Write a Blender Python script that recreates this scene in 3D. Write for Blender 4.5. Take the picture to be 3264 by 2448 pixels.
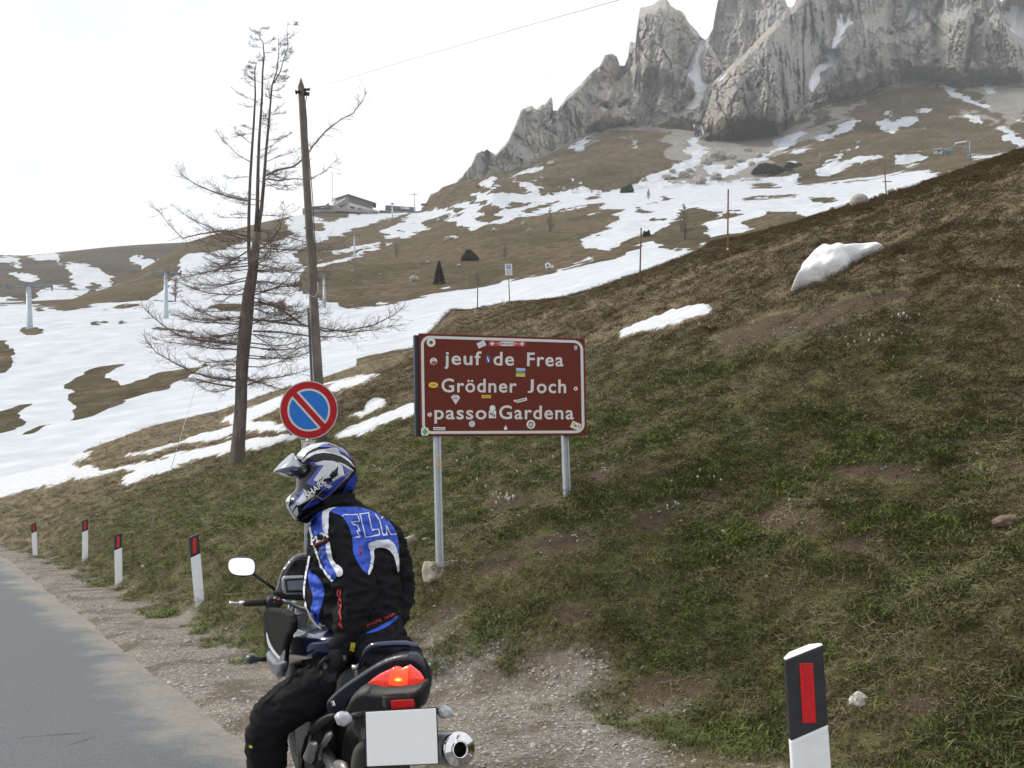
import bpy, bmesh, math, random
import numpy as np
from mathutils import Vector, Matrix
from mathutils.bvhtree import BVHTree
from mathutils.geometry import delaunay_2d_cdt

# ------------------------------------------------------------------ scene, camera, light
for o in list(bpy.data.objects):
    bpy.data.objects.remove(o, do_unlink=True)
scene = bpy.context.scene
COL = scene.collection
rnd = random.Random(7)
rng = np.random.default_rng(7)

EYE = 1.571
PITCH = math.radians(5.8)
ROLL = math.radians(-1.5)
FPX, CX, CY = 3202.0, 1632.0, 1224.0          # focal length and centre in photograph pixels (3264 x 2448)

cam_data = bpy.data.cameras.new('camera')
cam = bpy.data.objects.new('camera', cam_data)
COL.objects.link(cam)
cam_data.sensor_width = 36.0
cam_data.lens = 36.0 * FPX / 3264.0
cam_data.clip_start = 0.05
cam_data.clip_end = 20000.0
cam.matrix_world = (Matrix.Translation((0, 0, EYE)) @ Matrix.Rotation(math.pi / 2 + PITCH, 4, 'X') @ Matrix.Rotation(ROLL, 4, 'Z'))
scene.camera = cam

SUN_AZ = math.radians(-72.0)     # from the view direction (+Y), negative is to the left
SUN_EL = math.radians(40.0)
world = bpy.data.worlds.new('World')
scene.world = world
world.use_nodes = True
wn, wl = world.node_tree.nodes, world.node_tree.links
wn.clear()
w_out = wn.new('ShaderNodeOutputWorld')
w_sky = wn.new('ShaderNodeTexSky')
w_sky.sky_type = 'NISHITA'
w_sky.sun_disc = False
w_sky.sun_elevation = SUN_EL
w_sky.sun_rotation = SUN_AZ
w_sky.altitude = 2100
w_bg1 = wn.new('ShaderNodeBackground'); w_bg1.inputs['Strength'].default_value = 0.15
wl.new(w_sky.outputs[0], w_bg1.inputs['Color'])
w_bg2 = wn.new('ShaderNodeBackground'); w_bg2.inputs['Color'].default_value = (0.97, 0.985, 1.0, 1); w_bg2.inputs['Strength'].default_value = 1.02
w_tc = wn.new('ShaderNodeTexCoord')
w_mp = wn.new('ShaderNodeMapping'); w_mp.inputs['Scale'].default_value = (1.0, 1.0, 2.2); w_mp.inputs['Location'].default_value = (3.1, 0.4, 0.2)
w_ns = wn.new('ShaderNodeTexNoise'); w_ns.inputs['Scale'].default_value = 1.6; w_ns.inputs['Detail'].default_value = 5; w_ns.inputs['Roughness'].default_value = 0.55
w_rp = wn.new('ShaderNodeValToRGB')
w_rp.color_ramp.elements[0].position = 0.30; w_rp.color_ramp.elements[0].color = (0.55, 0.55, 0.55, 1)
w_rp.color_ramp.elements[1].position = 0.52; w_rp.color_ramp.elements[1].color = (1, 1, 1, 1)
w_mx = wn.new('ShaderNodeMixShader')
wl.new(w_tc.outputs['Generated'], w_mp.inputs[0]); wl.new(w_mp.outputs[0], w_ns.inputs['Vector']); wl.new(w_ns.outputs[0], w_rp.inputs[0])
wl.new(w_rp.outputs[0], w_mx.inputs[0]); wl.new(w_bg1.outputs[0], w_mx.inputs[1]); wl.new(w_bg2.outputs[0], w_mx.inputs[2]); wl.new(w_mx.outputs[0], w_out.inputs[0])

sun_data = bpy.data.lights.new('sun', 'SUN')
sun_data.energy = 2.4
sun_data.angle = math.radians(6)
sun_data.color = (1.0, 0.92, 0.78)
sun = bpy.data.objects.new('sun', sun_data)
COL.objects.link(sun)
sdir = Vector((math.sin(SUN_AZ) * math.cos(SUN_EL), math.cos(SUN_AZ) * math.cos(SUN_EL), math.sin(SUN_EL)))
sun.rotation_euler = sdir.to_track_quat('Z', 'Y').to_euler()
sun.location = (-20, 30, 30)

vs = scene.view_settings
vs.view_transform = 'Standard'; vs.look = 'None'; vs.exposure = 0.44; vs.gamma = 1.0; vs.use_curve_mapping = False

# ------------------------------------------------------------------ pixels <-> places
_fw = np.array([0, math.cos(PITCH), math.sin(PITCH)]); _up = np.array([0, -math.sin(PITCH), math.cos(PITCH)]); _rt = np.array([1., 0, 0])
_r = -ROLL
RT = math.cos(_r) * _rt - math.sin(_r) * _up
UP = math.sin(_r) * _rt + math.cos(_r) * _up
FW = _fw
CAM = np.array([0, 0, EYE])
def project(P):
    q = np.asarray(P, float) - CAM
    z = np.maximum(q @ FW, 1e-4)
    return np.stack([CX + FPX * (q @ RT) / z, CY - FPX * (q @ UP) / z], -1)
def ray(px, py):
    return FW + RT * (px - CX) / FPX - UP * (py - CY) / FPX
def ray_r(px, py, r):
    """point on the pixel's ray at horizontal distance r (arrays allowed)"""
    px = np.asarray(px, float); py = np.asarray(py, float)
    d = FW[None] + RT[None] * ((px - CX) / FPX).reshape(-1, 1) - UP[None] * ((py - CY) / FPX).reshape(-1, 1)
    k = np.asarray(r, float).reshape(-1) / np.hypot(d[:, 0], d[:, 1])
    return CAM[None] + d * k[:, None]
def at(px, py, Y):
    d = ray(px, py)
    return Vector(CAM + d * (Y / d[1]))
def ray_plane(px, py, p0, n):
    d = ray(px, py); p0 = np.array(p0); n = np.array(n)
    return Vector(CAM + d * (((p0 - CAM) @ n) / (d @ n)))
CROP = dict(A=(0, 0, 1.58), B=(1400, 0, 1.18669), C=(0, 600, 1.58), H=(850, 1390, 4.424), N=(700, 1700, 4.424), T=(760, 2000, 2.765),
            R=(700, 1380, 1.5535), L=(0, 740, 2.0109), M=(1000, 600, 2.45778), K1=(1400, 0, 2.212), K2=(2264, 0, 2.212), K3=(1800, 440, 2.212),
            P=(0, 1100, 1.58), S=(1280, 1020, 3.45625), D=(0, 1600, 3.16), G=(1400, 1400, 1.18669), d=(0, 0, 0.677696), V=(2500, 380, 2.8953),
            Q=(850, 200, 4.424), U=(950, 560, 4.424), W=(1250, 1650, 3.3862))
def c2s(crop, pts):
    x0, y0, k = CROP[crop]
    a = np.array(pts, float).reshape(-1, 2)
    return np.stack([x0 + a[:, 0] / k, y0 + a[:, 1] / k], -1)
def c1(crop, x, y):
    x0, y0, k = CROP[crop]
    return x0 + x / k, y0 + y / k

# ------------------------------------------------------------------ numpy noise
_G = np.array([[1,1,0],[-1,1,0],[1,-1,0],[-1,-1,0],[1,0,1],[-1,0,1],[1,0,-1],[-1,0,-1],[0,1,1],[0,-1,1],[0,1,-1],[0,-1,-1]], float)
def gnoise(p, seed=0):
    p = np.asarray(p, float)
    i = np.floor(p).astype(np.int64); f = p - i
    u = f * f * f * (f * (f * 6 - 15) + 10)
    out = np.zeros(len(p))
    for dx in (0, 1):
        wx = u[:, 0] if dx else 1 - u[:, 0]
        for dy in (0, 1):
            wy = u[:, 1] if dy else 1 - u[:, 1]
            for dz in (0, 1):
                wz = u[:, 2] if dz else 1 - u[:, 2]
                h = ((i[:, 0] + dx) * 73856093) ^ ((i[:, 1] + dy) * 19349663) ^ ((i[:, 2] + dz) * 83492791) ^ (seed * 2654435 + 12345)
                h = (h ^ (h >> 13)) * 1274126177
                h = (h ^ (h >> 16)) & 0x7fffffff
                g = _G[h % 12]
                out += wx * wy * wz * (g[:, 0] * (f[:, 0] - dx) + g[:, 1] * (f[:, 1] - dy) + g[:, 2] * (f[:, 2] - dz))
    return out
def fbm(p, octaves=4, seed=0, ridged=False, gain=0.5):
    p = np.asarray(p, float); a = 1.0; s = 0; tot = 0
    for k in range(octaves):
        n = gnoise(p, seed + k * 17)
        if ridged: n = 1 - 2 * np.abs(n) * 1.6
        s = s + a * n; tot += a
        a *= gain; p = p * 2.03 + 7.1
    return s / tot
def _h2(i, j, seed):
    h = (i * 73856093) ^ (j * 19349663) ^ (seed * 2654435 + 977)
    h = (h ^ (h >> 13)) * 1274126177
    h = (h ^ (h >> 16)) * 668265263
    return ((h ^ (h >> 15)) & 0xffffff) / float(0xffffff)
def worley(x, y, seed=0):
    """F1, F2 and three random numbers and the offset of the nearest cell"""
    i = np.floor(x).astype(np.int64); j = np.floor(y).astype(np.int64)
    F1 = np.full(len(x), 9.); F2 = np.full(len(x), 9.); A = np.zeros(len(x)); B = A.copy(); C = A.copy(); DX = A.copy(); DY = A.copy()
    for a in (-1, 0, 1):
        for b in (-1, 0, 1):
            ci = i + a; cj = j + b
            dx = x - (ci + _h2(ci, cj, seed)); dy = y - (cj + _h2(ci, cj, seed + 1)); d = np.hypot(dx, dy)
            m = d < F1
            F2 = np.where(m, F1, np.minimum(F2, d)); F1 = np.where(m, d, F1)
            A = np.where(m, _h2(ci, cj, seed + 2), A); B = np.where(m, _h2(ci, cj, seed + 3), B); C = np.where(m, _h2(ci, cj, seed + 4), C); DX = np.where(m, dx, DX); DY = np.where(m, dy, DY)
    return F1, F2, A, B, C, DX, DY
def facets(x, y, seed, crack=.22):
    F1, F2, A, B, C, DX, DY = worley(x, y, seed)
    return (A - .5) + (B - .5) * 2.0 * DX + (C - .30) * 1.5 * DY - crack * (1 - np.clip((F2 - F1) / .10, 0, 1))
def smooth(x, a, b):
    t = np.clip((x - a) / (b - a), 0, 1)
    return t * t * (3 - 2 * t)

# ------------------------------------------------------------------ signed distance to painted outlines
def poly_sd(P, poly, margin=40):
    """signed distance (inside positive) of points P (n,2) to polygon; far points get -margin"""
    out = np.full(len(P), -float(margin))
    lo = poly.min(0) - margin; hi = poly.max(0) + margin
    idx = np.where((P[:, 0] > lo[0]) & (P[:, 0] < hi[0]) & (P[:, 1] > lo[1]) & (P[:, 1] < hi[1]))[0]
    if len(idx) == 0: return out
    q = P[idx]; d2 = np.full(len(idx), 1e18); ins = np.zeros(len(idx), bool)
    n = len(poly)
    for k in range(n):
        a = poly[k]; b = poly[(k + 1) % n]; e = b - a
        w = q - a
        t = np.clip((w @ e) / max(e @ e, 1e-9), 0, 1)
        d2 = np.minimum(d2, ((w - t[:, None] * e) ** 2).sum(1))
        if a[1] != b[1]:
            c = ((a[1] <= q[:, 1]) != (b[1] <= q[:, 1])) & (q[:, 0] < (b[0] - a[0]) * (q[:, 1] - a[1]) / (b[1] - a[1]) + a[0])
            ins ^= c
    d = np.sqrt(d2)
    out[idx] = np.maximum(np.where(ins, d, -d), -margin)
    return out
def chaikin(p, n=1):
    for _ in range(n):
        q = np.roll(p, -1, 0)
        p = np.stack([.75 * p + .25 * q, .25 * p + .75 * q], 1).reshape(-1, 2)
    return p
def paint(px, layers, margin=40, world=None, warp=()):
    if world is not None:
        px = px.copy()
        q = world * np.array([1, 1, .6])
        for scale, amp in warp:
            px[:, 0] += amp * 2.2 * fbm(q / scale, 3, 201); px[:, 1] += amp * fbm(q / scale + 31.7, 3, 207)
    sd = np.full(len(px), -float(margin))
    for val, crop, pts in layers:
        s = poly_sd(px, chaikin(c2s(crop, pts), 1), margin)
        sd = np.maximum(sd, s) if val else np.minimum(sd, -s)
    return sd

# ------------------------------------------------------------------ object helpers
def tag(o, label=None, cat=None, group=None, kind=None):
    if label: o['label'] = label
    if cat: o['category'] = cat
    if group: o['group'] = group
    if kind: o['kind'] = kind
    return o
def link(name, data, parent=None, mat=None, smooth_=False):
    o = bpy.data.objects.new(name, data)
    COL.objects.link(o)
    if parent is not None: o.parent = parent; o.matrix_parent_inverse = parent.matrix_world.inverted()
    if mat is not None:
        data.materials.clear() if len(data.materials) else None
        data.materials.append(mat)
    if smooth_:
        data.polygons.foreach_set('use_smooth', [True] * len(data.polygons))
    return o
def empty(name, loc, label=None, cat=None, group=None):
    o = bpy.data.objects.new(name, None); COL.objects.link(o)
    o.location = loc; o.matrix_world = Matrix.Translation(loc)
    o.empty_display_size = 0.2
    return tag(o, label, cat, group)
def np_mesh(name, V, F):
    me = bpy.data.meshes.new(name)
    V = np.ascontiguousarray(V, np.float32); F = np.asarray(F, np.int32)
    me.vertices.add(len(V)); me.vertices.foreach_set('co', V.ravel())
    n = F.shape[1]
    me.loops.add(F.size); me.loops.foreach_set('vertex_index', F.ravel())
    me.polygons.add(len(F)); me.polygons.foreach_set('loop_start', np.arange(0, F.size, n, dtype=np.int32))
    me.update(calc_edges=True); me.validate()
    return me
def grid_faces(nr, nc, base=0):
    a = (np.arange(nr - 1)[:, None] * nc + np.arange(nc - 1)[None]).ravel() + base
    return np.stack([a, a + 1, a + nc + 1, a + nc], -1)
def fattr(me, name, arr):
    at_ = me.attributes.new(name, 'FLOAT', 'POINT'); at_.data.foreach_set('value', np.ascontiguousarray(arr, np.float32))

class MB:
    """collects verts and faces for one mesh, in world coordinates"""
    def __init__(s): s.v = []; s.f = []
    def add(s, V, F):
        b = len(s.v); s.v += [tuple(p) for p in V]; s.f += [tuple(i + b for i in f) for f in F]; return s
    def box(s, c, size, M=None):
        c = Vector(c); hx, hy, hz = [q / 2 for q in size]
        V = [Vector((x * hx, y * hy, z * hz)) for z in (-1, 1) for x, y in ((-1, -1), (1, -1), (1, 1), (-1, 1))]
        if M is not None: V = [M @ p for p in V]
        return s.add([c + p for p in V], [(3, 2, 1, 0), (4, 5, 6, 7), (0, 1, 5, 4), (1, 2, 6, 5), (2, 3, 7, 6), (3, 0, 4, 7)])
    def tube(s, pts, rad, n=8, cap=True, squash=None):
        pts = [Vector(p) for p in pts]; m = len(pts)
        rad = [rad] * m if not hasattr(rad, '__len__') else list(rad)
        V = []; up = None
        for i in range(m):
            t = (pts[min(i + 1, m - 1)] - pts[max(i - 1, 0)]).normalized()
            if up is None:
                up = Vector((0, 0, 1)) if abs(t.z) < .9 else Vector((1, 0, 0))
            a = t.cross(up).normalized(); up = a.cross(t).normalized()
            for k in range(n):
                g = 2 * math.pi * k / n
                V.append(pts[i] + (a * math.cos(g) + up * math.sin(g) * (squash or 1)) * rad[i])
        F = [(i * n + k, i * n + (k + 1) % n, (i + 1) * n + (k + 1) % n, (i + 1) * n + k) for i in range(m - 1) for k in range(n)]
        if cap: F += [tuple(range(n))[::-1], tuple((m - 1) * n + k for k in range(n))]
        return s.add(V, F)
    def prism(s, poly, off):
        """closed polygon (3D points) extruded by vector off"""
        poly = [Vector(p) for p in poly]; n = len(poly); off = Vector(off)
        V = poly + [p + off for p in poly]
        return s.add(V, [tuple(range(n))[::-1], tuple(range(n, 2 * n))] + [(i, (i + 1) % n, n + (i + 1) % n, n + i) for i in range(n)])
    def mesh(s, name):
        me = bpy.data.meshes.new(name); me.from_pydata([tuple(p) for p in s.v], [], s.f); me.update()
        bm = bmesh.new(); bm.from_mesh(me); bmesh.ops.recalc_face_normals(bm, faces=bm.faces); bm.to_mesh(me); bm.free()
        return me
    def build(s, name, mat, parent=None, bevel=0, smooth_=False, seg=2):
        o = link(name, s.mesh(name), parent, mat, smooth_)
        if bevel:
            m = o.modifiers.new('bevel', 'BEVEL'); m.width = bevel; m.segments = seg; m.limit_method = 'ANGLE'; m.angle_limit = math.radians(40)
        return o
def shade_auto(o, ang=40):
    me = o.data
    me.polygons.foreach_set('use_smooth', [True] * len(me.polygons))
    bm = bmesh.new(); bm.from_mesh(me)
    for e in bm.edges:
        if len(e.link_faces) == 2 and e.calc_face_angle(0) > math.radians(ang): e.smooth = False
    bm.to_mesh(me); bm.free()
    return o

# ------------------------------------------------------------------ materials
class G:
    def __init__(s, name):
        s.m = bpy.data.materials.new(name); s.m.use_nodes = True
        s.n = s.m.node_tree.nodes; s.l = s.m.node_tree.links
        s.b = s.n['Principled BSDF']
        s.tc = s.n.new('ShaderNodeTexCoord')
    def set(s, sock, v):
        if isinstance(v, bpy.types.NodeSocket): s.l.new(v, sock)
        elif hasattr(v, '__len__'): sock.default_value = tuple(v) + ((1,) if len(v) == 3 and sock.type == 'RGBA' else ())
        else: sock.default_value = v
    def map(s, scale=(1, 1, 1), src='Object'):
        n = s.n.new('ShaderNodeMapping'); n.inputs['Scale'].default_value = scale; s.l.new(s.tc.outputs[src], n.inputs[0]); return n.outputs[0]
    def noise(s, scale, detail=4, rough=.55, vec=None, dist=0):
        n = s.n.new('ShaderNodeTexNoise'); n.inputs['Scale'].default_value = scale; n.inputs['Detail'].default_value = detail
        n.inputs['Roughness'].default_value = rough; n.inputs['Distortion'].default_value = dist
        s.l.new(vec or s.tc.outputs['Object'], n.inputs['Vector']); return n.outputs[0]
    def voro(s, scale, feature='F1', vec=None, out=0):
        n = s.n.new('ShaderNodeTexVoronoi'); n.feature = feature; n.inputs['Scale'].default_value = scale
        s.l.new(vec or s.tc.outputs['Object'], n.inputs['Vector']); return n.outputs[out]
    def attr(s, name, typ='GEOMETRY'):
        n = s.n.new('ShaderNodeAttribute'); n.attribute_name = name; n.attribute_type = typ; return n.outputs['Fac']
    def math(s, op, a, b=0.0, clamp=False):
        n = s.n.new('ShaderNodeMath'); n.operation = op; n.use_clamp = clamp; s.set(n.inputs[0], a); s.set(n.inputs[1], b); return n.outputs[0]
    def step(s, v, a, b):
        n = s.n.new('ShaderNodeMapRange'); n.interpolation_type = 'SMOOTHSTEP'; s.set(n.inputs[0], v)
        n.inputs[1].default_value = a; n.inputs[2].default_value = b; return n.outputs[0]
    def mix(s, f, a, b, mode='MIX'):
        n = s.n.new('ShaderNodeMix'); n.data_type = 'RGBA'; n.blend_type = mode; s.set(n.inputs[0], f); s.set(n.inputs[6], a); s.set(n.inputs[7], b); return n.outputs[2]
    def ramp(s, v, els):
        n = s.n.new('ShaderNodeValToRGB'); r = n.color_ramp
        while len(r.elements) < len(els): r.elements.new(0.5)
        for e, (p, c) in zip(r.elements, els): e.position = p; e.color = tuple(c) + (1,)
        s.set(n.inputs[0], v); return n.outputs[0]
    def bump(s, h, strength=.5, dist=.05):
        n = s.n.new('ShaderNodeBump'); n.inputs['Strength'].default_value = strength; n.inputs['Distance'].default_value = dist; s.set(n.inputs['Height'], h)
        s.l.new(n.outputs[0], s.b.inputs['Normal']); return n.outputs[0]
    def done(s, col=None, rough=None, metal=None, **kw):
        if col is not None: s.set(s.b.inputs['Base Color'], col)
        if rough is not None: s.set(s.b.inputs['Roughness'], rough)
        if metal is not None: s.set(s.b.inputs['Metallic'], metal)
        for k, v in kw.items(): s.set(s.b.inputs[k.replace('_', ' ')], v)
        return s.m
_mats = {}
def mat(name, col, rough=.6, metal=0, var=.12, scale=20, bump=0, bscale=None, bdist=.002, coat=0, **kw):
    """plain painted / moulded surface with a little uneven tone and gloss"""
    if name in _mats: return _mats[name]
    g = G(name)
    n = g.noise(scale, 4, .6)
    lo = [c * (1 - var) for c in col]; hi = [min(1, c * (1 + var)) for c in col]
    c = g.ramp(n, [(.3, lo), (.7, hi)])
    r = g.math('MULTIPLY_ADD', n, .15)
    r.node.inputs[2].default_value = max(0, rough - .075)
    if bump: g.bump(g.noise(bscale or scale * 6, 3, .6), bump, bdist)
    g.done(c, r, metal, **kw)
    if coat: g.b.inputs['Coat Weight'].default_value = coat; g.b.inputs['Coat Roughness'].default_value = .06
    _mats[name] = g.m
    return g.m
# ------------------------------------------------------------------ near hillside as a height field
L0 = np.array([0.94, 3.4]); LT = np.array([-0.5, 0.866]); LN = np.array([0.866, 0.5])     # line of road posts
_ps = np.array([-60, 0.3, 1.36, 2.64, 4.5, 11.8, 25, 33, 60.]); _pz = np.array([0, 0, .85, 1.45, 2.35, 6.2, 11.9, 14.3, 20.])
_sx = np.linspace(-10, 60, 1401); _sz = np.interp(_sx, _ps, _pz)
_k = np.exp(-np.linspace(-2, 2, 15) ** 2); _k /= _k.sum()
_sz = np.convolve(np.pad(_sz, 7, 'edge'), _k, 'valid')
def line_su(x, y):   # distance from the post line (to the hill) and along it
    dx = x - L0[0]; dy = y - L0[1]
    u = dx * LT[0] + dy * LT[1]
    return dx * LN[0] + dy * LN[1] + bend(u), u
def bend(u): return .0042 * np.maximum(u - 25, 0) ** 2
def toe(u): return 1.5 * (1 - smooth(u, 2.5, 6.0))
crest_px = np.concatenate([c2s('P', [(-900, 880), (-500, 770), (-200, 705), (0, 660), (330, 592), (430, 515), (760, 395), (1100, 318), (1400, 215), (1640, 148), (2090, 0)]),
    c2s('M', [(980, 1030), (1090, 938), (1280, 932), (1530, 880), (2212, 795)])[1:], c2s('K3', [(400, 1015), (930, 790), (1040, 722), (1340, 665), (1660, 570), (1890, 500), (2040, 452), (2212, 415)])[1:],
    c2s('K2', [(1150, 1390), (1640, 1235), (2212, 1035), (3000, 780), (4000, 480)])[1:]])
crest_r = np.interp(crest_px[:, 0], [-600, 0, 270, 480, 700, 1030, 1320, 1440, 1620, 1900, 2050, 2220, 2320, 2550, 2800, 3264, 3800, 4600], [64, 60, 55, 52, 55, 58, 62, 66, 70, 66, 60, 54, 50, 44, 41, 39, 38, 38])
crest_P = ray_r(crest_px[:, 0], crest_px[:, 1], crest_r)
crest_az = np.arctan2(crest_P[:, 0], crest_P[:, 1]); _o = np.argsort(crest_az)
crest_az = crest_az[_o]; crest_r = crest_r[_o]; crest_z = crest_P[_o, 2]
def _prof(x, y):
    s, u = line_su(x, y)
    return np.interp(s - toe(u), _sx, _sz)
mounds = []
crest_fix = np.zeros_like(crest_az)      # lowers the brow where it would rise above the skyline
def zg(x, y, rough=True):
    x = np.atleast_1d(np.asarray(x, float)); y = np.atleast_1d(np.asarray(y, float))
    r = np.hypot(x, y); a = np.arctan2(x, y)
    rc = np.interp(a, crest_az, crest_r); zc = np.interp(a, crest_az, crest_z)
    z = _prof(x, y)
    zpc = _prof(np.sin(a) * rc, np.cos(a) * rc)
    z = z + (zc - zpc) * smooth(r / rc, .45, 1.0)
    z = z - np.interp(a, crest_az, crest_fix) * r * smooth(r / rc, .35, .85)
    over = np.maximum(r - rc, 0)
    z = z - over * 1.15 * smooth(over, 0, 2.5)
    if rough:
        s, u = line_su(x, y)
        bank = smooth(s - toe(u), .2, 1.2)
        p = np.stack([x, y, np.zeros_like(x)], -1)
        fade = (1 - smooth(r / rc, .8, 1.0) * .75) * (1 - .85 * smooth(r, 9, 26))
        z = z + bank * fade * (.16 * fbm(p / 2.6, 3, 3) + .13 * fbm(p / .8, 3, 5) + .25 * smooth(r, 9, 25) * fbm(p / 7., 3, 9))
        z = z + (1 - bank) * .02 * fbm(p / .5, 3, 8) * smooth(s, -1.2, -.3)
        z = z - .05 * (1 - smooth(s, -.9, -.5))
        for (mx, my, sx, sy, h) in mounds:
            dx = (x - mx) / sx; dy = (y - my) / sy
            z = z + h * np.exp(-(dx * dx + dy * dy))
    return z
for _it in range(3):
    _rr = np.linspace(.45, 1.12, 160)[:, None] * crest_r[None]; _aa = np.repeat(crest_az[None], 160, 0)
    _zz = zg((np.sin(_aa) * _rr).ravel(), (np.cos(_aa) * _rr).ravel(), False).reshape(_rr.shape)
    _e = ((_zz - EYE) / _rr).max(0) - ((crest_z - EYE) / crest_r - .10 / crest_r)
    crest_fix = crest_fix + _e
def ground_hit(px, py, rough=True):
    """where a pixel's ray meets the near ground"""
    d = ray(px, py); k = np.linspace(1.5, 75, 6000); hyp = math.hypot(d[0], d[1])
    P = CAM[None] + d[None] * (k / hyp)[:, None]
    below = P[:, 2] < zg(P[:, 0], P[:, 1], rough)
    i = int(np.argmax(below)) if below.any() else len(k) - 1
    return Vector(P[i])
for crop, cx_, cy_, h in (('G', 1345, 330, .13), ('G', 1530, 410, .12), ('G', 450, 900, .10), ('G', 900, 960, .07), ('G', 800, 310, .08), ('G', 1700, 120, .08), ('G', 480, 420, .06)):
    q = ground_hit(*c1(crop, cx_, cy_), False); mounds.append((q.x, q.y, .42, .5, h))

def az_grid(a0, a1, nc, r_near, nr, back, extra):
    az = np.linspace(a0, a1, nc)
    rc = np.interp(az, crest_az, crest_r)
    t = np.linspace(0, 1, nr)
    R = r_near * (rc[None] / r_near) ** t[:, None]
    B_ = rc[None] + np.linspace(0, 1, back + 1)[1:, None] * extra
    R = np.concatenate([R, B_], 0)
    X = np.sin(az)[None] * R; Y = np.cos(az)[None] * R
    return X.ravel(), Y.ravel(), R.shape

near_snow = [
 (1, 'P', [(585,578),(640,560),(760,525),(960,475),(1100,420),(1180,398),(1180,440),(1140,475),(980,490),(850,520),(700,560)]),
 (1, 'P', [(1100,392),(1170,350),(1240,325),(1330,290),(1420,258),(1460,262),(1440,310),(1330,360),(1260,395),(1420,395),(1460,430),(1390,440),(1330,432),(1240,440),(1180,420),(1170,388)]),
 (1, 'P', [(460,632),(560,632),(700,600),(850,560),(1000,525),(1150,495),(1300,475),(1500,450),(1515,472),(1400,500),(1235,540),(1150,550),(1000,575),(905,600),(905,618),(830,640),(760,655),(700,682),(620,712),(608,690),(640,655),(700,628),(560,645)]),
 (1, 'P', [(1655,470),(1800,410),(1950,355),(2090,305),(2200,270),(2200,310),(2090,352),(1950,400),(1820,450),(1720,478)]),
 (1, 'P', [(1765,365),(1850,332),(1840,295),(1900,268),(1948,285),(1905,330),(1830,372)]),
 (1, 'P', [(1630,198),(1800,165),(1870,148),(1912,150),(1870,178),(1780,215),(1690,242),(1640,240)]),
 (1, 'P', [(-900,700),(-200,560),(0,560),(330,570),(440,530),(470,555),(335,622),(520,604),(465,626),(620,640),(420,675),(200,718),(0,775),(-200,830),(-900,1000)]),
 (1, 'B', [(668,1288),(700,1250),(800,1212),(930,1172),(1020,1163),(1046,1180),(950,1212),(850,1243),(760,1268)]),
]
def ell(cx, cy, rx, ry, n=14): return [(cx + rx * math.cos(6.2832 * k / n), cy + ry * math.sin(6.2832 * k / n)) for k in range(n)]
near_dirt = [
 (1, 'G', ell(1340, 305, 150, 50)), (1, 'G', ell(1540, 395, 95, 45)), (1, 'G', ell(440, 870, 115, 85)), (1, 'G', ell(905, 950, 195, 75)), (1, 'G', ell(590, 130, 85, 24)),
 (1, 'G', ell(800, 300, 90, 45)), (1, 'G', ell(450, 420, 140, 40)), (1, 'G', ell(470, 660, 60, 40)), (1, 'G', ell(1680, 120, 200, 35)), (1, 'G', ell(2100, 110, 150, 35)),
 (1, 'G', ell(350, 230, 150, 30)), (1, 'G', ell(1850, 1000, 150, 30)),
 (1, 'W', [(60,1180),(200,1040),(450,960),(700,880),(760,960),(560,1130),(400,1220),(100,1260)]), (1, 'W', ell(1900, 260, 300, 60)), (1, 'W', ell(1150, 560, 320, 130)),
 (1, 'W', [(100,560),(300,640),(330,760),(180,760),(110,640)]), (1, 'W', ell(1900, 1020, 240, 90)),
 (1, 'B', [(1000,1290),(1300,1180),(1500,1130),(1700,1090),(1800,1110),(1600,1190),(1400,1290),(1100,1330)]),
]
AZ0, AZ1 = math.radians(-46), math.radians(42)
gx, gy, gshape = az_grid(AZ0, AZ1, 640, 1.0, 420, 14, 16.0)
gz = zg(gx, gy)
gpx = project(np.stack([gx, gy, gz], -1))
g_s, g_u = line_su(gx, gy)
g_P = np.stack([gx, gy, gz], -1)
g_snow = paint(gpx, near_snow, 40, g_P, ((1.6, 14), (.5, 10), (.22, 6)))
g_dirt = paint(gpx, near_dirt, 40, g_P, ((.9, 40), (.3, 20)))
_p = np.stack([gx, gy, np.zeros_like(gx)], -1)
g_gravel = np.interp(g_u, [-2, 0, 1, 1.6, 2.6, 4, 5.2, 6.5, 8, 40], [.35, .5, .95, 1.3, 1.6, 1.55, 1.0, .55, .4, .3]) - g_s + .9 * fbm(_p / .9, 4, 31)
g_gr = np.hypot(gx, gy)
g_green = (1 - .9 * smooth(g_s, 4, 9.5)) * (1 - .85 * smooth(g_gr, 24, 40)) + .45 * fbm(_p / 3.5, 3, 44)
gz = gz + .10 * smooth(g_snow, -6, 10)
me = np_mesh('hillside', np.stack([gx, gy, gz], -1), grid_faces(*gshape))
fattr(me, 'snow', g_snow); fattr(me, 'dirt', g_dirt); fattr(me, 'gravel', g_gravel); fattr(me, 'green', g_green); fattr(me, 'along', g_s)

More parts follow.
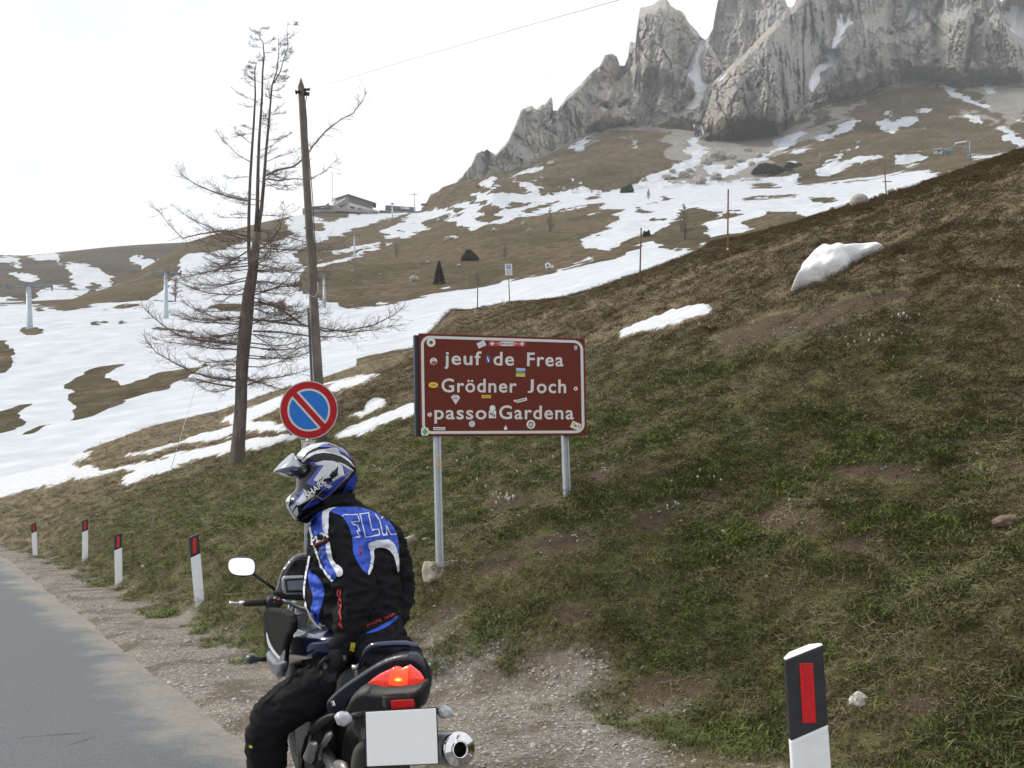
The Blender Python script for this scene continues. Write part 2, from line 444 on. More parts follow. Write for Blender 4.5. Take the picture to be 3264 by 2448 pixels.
def ground_material():
    g = G('hillside_ground')
    fine = g.noise(16, 8, .78); mid = g.noise(2.4, 6, .7); big = g.noise(.9, 4, .6); spk = g.voro(55); spk2 = g.voro(150)
    vec = g.map((1, 1, 1))
    grass = g.ramp(fine, [(.3, (.026, .026, .011)), (.5, (.080, .078, .032)), (.7, (.165, .150, .074))])
    thatch = g.ramp(fine, [(.3, (.078, .061, .038)), (.5, (.168, .135, .084)), (.7, (.27, .22, .145))])
    gf = g.step(g.math('ADD', g.attr('green'), g.math('MULTIPLY_ADD', mid, 1.2)), .75, 1.25)
    gf.node.inputs[0].links[0].from_node.inputs[1].links[0].from_node.inputs[2].default_value = -.1
    col = g.mix(gf, thatch, grass)
    soil = g.ramp(g.noise(35, 5, .7), [(.3, (.038, .027, .018)), (.7, (.100, .072, .050))])
    soil = g.mix(g.step(spk, .10, .05), soil, (.30, .26, .22))
    df = g.step(g.math('ADD', g.attr('dirt'), g.math('MULTIPLY', g.math('SUBTRACT', mid, .5), 60)), -4, 8)
    col = g.mix(df, col, soil)
    wild = g.step(g.math('ADD', big, g.math('MULTIPLY', mid, .35)), .78, .86)
    col = g.mix(g.math('MULTIPLY', wild, .75), col, soil)
    grav = g.ramp(g.noise(20, 8, .85), [(.32, (.070, .057, .044)), (.5, (.165, .147, .125)), (.68, (.34, .322, .295))])
    grav = g.mix(g.step(g.voro(26), .24, .12), grav, (.56, .53, .49))
    grav = g.mix(g.step(g.voro(70), .16, .08), grav, (.60, .57, .53))
    grav = g.mix(g.math('MULTIPLY', g.step(g.noise(1.6, 5, .65), .46, .62), .65), grav, soil)
    vf = g.step(g.math('ADD', g.attr('gravel'), g.math('MULTIPLY', g.math('SUBTRACT', fine, .5), 1.2)), -.15, .35)
    col = g.mix(vf, col, grav)
    snow = g.ramp(g.noise(5, 4, .6), [(.3, (.46, .48, .52)), (.7, (.60, .615, .64))])
    snow = g.mix(g.step(g.noise(2.0, 5, .7), .58, .75), snow, (.47, .46, .45))
    sf = g.step(g.math('ADD', g.attr('snow'), g.math('MULTIPLY', g.math('SUBTRACT', g.noise(4, 4, .7), .5), 14)), -1, 2)
    col = g.mix(sf, col, snow)
    h = g.math('ADD', g.math('MULTIPLY', fine, .5), g.math('MULTIPLY', mid, 1.0))
    h = g.math('ADD', h, g.math('MULTIPLY', spk2, .25))
    hf = g.math('MULTIPLY', h, g.math('SUBTRACT', 1.0, sf))
    g.bump(hf, .3, .012)
    return g.done(col, .95, Specular_IOR_Level=.15)
M_ground = ground_material()
hillside = link('hillside', me, None, M_ground, True); tag(hillside, kind='structure')

# ------------------------------------------------------------------ road
def road_point(s, u):
    s = s - bend(u)
    return L0[0] + LN[0] * s + LT[0] * u, L0[1] + LN[1] * s + LT[1] * u
us = np.linspace(-14, 60, 300); ss = np.concatenate([np.linspace(-9, -2.6, 16), np.linspace(-2.5, -.62, 30)])
U_, S_ = np.meshgrid(us, ss, indexing='ij')
wob = .22 * fbm(np.stack([us / 2.2, us * 0, us * 0 + 4], -1), 3, 61)
S2 = S_ + (wob[:, None]) * smooth(S_, -2.5, -.62)
curve = -.0016 * np.maximum(U_ - 20, 0) ** 2
rx_, ry_ = road_point(S2 + curve * 0, U_)
rz = .004 + .012 * fbm(np.stack([rx_.ravel() / 3, ry_.ravel() / 3, rx_.ravel() * 0], -1), 2, 5).reshape(rx_.shape) - .045 * smooth(S_, -.95, -.62)
rme = np_mesh('road', np.stack([rx_.ravel(), ry_.ravel(), rz.ravel()], -1), grid_faces(*rx_.shape)[:, ::-1])
fattr(rme, 'edge', (S_ - 0).ravel())
def road_material():
    g = G('asphalt')
    n = g.noise(45, 8, .85); sp = g.voro(160); sp2 = g.voro(70)
    a = g.ramp(n, [(.3, (.062, .070, .080)), (.7, (.145, .158, .174))])
    a = g.mix(g.step(sp2, .24, .10), a, (.27, .285, .30))
    a = g.mix(g.math('MULTIPLY', g.step(g.noise(.5, 4, .6), .45, .7), .25), a, (.13, .138, .15))
    stain = g.step(g.noise(1.1, 5, .7, g.map((.35, 1, 1))), .60, .72)
    a = g.mix(g.math('MULTIPLY', stain, .15), a, (.09, .094, .10))
    cr = g.voro(.55, 'DISTANCE_TO_EDGE', None)
    nz = g.noise(2.5, 4, .6)
    crk = g.math('MULTIPLY', g.step(g.math('ADD', cr, g.math('MULTIPLY', nz, .06)), .0335, .030), g.step(g.noise(.35, 2, .5), .58, .62))
    a = g.mix(g.math('MULTIPLY', crk, .7), a, (.05, .052, .055))
    dust = g.ramp(g.noise(12, 5, .7), [(.3, (.19, .176, .152)), (.7, (.285, .265, .232))])
    e = g.math('ADD', g.attr('edge'), g.math('MULTIPLY', g.math('SUBTRACT', g.noise(.9, 5, .65), .5), 1.5))
    df = g.step(e, -1.5, -.62)
    df2 = g.math('MULTIPLY', df, g.step(g.math('ADD', g.noise(40, 4, .7), df), .62, 1.1))
    c = g.mix(df2, a, dust)
    g.bump(g.math('ADD', n, sp), .35, .006)
    return g.done(c, .85, Specular_IOR_Level=.3)
road = link('road', rme, None, road_material(), True); tag(road, kind='structure')

# wide base ground under everything, out to the horizon
bm_ = MB(); N_ = 64
bm_.add([(0, 0, -1.2)] + [(6000 * math.cos(6.28319 * k / N_), 6000 * math.sin(6.28319 * k / N_), -1.2) for k in range(N_)], [(0, 1 + k, 1 + (k + 1) % N_) for k in range(N_)])
ground = bm_.build('ground', mat('valley_grass', (.085, .075, .045), .95, var=.3, scale=.02)); tag(ground, kind='structure')

# ------------------------------------------------------------------ snow outlines of the far slopes (traced outlines)
far_snow = [
 # the piste
 (1, 'A', [(-600,1560),(0,1535),(170,1540),(330,1560),(440,1530),(560,1515),(750,1520),(800,1480),(850,1420),(905,1370),(900,1330),(920,1290),(1000,1270),(1090,1285),(1150,1240),(1230,1215),(1320,1215),(1400,1220),(1540,1215),(1530,1250),(1480,1290),(1500,1330),(1560,1345),(1500,1400),(1490,1440),(1530,1470),(1590,1500),(1620,1530),(1700,1560),(1900,2100),(1500,2300),(-600,2700)]),
 (1, 'M', [(-60,880),(40,868),(140,890),(290,932),(450,922),(700,882),(970,822),(1280,782),(1600,712),(1830,662),(2180,600),(2380,560),(2400,900),(1200,1200),(-60,1400)]),
 (1, 'K3', [(-40,935),(0,925),(200,882),(390,832),(400,800),(540,745),(600,725),(700,760),(830,792),(810,757),(895,770),(870,795),(1040,735),(1100,900),(300,1200),(-60,1200)]),
 (0, 'C', ell(148, 722, 68, 19)),
 (0, 'C', [(-300,760),(0,770),(40,770),(70,800),(40,900),(0,930),(-300,1000)]),
 (0, 'C', [(305,1005),(350,960),(440,900),(520,885),(600,880),(635,890),(560,915),(545,935),(565,960),(610,965),(620,990),(650,985),(720,960),(800,930),(870,920),(960,900),(1050,880),(1000,920),(900,975),(800,1010),(650,1060),(520,1110),(400,1160),(250,1190),(150,1240),(85,1245),(170,1210),(280,1185),(350,1165),(370,1120),(410,1095),(340,1060),(330,1035),(375,1010)]),
 (0, 'C', [(-300,1190),(0,1130),(100,1095),(200,1080),(140,1110),(85,1145),(120,1185),(60,1220),(0,1235),(-300,1300)]),
 (0, 'L', [(360,495),(480,460),(540,455),(645,440),(600,475),(500,492)]), (0, 'L', [(205,495),(250,488),(290,500),(250,508)]), (0, 'L', [(595,585),(640,570),(665,590),(630,594)]),
 (0, 'L', [(655,575),(680,566),(722,576)]), (0, 'L', [(765,578),(790,570),(820,580)]), (0, 'L', [(740,480),(790,464),(920,470),(860,485),(800,488)]),
 (0, 'L', [(1005,605),(1100,600),(1200,620),(1290,635),(1220,652),(1150,630),(1050,628)]), (0, 'L', [(1280,480),(1400,445),(1540,455),(1540,520),(1400,500)]), (0, 'L', [(655,500),(685,488),(705,505)]),
 (0, 'L', [(960,440),(1080,440),(1150,450),(1060,458)]),
 # slope under the hut and the knolls
 (1, 'M', [(-140,190),(0,215),(120,270),(180,255),(310,205),(500,185),(620,190),(770,178),(800,187),(620,232),(480,262),(330,315),(150,395),(0,430),(-150,460),(-300,470),(-330,380)]),
 (0, 'A', [(1310,1180),(1340,1130),(1400,1120),(1460,1150),(1480,1180),(1430,1205),(1340,1212)]),
 (0, 'M', [(-60,240),(60,290),(120,330),(60,345),(-60,310)]),
 (1, 'M', [(540,400),(560,350),(690,240),(850,180),(960,170),(1010,120),(1130,60),(1300,40),(1560,40),(1900,30),(2212,20),(2300,80),(2212,95),(2050,140),(1900,185),(1700,225),(1560,230),(1430,290),(1240,335),(1230,295),(1130,285),(1000,290),(830,340),(770,340),(780,380),(690,402),(680,370),(600,385)]),
 (0, 'M', [(955,165),(1080,70),(1230,50),(1330,100),(1330,132),(1260,132),(1230,95),(1110,120),(1080,150),(1000,177)]), (0, 'M', [(1085,140),(1160,145),(1205,190),(1150,207),(1080,190)]),
 (0, 'M', [(1318,165),(1400,105),(1475,115),(1475,150),(1440,190),(1480,225),(1420,266),(1250,240),(1260,223),(1400,200),(1320,187)]), (0, 'M', [(1535,110),(1620,93),(1745,103),(1680,132),(1540,162)]),
 (0, 'M', [(1635,182),(1780,128),(1960,88),(1850,142),(1700,197)]), (0, 'M', [(990,225),(1050,212),(1125,220),(1100,237),(1010,242)]), (0, 'M', [(765,292),(832,256),(800,292)]),
 (0, 'M', [(850,300),(910,248),(1000,238),(1080,265),(1220,300),(1150,332),(880,312)]), (0, 'M', [(655,342),(700,322),(722,345)]), (0, 'M', [(1560,42),(1750,60),(1900,32),(1850,75),(1650,90)]),
 (1, 'M', [(115,525),(200,460),(330,448),(582,408),(560,427),(330,482),(200,512)]), (1, 'M', [(20,602),(150,568),(300,513),(600,423),(622,430),(400,502),(240,562),(50,632)]), (1, 'M', [(15,560),(90,543),(40,572)]),
 (1, 'M', [(430,320),(520,290),(585,297),(500,310)]), (1, 'M', [(1000,378),(1132,373),(1100,402),(1060,387)]), (1, 'M', [(800,866),(870,838),(962,820),(940,842),(850,866)]),
 (1, 'M', [(998,797),(1070,764),(1130,757),(1090,787)]), (1, 'M', [(495,885),(560,865),(582,885),(510,907)]), (1, 'M', [(2030,385),(2120,385),(2212,360),(2212,470),(2120,460),(2060,440),(2110,415)]),
 (1, 'M', [(1890,640),(2000,600),(2180,540),(2050,595),(1930,645)]), (1, 'M', [(2120,210),(2212,185),(2212,205),(2140,218)]),
 # hummocks below the cliffs
 (1, 'K3', [(0,500),(100,450),(300,380),(480,340),(700,310),(900,320),(1200,320),(1290,332),(1500,346),(1600,312),(1760,350),(2212,258),(2500,200),(2500,380),(2212,410),(2050,440),(1960,452),(1700,412),(1742,440),(1720,460),(1770,490),(1830,520),(1660,578),(1620,500),(1460,425),(1640,430),(1662,405),(1400,400),(1250,420),(1180,460),(1090,502),(1100,455),(1180,420),(1060,380),(950,375),(850,410),(700,450),(640,470),(300,450),(150,480),(0,520)]),
 (0, 'K3', [(1280,335),(1370,308),(1470,320),(1502,346),(1400,347)]), (0, 'K3', [(935,387),(1062,374),(1000,397)]), (0, 'K3', [(110,440),(240,388),(242,422),(150,442)]), (0, 'K3', [(635,442),(750,388),(862,368),(800,412),(720,447)]),
 (1, 'K3', [(60,705),(200,690),(250,650),(350,600),(380,555),(330,540),(410,510),(250,497),(233,480),(300,448),(420,443),(540,470),(640,475),(740,430),(850,400),(980,400),(990,430),(1064,450),(1062,466),(970,476),(930,455),(880,460),(820,520),(790,580),(660,640),(640,660),(560,682),(420,710),(310,780),(300,798),(200,775),(88,756),(132,735)]),
 (0, 'K3', [(588,568),(680,558),(772,577),(680,584)]), (0, 'K3', [(445,500),(560,508),(645,531),(560,537)]),
 (1, 'K3', [(968,600),(1060,573),(1160,573),(1250,538),(1390,522),(1408,545),(1340,572),(1250,592),(1260,625),(1348,662),(1200,667),(1100,687),(1020,717),(1000,690),(985,640)]),
 (1, 'K3', [(140,545),(240,520),(200,545)]), (1, 'K3', [(1060,548),(1130,522),(1100,556)]), (1, 'K3', [(970,745),(1010,727),(1052,747)]), (1, 'K3', [(0,905),(100,865),(192,842),(90,880)]),
 # mountain foot, right
 (1, 'K2', [(-300,1290),(0,1288),(220,1268),(400,1248),(520,1250),(662,1223),(580,1290),(680,1307),(900,1280),(1250,1230),(1400,1188),(1520,1208),(1642,1228),(1500,1300),(1200,1400),(1100,1500),(-300,1500)]),
 (0, 'K2', [(250,1305),(340,1280),(440,1290),(480,1322),(350,1320)]), (0, 'K2', [(180,1420),(330,1370),(640,1375),(620,1400),(460,1400)]), (0, 'K2', [(680,1390),(900,1395),(880,1420),(700,1420)]),
 (1, 'K2', [(710,1205),(830,1150),(900,1088),(970,1040),(1042,983),(1030,1002),(960,1072),(890,1150),(980,1128),(1060,1103),(1245,1103),(1150,1137),(1070,1152),(900,1192),(980,1186),(880,1230),(820,1252),(718,1242),(770,1220)]),
 (1, 'K2', [(1308,1120),(1340,1103),(1500,1103),(1542,1110),(1450,1152),(1400,1176),(1330,1162)]), (1, 'K2', [(1380,1080),(1500,1070),(1480,1088)]), (1, 'K2', [(1840,1090),(1980,1088),(2092,1066),(2085,1085),(1960,1112),(1830,1117)]),
 (1, 'K2', [(715,1002),(850,930),(950,850),(1032,828),(1012,890),(900,952),(790,998)]), (1, 'K2', [(930,950),(1015,908),(960,955)]),
 (1, 'K2', [(445,1007),(560,958),(692,908),(660,982),(560,1032),(500,1062),(420,1102),(330,1152),(228,1182),(300,1118),(480,1048)]),
 (1, 'K2', [(1153,875),(1250,823),(1290,860),(1340,870),(1328,833),(1400,818),(1468,830),(1400,882),(1330,897),(1310,942),(1285,953),(1230,912)]),
 (1, 'K2', [(1462,790),(1520,753),(1558,780),(1500,802)]), (1, 'K2', [(1598,580),(1700,608),(1830,698),(1992,738),(1970,778),(1850,732),(1700,692),(1660,640)]), (1, 'K2', [(1788,800),(1850,808),(1930,858),(1957,902),(1870,872),(1810,832)]),
 (1, 'K2', [(2013,870),(2080,888),(2150,958),(2300,1040),(2300,1080),(2130,1032),(2060,962)]), (1, 'K2', [(1928,610),(2000,598),(2012,640),(1970,672),(1940,652)]), (1, 'K2', [(1668,815),(1740,813),(1757,830)]),
 (1, 'K2', [(520,1150),(600,1123),(642,1160),(560,1172)]), (1, 'K2', [(1445,898),(1515,890),(1480,908)]), (1, 'K2', [(2140,812),(2212,840),(2212,865),(2150,840)]), (1, 'K2', [(780,1090),(808,1078),(800,1100)]), (1, 'K2', [(1225,820),(1270,780),(1330,795),(1280,810)]),
 (1, 'K2', [(0,1130),(60,1150),(130,1210),(90,1260),(0,1240)]), (1, 'K2', [(130,1210),(180,1170),(240,1120),(200,1190),(160,1230)]), (1, 'K2', [(500,1085),(620,1045),(725,1055),(640,1085)]), (1, 'K2', [(1270,735),(1290,725),(1288,742)]),
 # mountain foot, left
 (1, 'K1', [(490,1247),(600,1200),(742,1163),(722,1195),(600,1232),(540,1252)]), (1, 'K1', [(635,1292),(720,1260),(782,1238),(760,1257),(690,1287)]), (1, 'K1', [(670,1275),(702,1223),(692,1262)]), (1, 'K1', [(778,1162),(822,1128),(812,1162)]),
 (1, 'K1', [(918,1050),(1000,1010),(1060,965),(1095,955),(1072,992),(1040,1010),(1042,1042),(970,1072)]),
 (1, 'K1', [(1365,1315),(1500,1228),(1650,1170),(1800,1110),(1738,1042),(1800,980),(1850,930),(1800,880),(1835,875),(1868,945),(1840,1000),(1850,1040),(1922,1055),(1880,1080),(1812,1190),(1750,1232),(1600,1292),(1450,1332)]),
 (1, 'K1', [(1880,1100),(1960,1150),(2060,1180),(2180,1130),(2212,1160),(2100,1230),(1980,1260),(1900,1300),(1860,1200)]),
 (1, 'K1', [(838,1318),(940,1340),(1050,1308),(1065,1352),(900,1357)]), (1, 'K1', [(925,1248),(985,1278),(940,1272)]), (1, 'K1', [(1000,1300),(1050,1280),(1055,1300)]), (1, 'K1', [(1395,1105),(1410,1105),(1405,1130)]),
 (1, 'K1', [(1310,870),(1325,920),(1370,1010),(1395,1065),(1385,1070),(1350,1000)]),
 (1, 'K1', [(262,1302),(380,1232),(388,1292),(320,1288),(462,1332),(330,1334)]), (1, 'K1', [(430,1222),(560,1290),(700,1310),(745,1358),(650,1352),(560,1302)]), (1, 'K1', [(245,1372),(450,1353),(900,1358),(1000,1400),(600,1430),(280,1430)]),
 # gullies in the cliffs
 (1, 'K1', [(1838,275),(1897,268),(1882,320),(1842,380),(1832,440),(1842,500),(1832,570),(1870,590),(1922,568),(1900,612),(1850,652),(1842,720),(1800,762),(1740,772),(1730,740),(1665,785),(1700,743),(1780,700),(1812,640),(1770,530),(1728,488),(1780,490),(1800,420)]),
 (1, 'K1', [(1478,825),(1560,798),(1605,820),(1615,852),(1550,852)]), (1, 'K1', [(1148,740),(1192,728),(1180,767)]), (1, 'K1', [(1950,562),(2003,488),(1992,522),(1960,563)]), (1, 'K1', [(1260,752),(1330,705),(1290,752)]), (1, 'K1', [(1700,600),(1735,600),(1710,630)]),
 (1, 'K1', [(745,845),(820,805),(800,825),(760,855)]), (1, 'K1', [(705,905),(748,902),(740,918)]), (1, 'K1', [(785,875),(815,848),(800,870)]),
 (1, 'K2', [(903,83),(937,98),(932,165),(960,170),(990,70),(997,112),(962,202),(932,252),(890,322),(848,337),(870,288),(910,220)]),
 (1, 'K2', [(813,370),(882,358),(882,390),(905,420),(882,492),(860,462),(800,502),(770,542),(742,602),(720,655),(698,600),(715,523),(728,470),(800,458),(850,420),(820,400)]),
 (1, 'K2', [(755,718),(805,660),(790,700)]), (1, 'K2', [(630,790),(710,715),(700,742)]), (1, 'K2', [(765,845),(810,792),(790,830)]),
 (1, 'K2', [(1368,162),(1400,80),(1450,0),(1482,-30),(1452,90),(1420,152)]), (1, 'K2', [(1308,230),(1352,213),(1342,290),(1320,312)]), (1, 'K2', [(1568,102),(1600,60),(1645,-30),(1612,70),(1580,132)]),
 (1, 'K2', [(2058,80),(2110,100),(2080,20),(2300,100),(2300,320),(2150,232),(2100,172)]), (1, 'K2', [(1870,190),(1925,135),(1910,170)]), (1, 'K2', [(1255,240),(1280,228),(1275,250)]), (1, 'K2', [(1180,570),(1205,570),(1195,610)]), (1, 'K2', [(40,570),(95,495),(80,540)]),
]
hill_snow = [
 (1, 'L', [(-500,170),(0,145),(60,150),(130,200),(120,240),(60,190),(0,170),(-500,230)]),
 (1, 'L', [(160,150),(380,128),(390,180),(440,212),(500,200),(560,210),(640,235),(700,290),(742,325),(640,420),(600,520),(200,520),(0,520),(-500,520),(-500,400),(0,395),(100,430),(212,440),(220,370),(380,330),(480,385),(492,350),(470,290),(400,200),(330,160),(260,180),(200,180)]),
 (0, 'L', [(555,380),(570,340),(610,318),(645,325),(660,352),(600,385)]), (0, 'L', [(460,430),(520,405),(640,380),(640,440),(520,440)]),
 (1, 'L', [(818,143),(900,160),(960,180),(1030,168),(990,212),(910,242),(860,190)]),
 (1, 'L', [(50,240),(160,260),(242,300),(160,322),(90,290)]),
]
def sxy(x, y): return x * 1.47559, y * 1.47559
def boxblur(a, n, axis=0):
    for _ in range(2):
        p = np.pad(a, [(n, n), (0, 0)] if axis == 0 else [(0, 0), (n, n)], 'edge')
        c = np.cumsum(p, axis=axis); c = np.concatenate([np.zeros_like(np.take(c, [0], axis)), c], axis)
        k = 2 * n + 1
        a = (c[k:] - c[:-k]) / k if axis == 0 else (c[:, k:] - c[:, :-k]) / k
    return a
def net_layer(cols, nx, nr, noise, back, seed, blur=6):
    xs = np.array([c[0] for c in cols], float); K = len(cols[0][1])
    X = np.linspace(xs[0], xs[-1], nx)
    Yk = np.stack([np.interp(X, xs, [c[1][k][0] for c in cols]) for k in range(K)])
    Rk = np.stack([np.interp(X, xs, [c[1][k][1] for c in cols]) for k in range(K)])
    Yk[:-1] = boxblur(Yk[:-1], max(2, nx // 60), 1); Rk = boxblur(Rk, max(2, nx // 60), 1)
    t = np.linspace(0, K - 1, nr); i = np.minimum(t.astype(int), K - 2); f = (t - i)[:, None]
    Yg = Yk[i] * (1 - f) + Yk[i + 1] * f
    Rg = np.exp(np.log(Rk[i]) * (1 - f) + np.log(Rk[i + 1]) * f)
    Xg = np.repeat(X[None], nr, 0)
    P = ray_r(*[q.ravel() for q in sxy(Xg, Yg)], Rg.ravel())
    Z = P[:, 2].reshape(nr, nx)
    Zs = boxblur(Z, blur, 0); w = np.minimum(1, np.minimum(np.arange(nr), nr - 1 - np.arange(nr)) / (blur * 2))[:, None]
    Z = Z * (1 - w) + Zs * w
    P[:, 2] = Z.ravel()
    fade = (1 - .9 * smooth(np.linspace(0, 1, nr), .72, .95))[:, None] * np.ones((1, nx))
    P[:, 2] += noise(P) * fade.ravel()
    # behind the crest: ground falls away
    last = P.reshape(nr, nx, 3)[-1]; hd = last[:, :2] / np.hypot(last[:, 0], last[:, 1])[:, None]
    rows = []
    for k in range(1, 6):
        q = last.copy(); q[:, :2] += hd * back * k / 5; q[:, 2] -= back * .5 * (k / 5) ** 1.5
        rows.append(q)
    P = np.concatenate([P] + rows, 0)
    return P, (nr + 5, nx)

L1_cols = [(-420, [(1150,52),(1010,85),(860,130),(730,200),(700,260),(675,330)]), (0, [(1110,54),(1000,85),(850,130),(715,200),(680,260),(655,330)]), (155, [(1090,54),(980,85),(840,130),(700,195),(665,260),(646,330)]),
 (240, [(1070,54),(960,85),(820,130),(700,190),(655,270),(619,350)]), (337, [(1040,54),(940,85),(810,130),(695,190),(640,280),(565,400)]), (400, [(1020,54),(925,85),(800,130),(692,190),(630,285),(525,430)]),
 (450, [(1000,54),(915,85),(795,130),(690,190),(620,290),(510,450)]), (575, [(950,56),(880,85),(780,130),(690,190),(600,300),(478,500)]), (640, [(930,58),(865,85),(765,130),(680,200),(580,320),(464,550)]),
 (690, [(915,60),(855,85),(755,130),(670,210),(570,330),(461,560)]), (800, [(880,61),(825,85),(738,130),(660,205),(565,330),(462,560)]), (870, [(860,62),(808,85),(725,130),(652,200),(562,330),(459,560)]), (907, [(850,62),(800,85),(720,130),(650,200),(560,330),(455,560)]), (940, [(820,66),(770,88),(705,130),(645,200),(550,330),(441,560)]),
 (975, [(800,70),(740,90),(690,130),(640,200),(540,330),(420,580)]), (1030, [(780,72),(730,92),(680,135),(630,205),(530,335),(392,600)]), (1065, [(760,75),(720,95),(670,140),(620,210),(520,340),(371,620)]), (1085, [(755,75),(715,95),(665,140),(615,210),(515,340),(378,620)]),
 (1102, [(750,75),(710,95),(660,140),(610,210),(510,340),(388,620)]), (1169, [(700,75),(670,95),(640,140),(590,210),(500,330),(408,600)]), (1385, [(640,70),(610,95),(580,140),(540,210),(470,330),(400,600)]),
 (1572, [(600,62),(570,90),(540,140),(510,210),(450,330),(392,600)]), (1760, [(550,58),(525,85),(500,140),(475,210),(430,340),(385,580)]), (1900, [(500,55),(480,85),(460,140),(440,210),(410,340),(368,560)]),
 (2000, [(470,55),(450,85),(432,140),(412,210),(385,340),(350,520)]), (2095, [(430,55),(412,85),(396,140),(380,210),(358,340),(333,480)]), (2212, [(400,52),(380,85),(360,140),(345,210),(330,340),(318,480)]), (2620, [(300,52),(280,85),(262,140),(250,210),(238,340),(230,480)])]
def L1_noise(P):
    r = np.hypot(P[:, 0], P[:, 1]); q = P * np.array([1, 1, 0])
    a = np.clip((r - 70) / 250, 0, 1)
    return a * (4.5 * fbm(q / 70, 3, 71) + 2.4 * fbm(q / 22, 3, 73)) + .35 * fbm(q / 5, 2, 75)
def finish_layer(name, P, shape, layers, material, extra=None):
    px = project(P)
    me = np_mesh(name, P, grid_faces(*shape))
    wp = ((30, 16), (9, 14), (3, 8)) if name in ('alpine_slope', 'mountain_foot', 'far_hill') else ((16, 9), (6, 6))
    fattr(me, 'snow', paint(px, layers, 40, P, wp))
    if extra is not None:
        for k, v in extra(P, px + np.stack([fbm(P / 45, 3, 301), fbm(P / 45, 3, 302)], -1) * 70).items(): fattr(me, k, v)
    o = link(name, me, None, material, not name.startswith('rock')); tag(o, kind='structure')
    return o
def alpine_material(name, dark=1.0):
    g = G(name)
    big = g.noise(.03, 5, .6); mid = g.noise(.35, 5, .7); fin = g.noise(2.2, 4, .75)
    c1_ = g.ramp(mid, [(.32, (.052, .036, .020)), (.5, (.118, .086, .050)), (.7, (.200, .158, .098))])
    c2_ = g.ramp(mid, [(.3, (.048, .040, .020)), (.7, (.105, .088, .046))])
    c = g.mix(g.step(big, .42, .62), c1_, c2_)
    c = g.mix(g.math('MULTIPLY', g.step(fin, .47, .32), .75), c, (.028, .021, .013))
    rock = g.ramp(g.noise(.6, 5, .75), [(.3, (.17, .155, .135)), (.7, (.36, .34, .31))])
    rf = g.step(g.math('ADD', g.attr('scree'), g.math('MULTIPLY', g.math('SUBTRACT', g.noise(.12, 5, .75), .5), 2.2)), .35, .6)
    c = g.mix(rf, c, rock)
    spots = g.math('MULTIPLY', g.step(g.voro(.22), .10, .05), .8)
    c = g.mix(spots, c, (.30, .285, .26))
    if dark != 1.0: c = g.mix(1.0, c, (dark, dark, dark * 1.03), 'MULTIPLY')
    snow = g.ramp(g.noise(.25, 4, .6), [(.3, (.43, .46, .51)), (.7, (.56, .585, .62))])
    sf = g.step(g.math('ADD', g.attr('snow'), g.math('ADD', g.math('MULTIPLY', g.math('SUBTRACT', g.noise(.5, 5, .75), .5), 8), g.math('MULTIPLY', g.math('SUBTRACT', g.noise(.09, 3, .7), .5), 6))), -.6, .8)
    tr = g.math('MULTIPLY', g.step(g.noise(.8, 4, .7, g.map((.12, .5, .5))), .52, .75), .35)
    snow = g.mix(tr, snow, (.40, .43, .48))
    dirty = g.math('MULTIPLY', g.step(g.noise(.16, 6, .75), .54, .70), .45)
    snow = g.mix(dirty, snow, (.36, .365, .37))
    c = g.mix(sf, c, snow)
    g.bump(g.math('MULTIPLY', g.math('ADD', mid, g.math('MULTIPLY', fin, .4)), g.math('SUBTRACT', 1.0, sf)), .8, 1.2)
    return g.done(c, .95, Specular_IOR_Level=.1)
M_alp = alpine_material('alpine_meadow')
M_hill = alpine_material('far_hill_heath', .62)
P_, sh_ = net_layer(L1_cols, 560, 300, L1_noise, 60, 1)
def L1_extra(P, px):
    sc = np.full(len(P), -1.0)
    sc = np.maximum(sc, .8 * smooth(poly_sd(px, c2s('K3', [(480,345),(700,260),(900,150),(1100,60),(1300,130),(1350,250),(1250,320),(900,330),(650,350)]), 40), -20, 20) - .3)
    return {'scree': sc}
alpine_slope = finish_layer('alpine_slope', P_, sh_, far_snow, M_alp, L1_extra)
L1_bvh = BVHTree.FromPolygons([tuple(p) for p in P_[::1]], [tuple(f) for f in grid_faces(*sh_)])
def far_hit(px, py, bvh=None):
    d = Vector(ray(px, py)).normalized()
    h = (bvh or L1_bvh).ray_cast(Vector(CAM), d)
    return h[0]
hill_cols = []
for (lx, ly) in ((-800, 260), (-300, 170), (0, 145), (150, 150), (380, 128), (700, 95), (900, 80), (1180, 66), (1320, 52), (1500, 40)):
    sx_, sy_ = c1('L', lx, ly); X_, Y_ = sx_ / 1.47559, sy_ / 1.47559
    hill_cols.append((X_, [(700, 420), (660, 520), (610 if Y_ < 560 else 640, 680), (Y_ + 12, 840), (Y_, 900)]))
P_, sh_ = net_layer(hill_cols, 260, 90, lambda P: 5 * fbm(P * np.array([1, 1, 0]) / 90, 3, 81) + 2 * fbm(P * np.array([1, 1, 0]) / 25, 3, 83), 150, 2)
far_hill = finish_layer('far_hill', P_, sh_, hill_snow, M_hill, lambda P, px: {'scree': np.full(len(P), -1.0)})

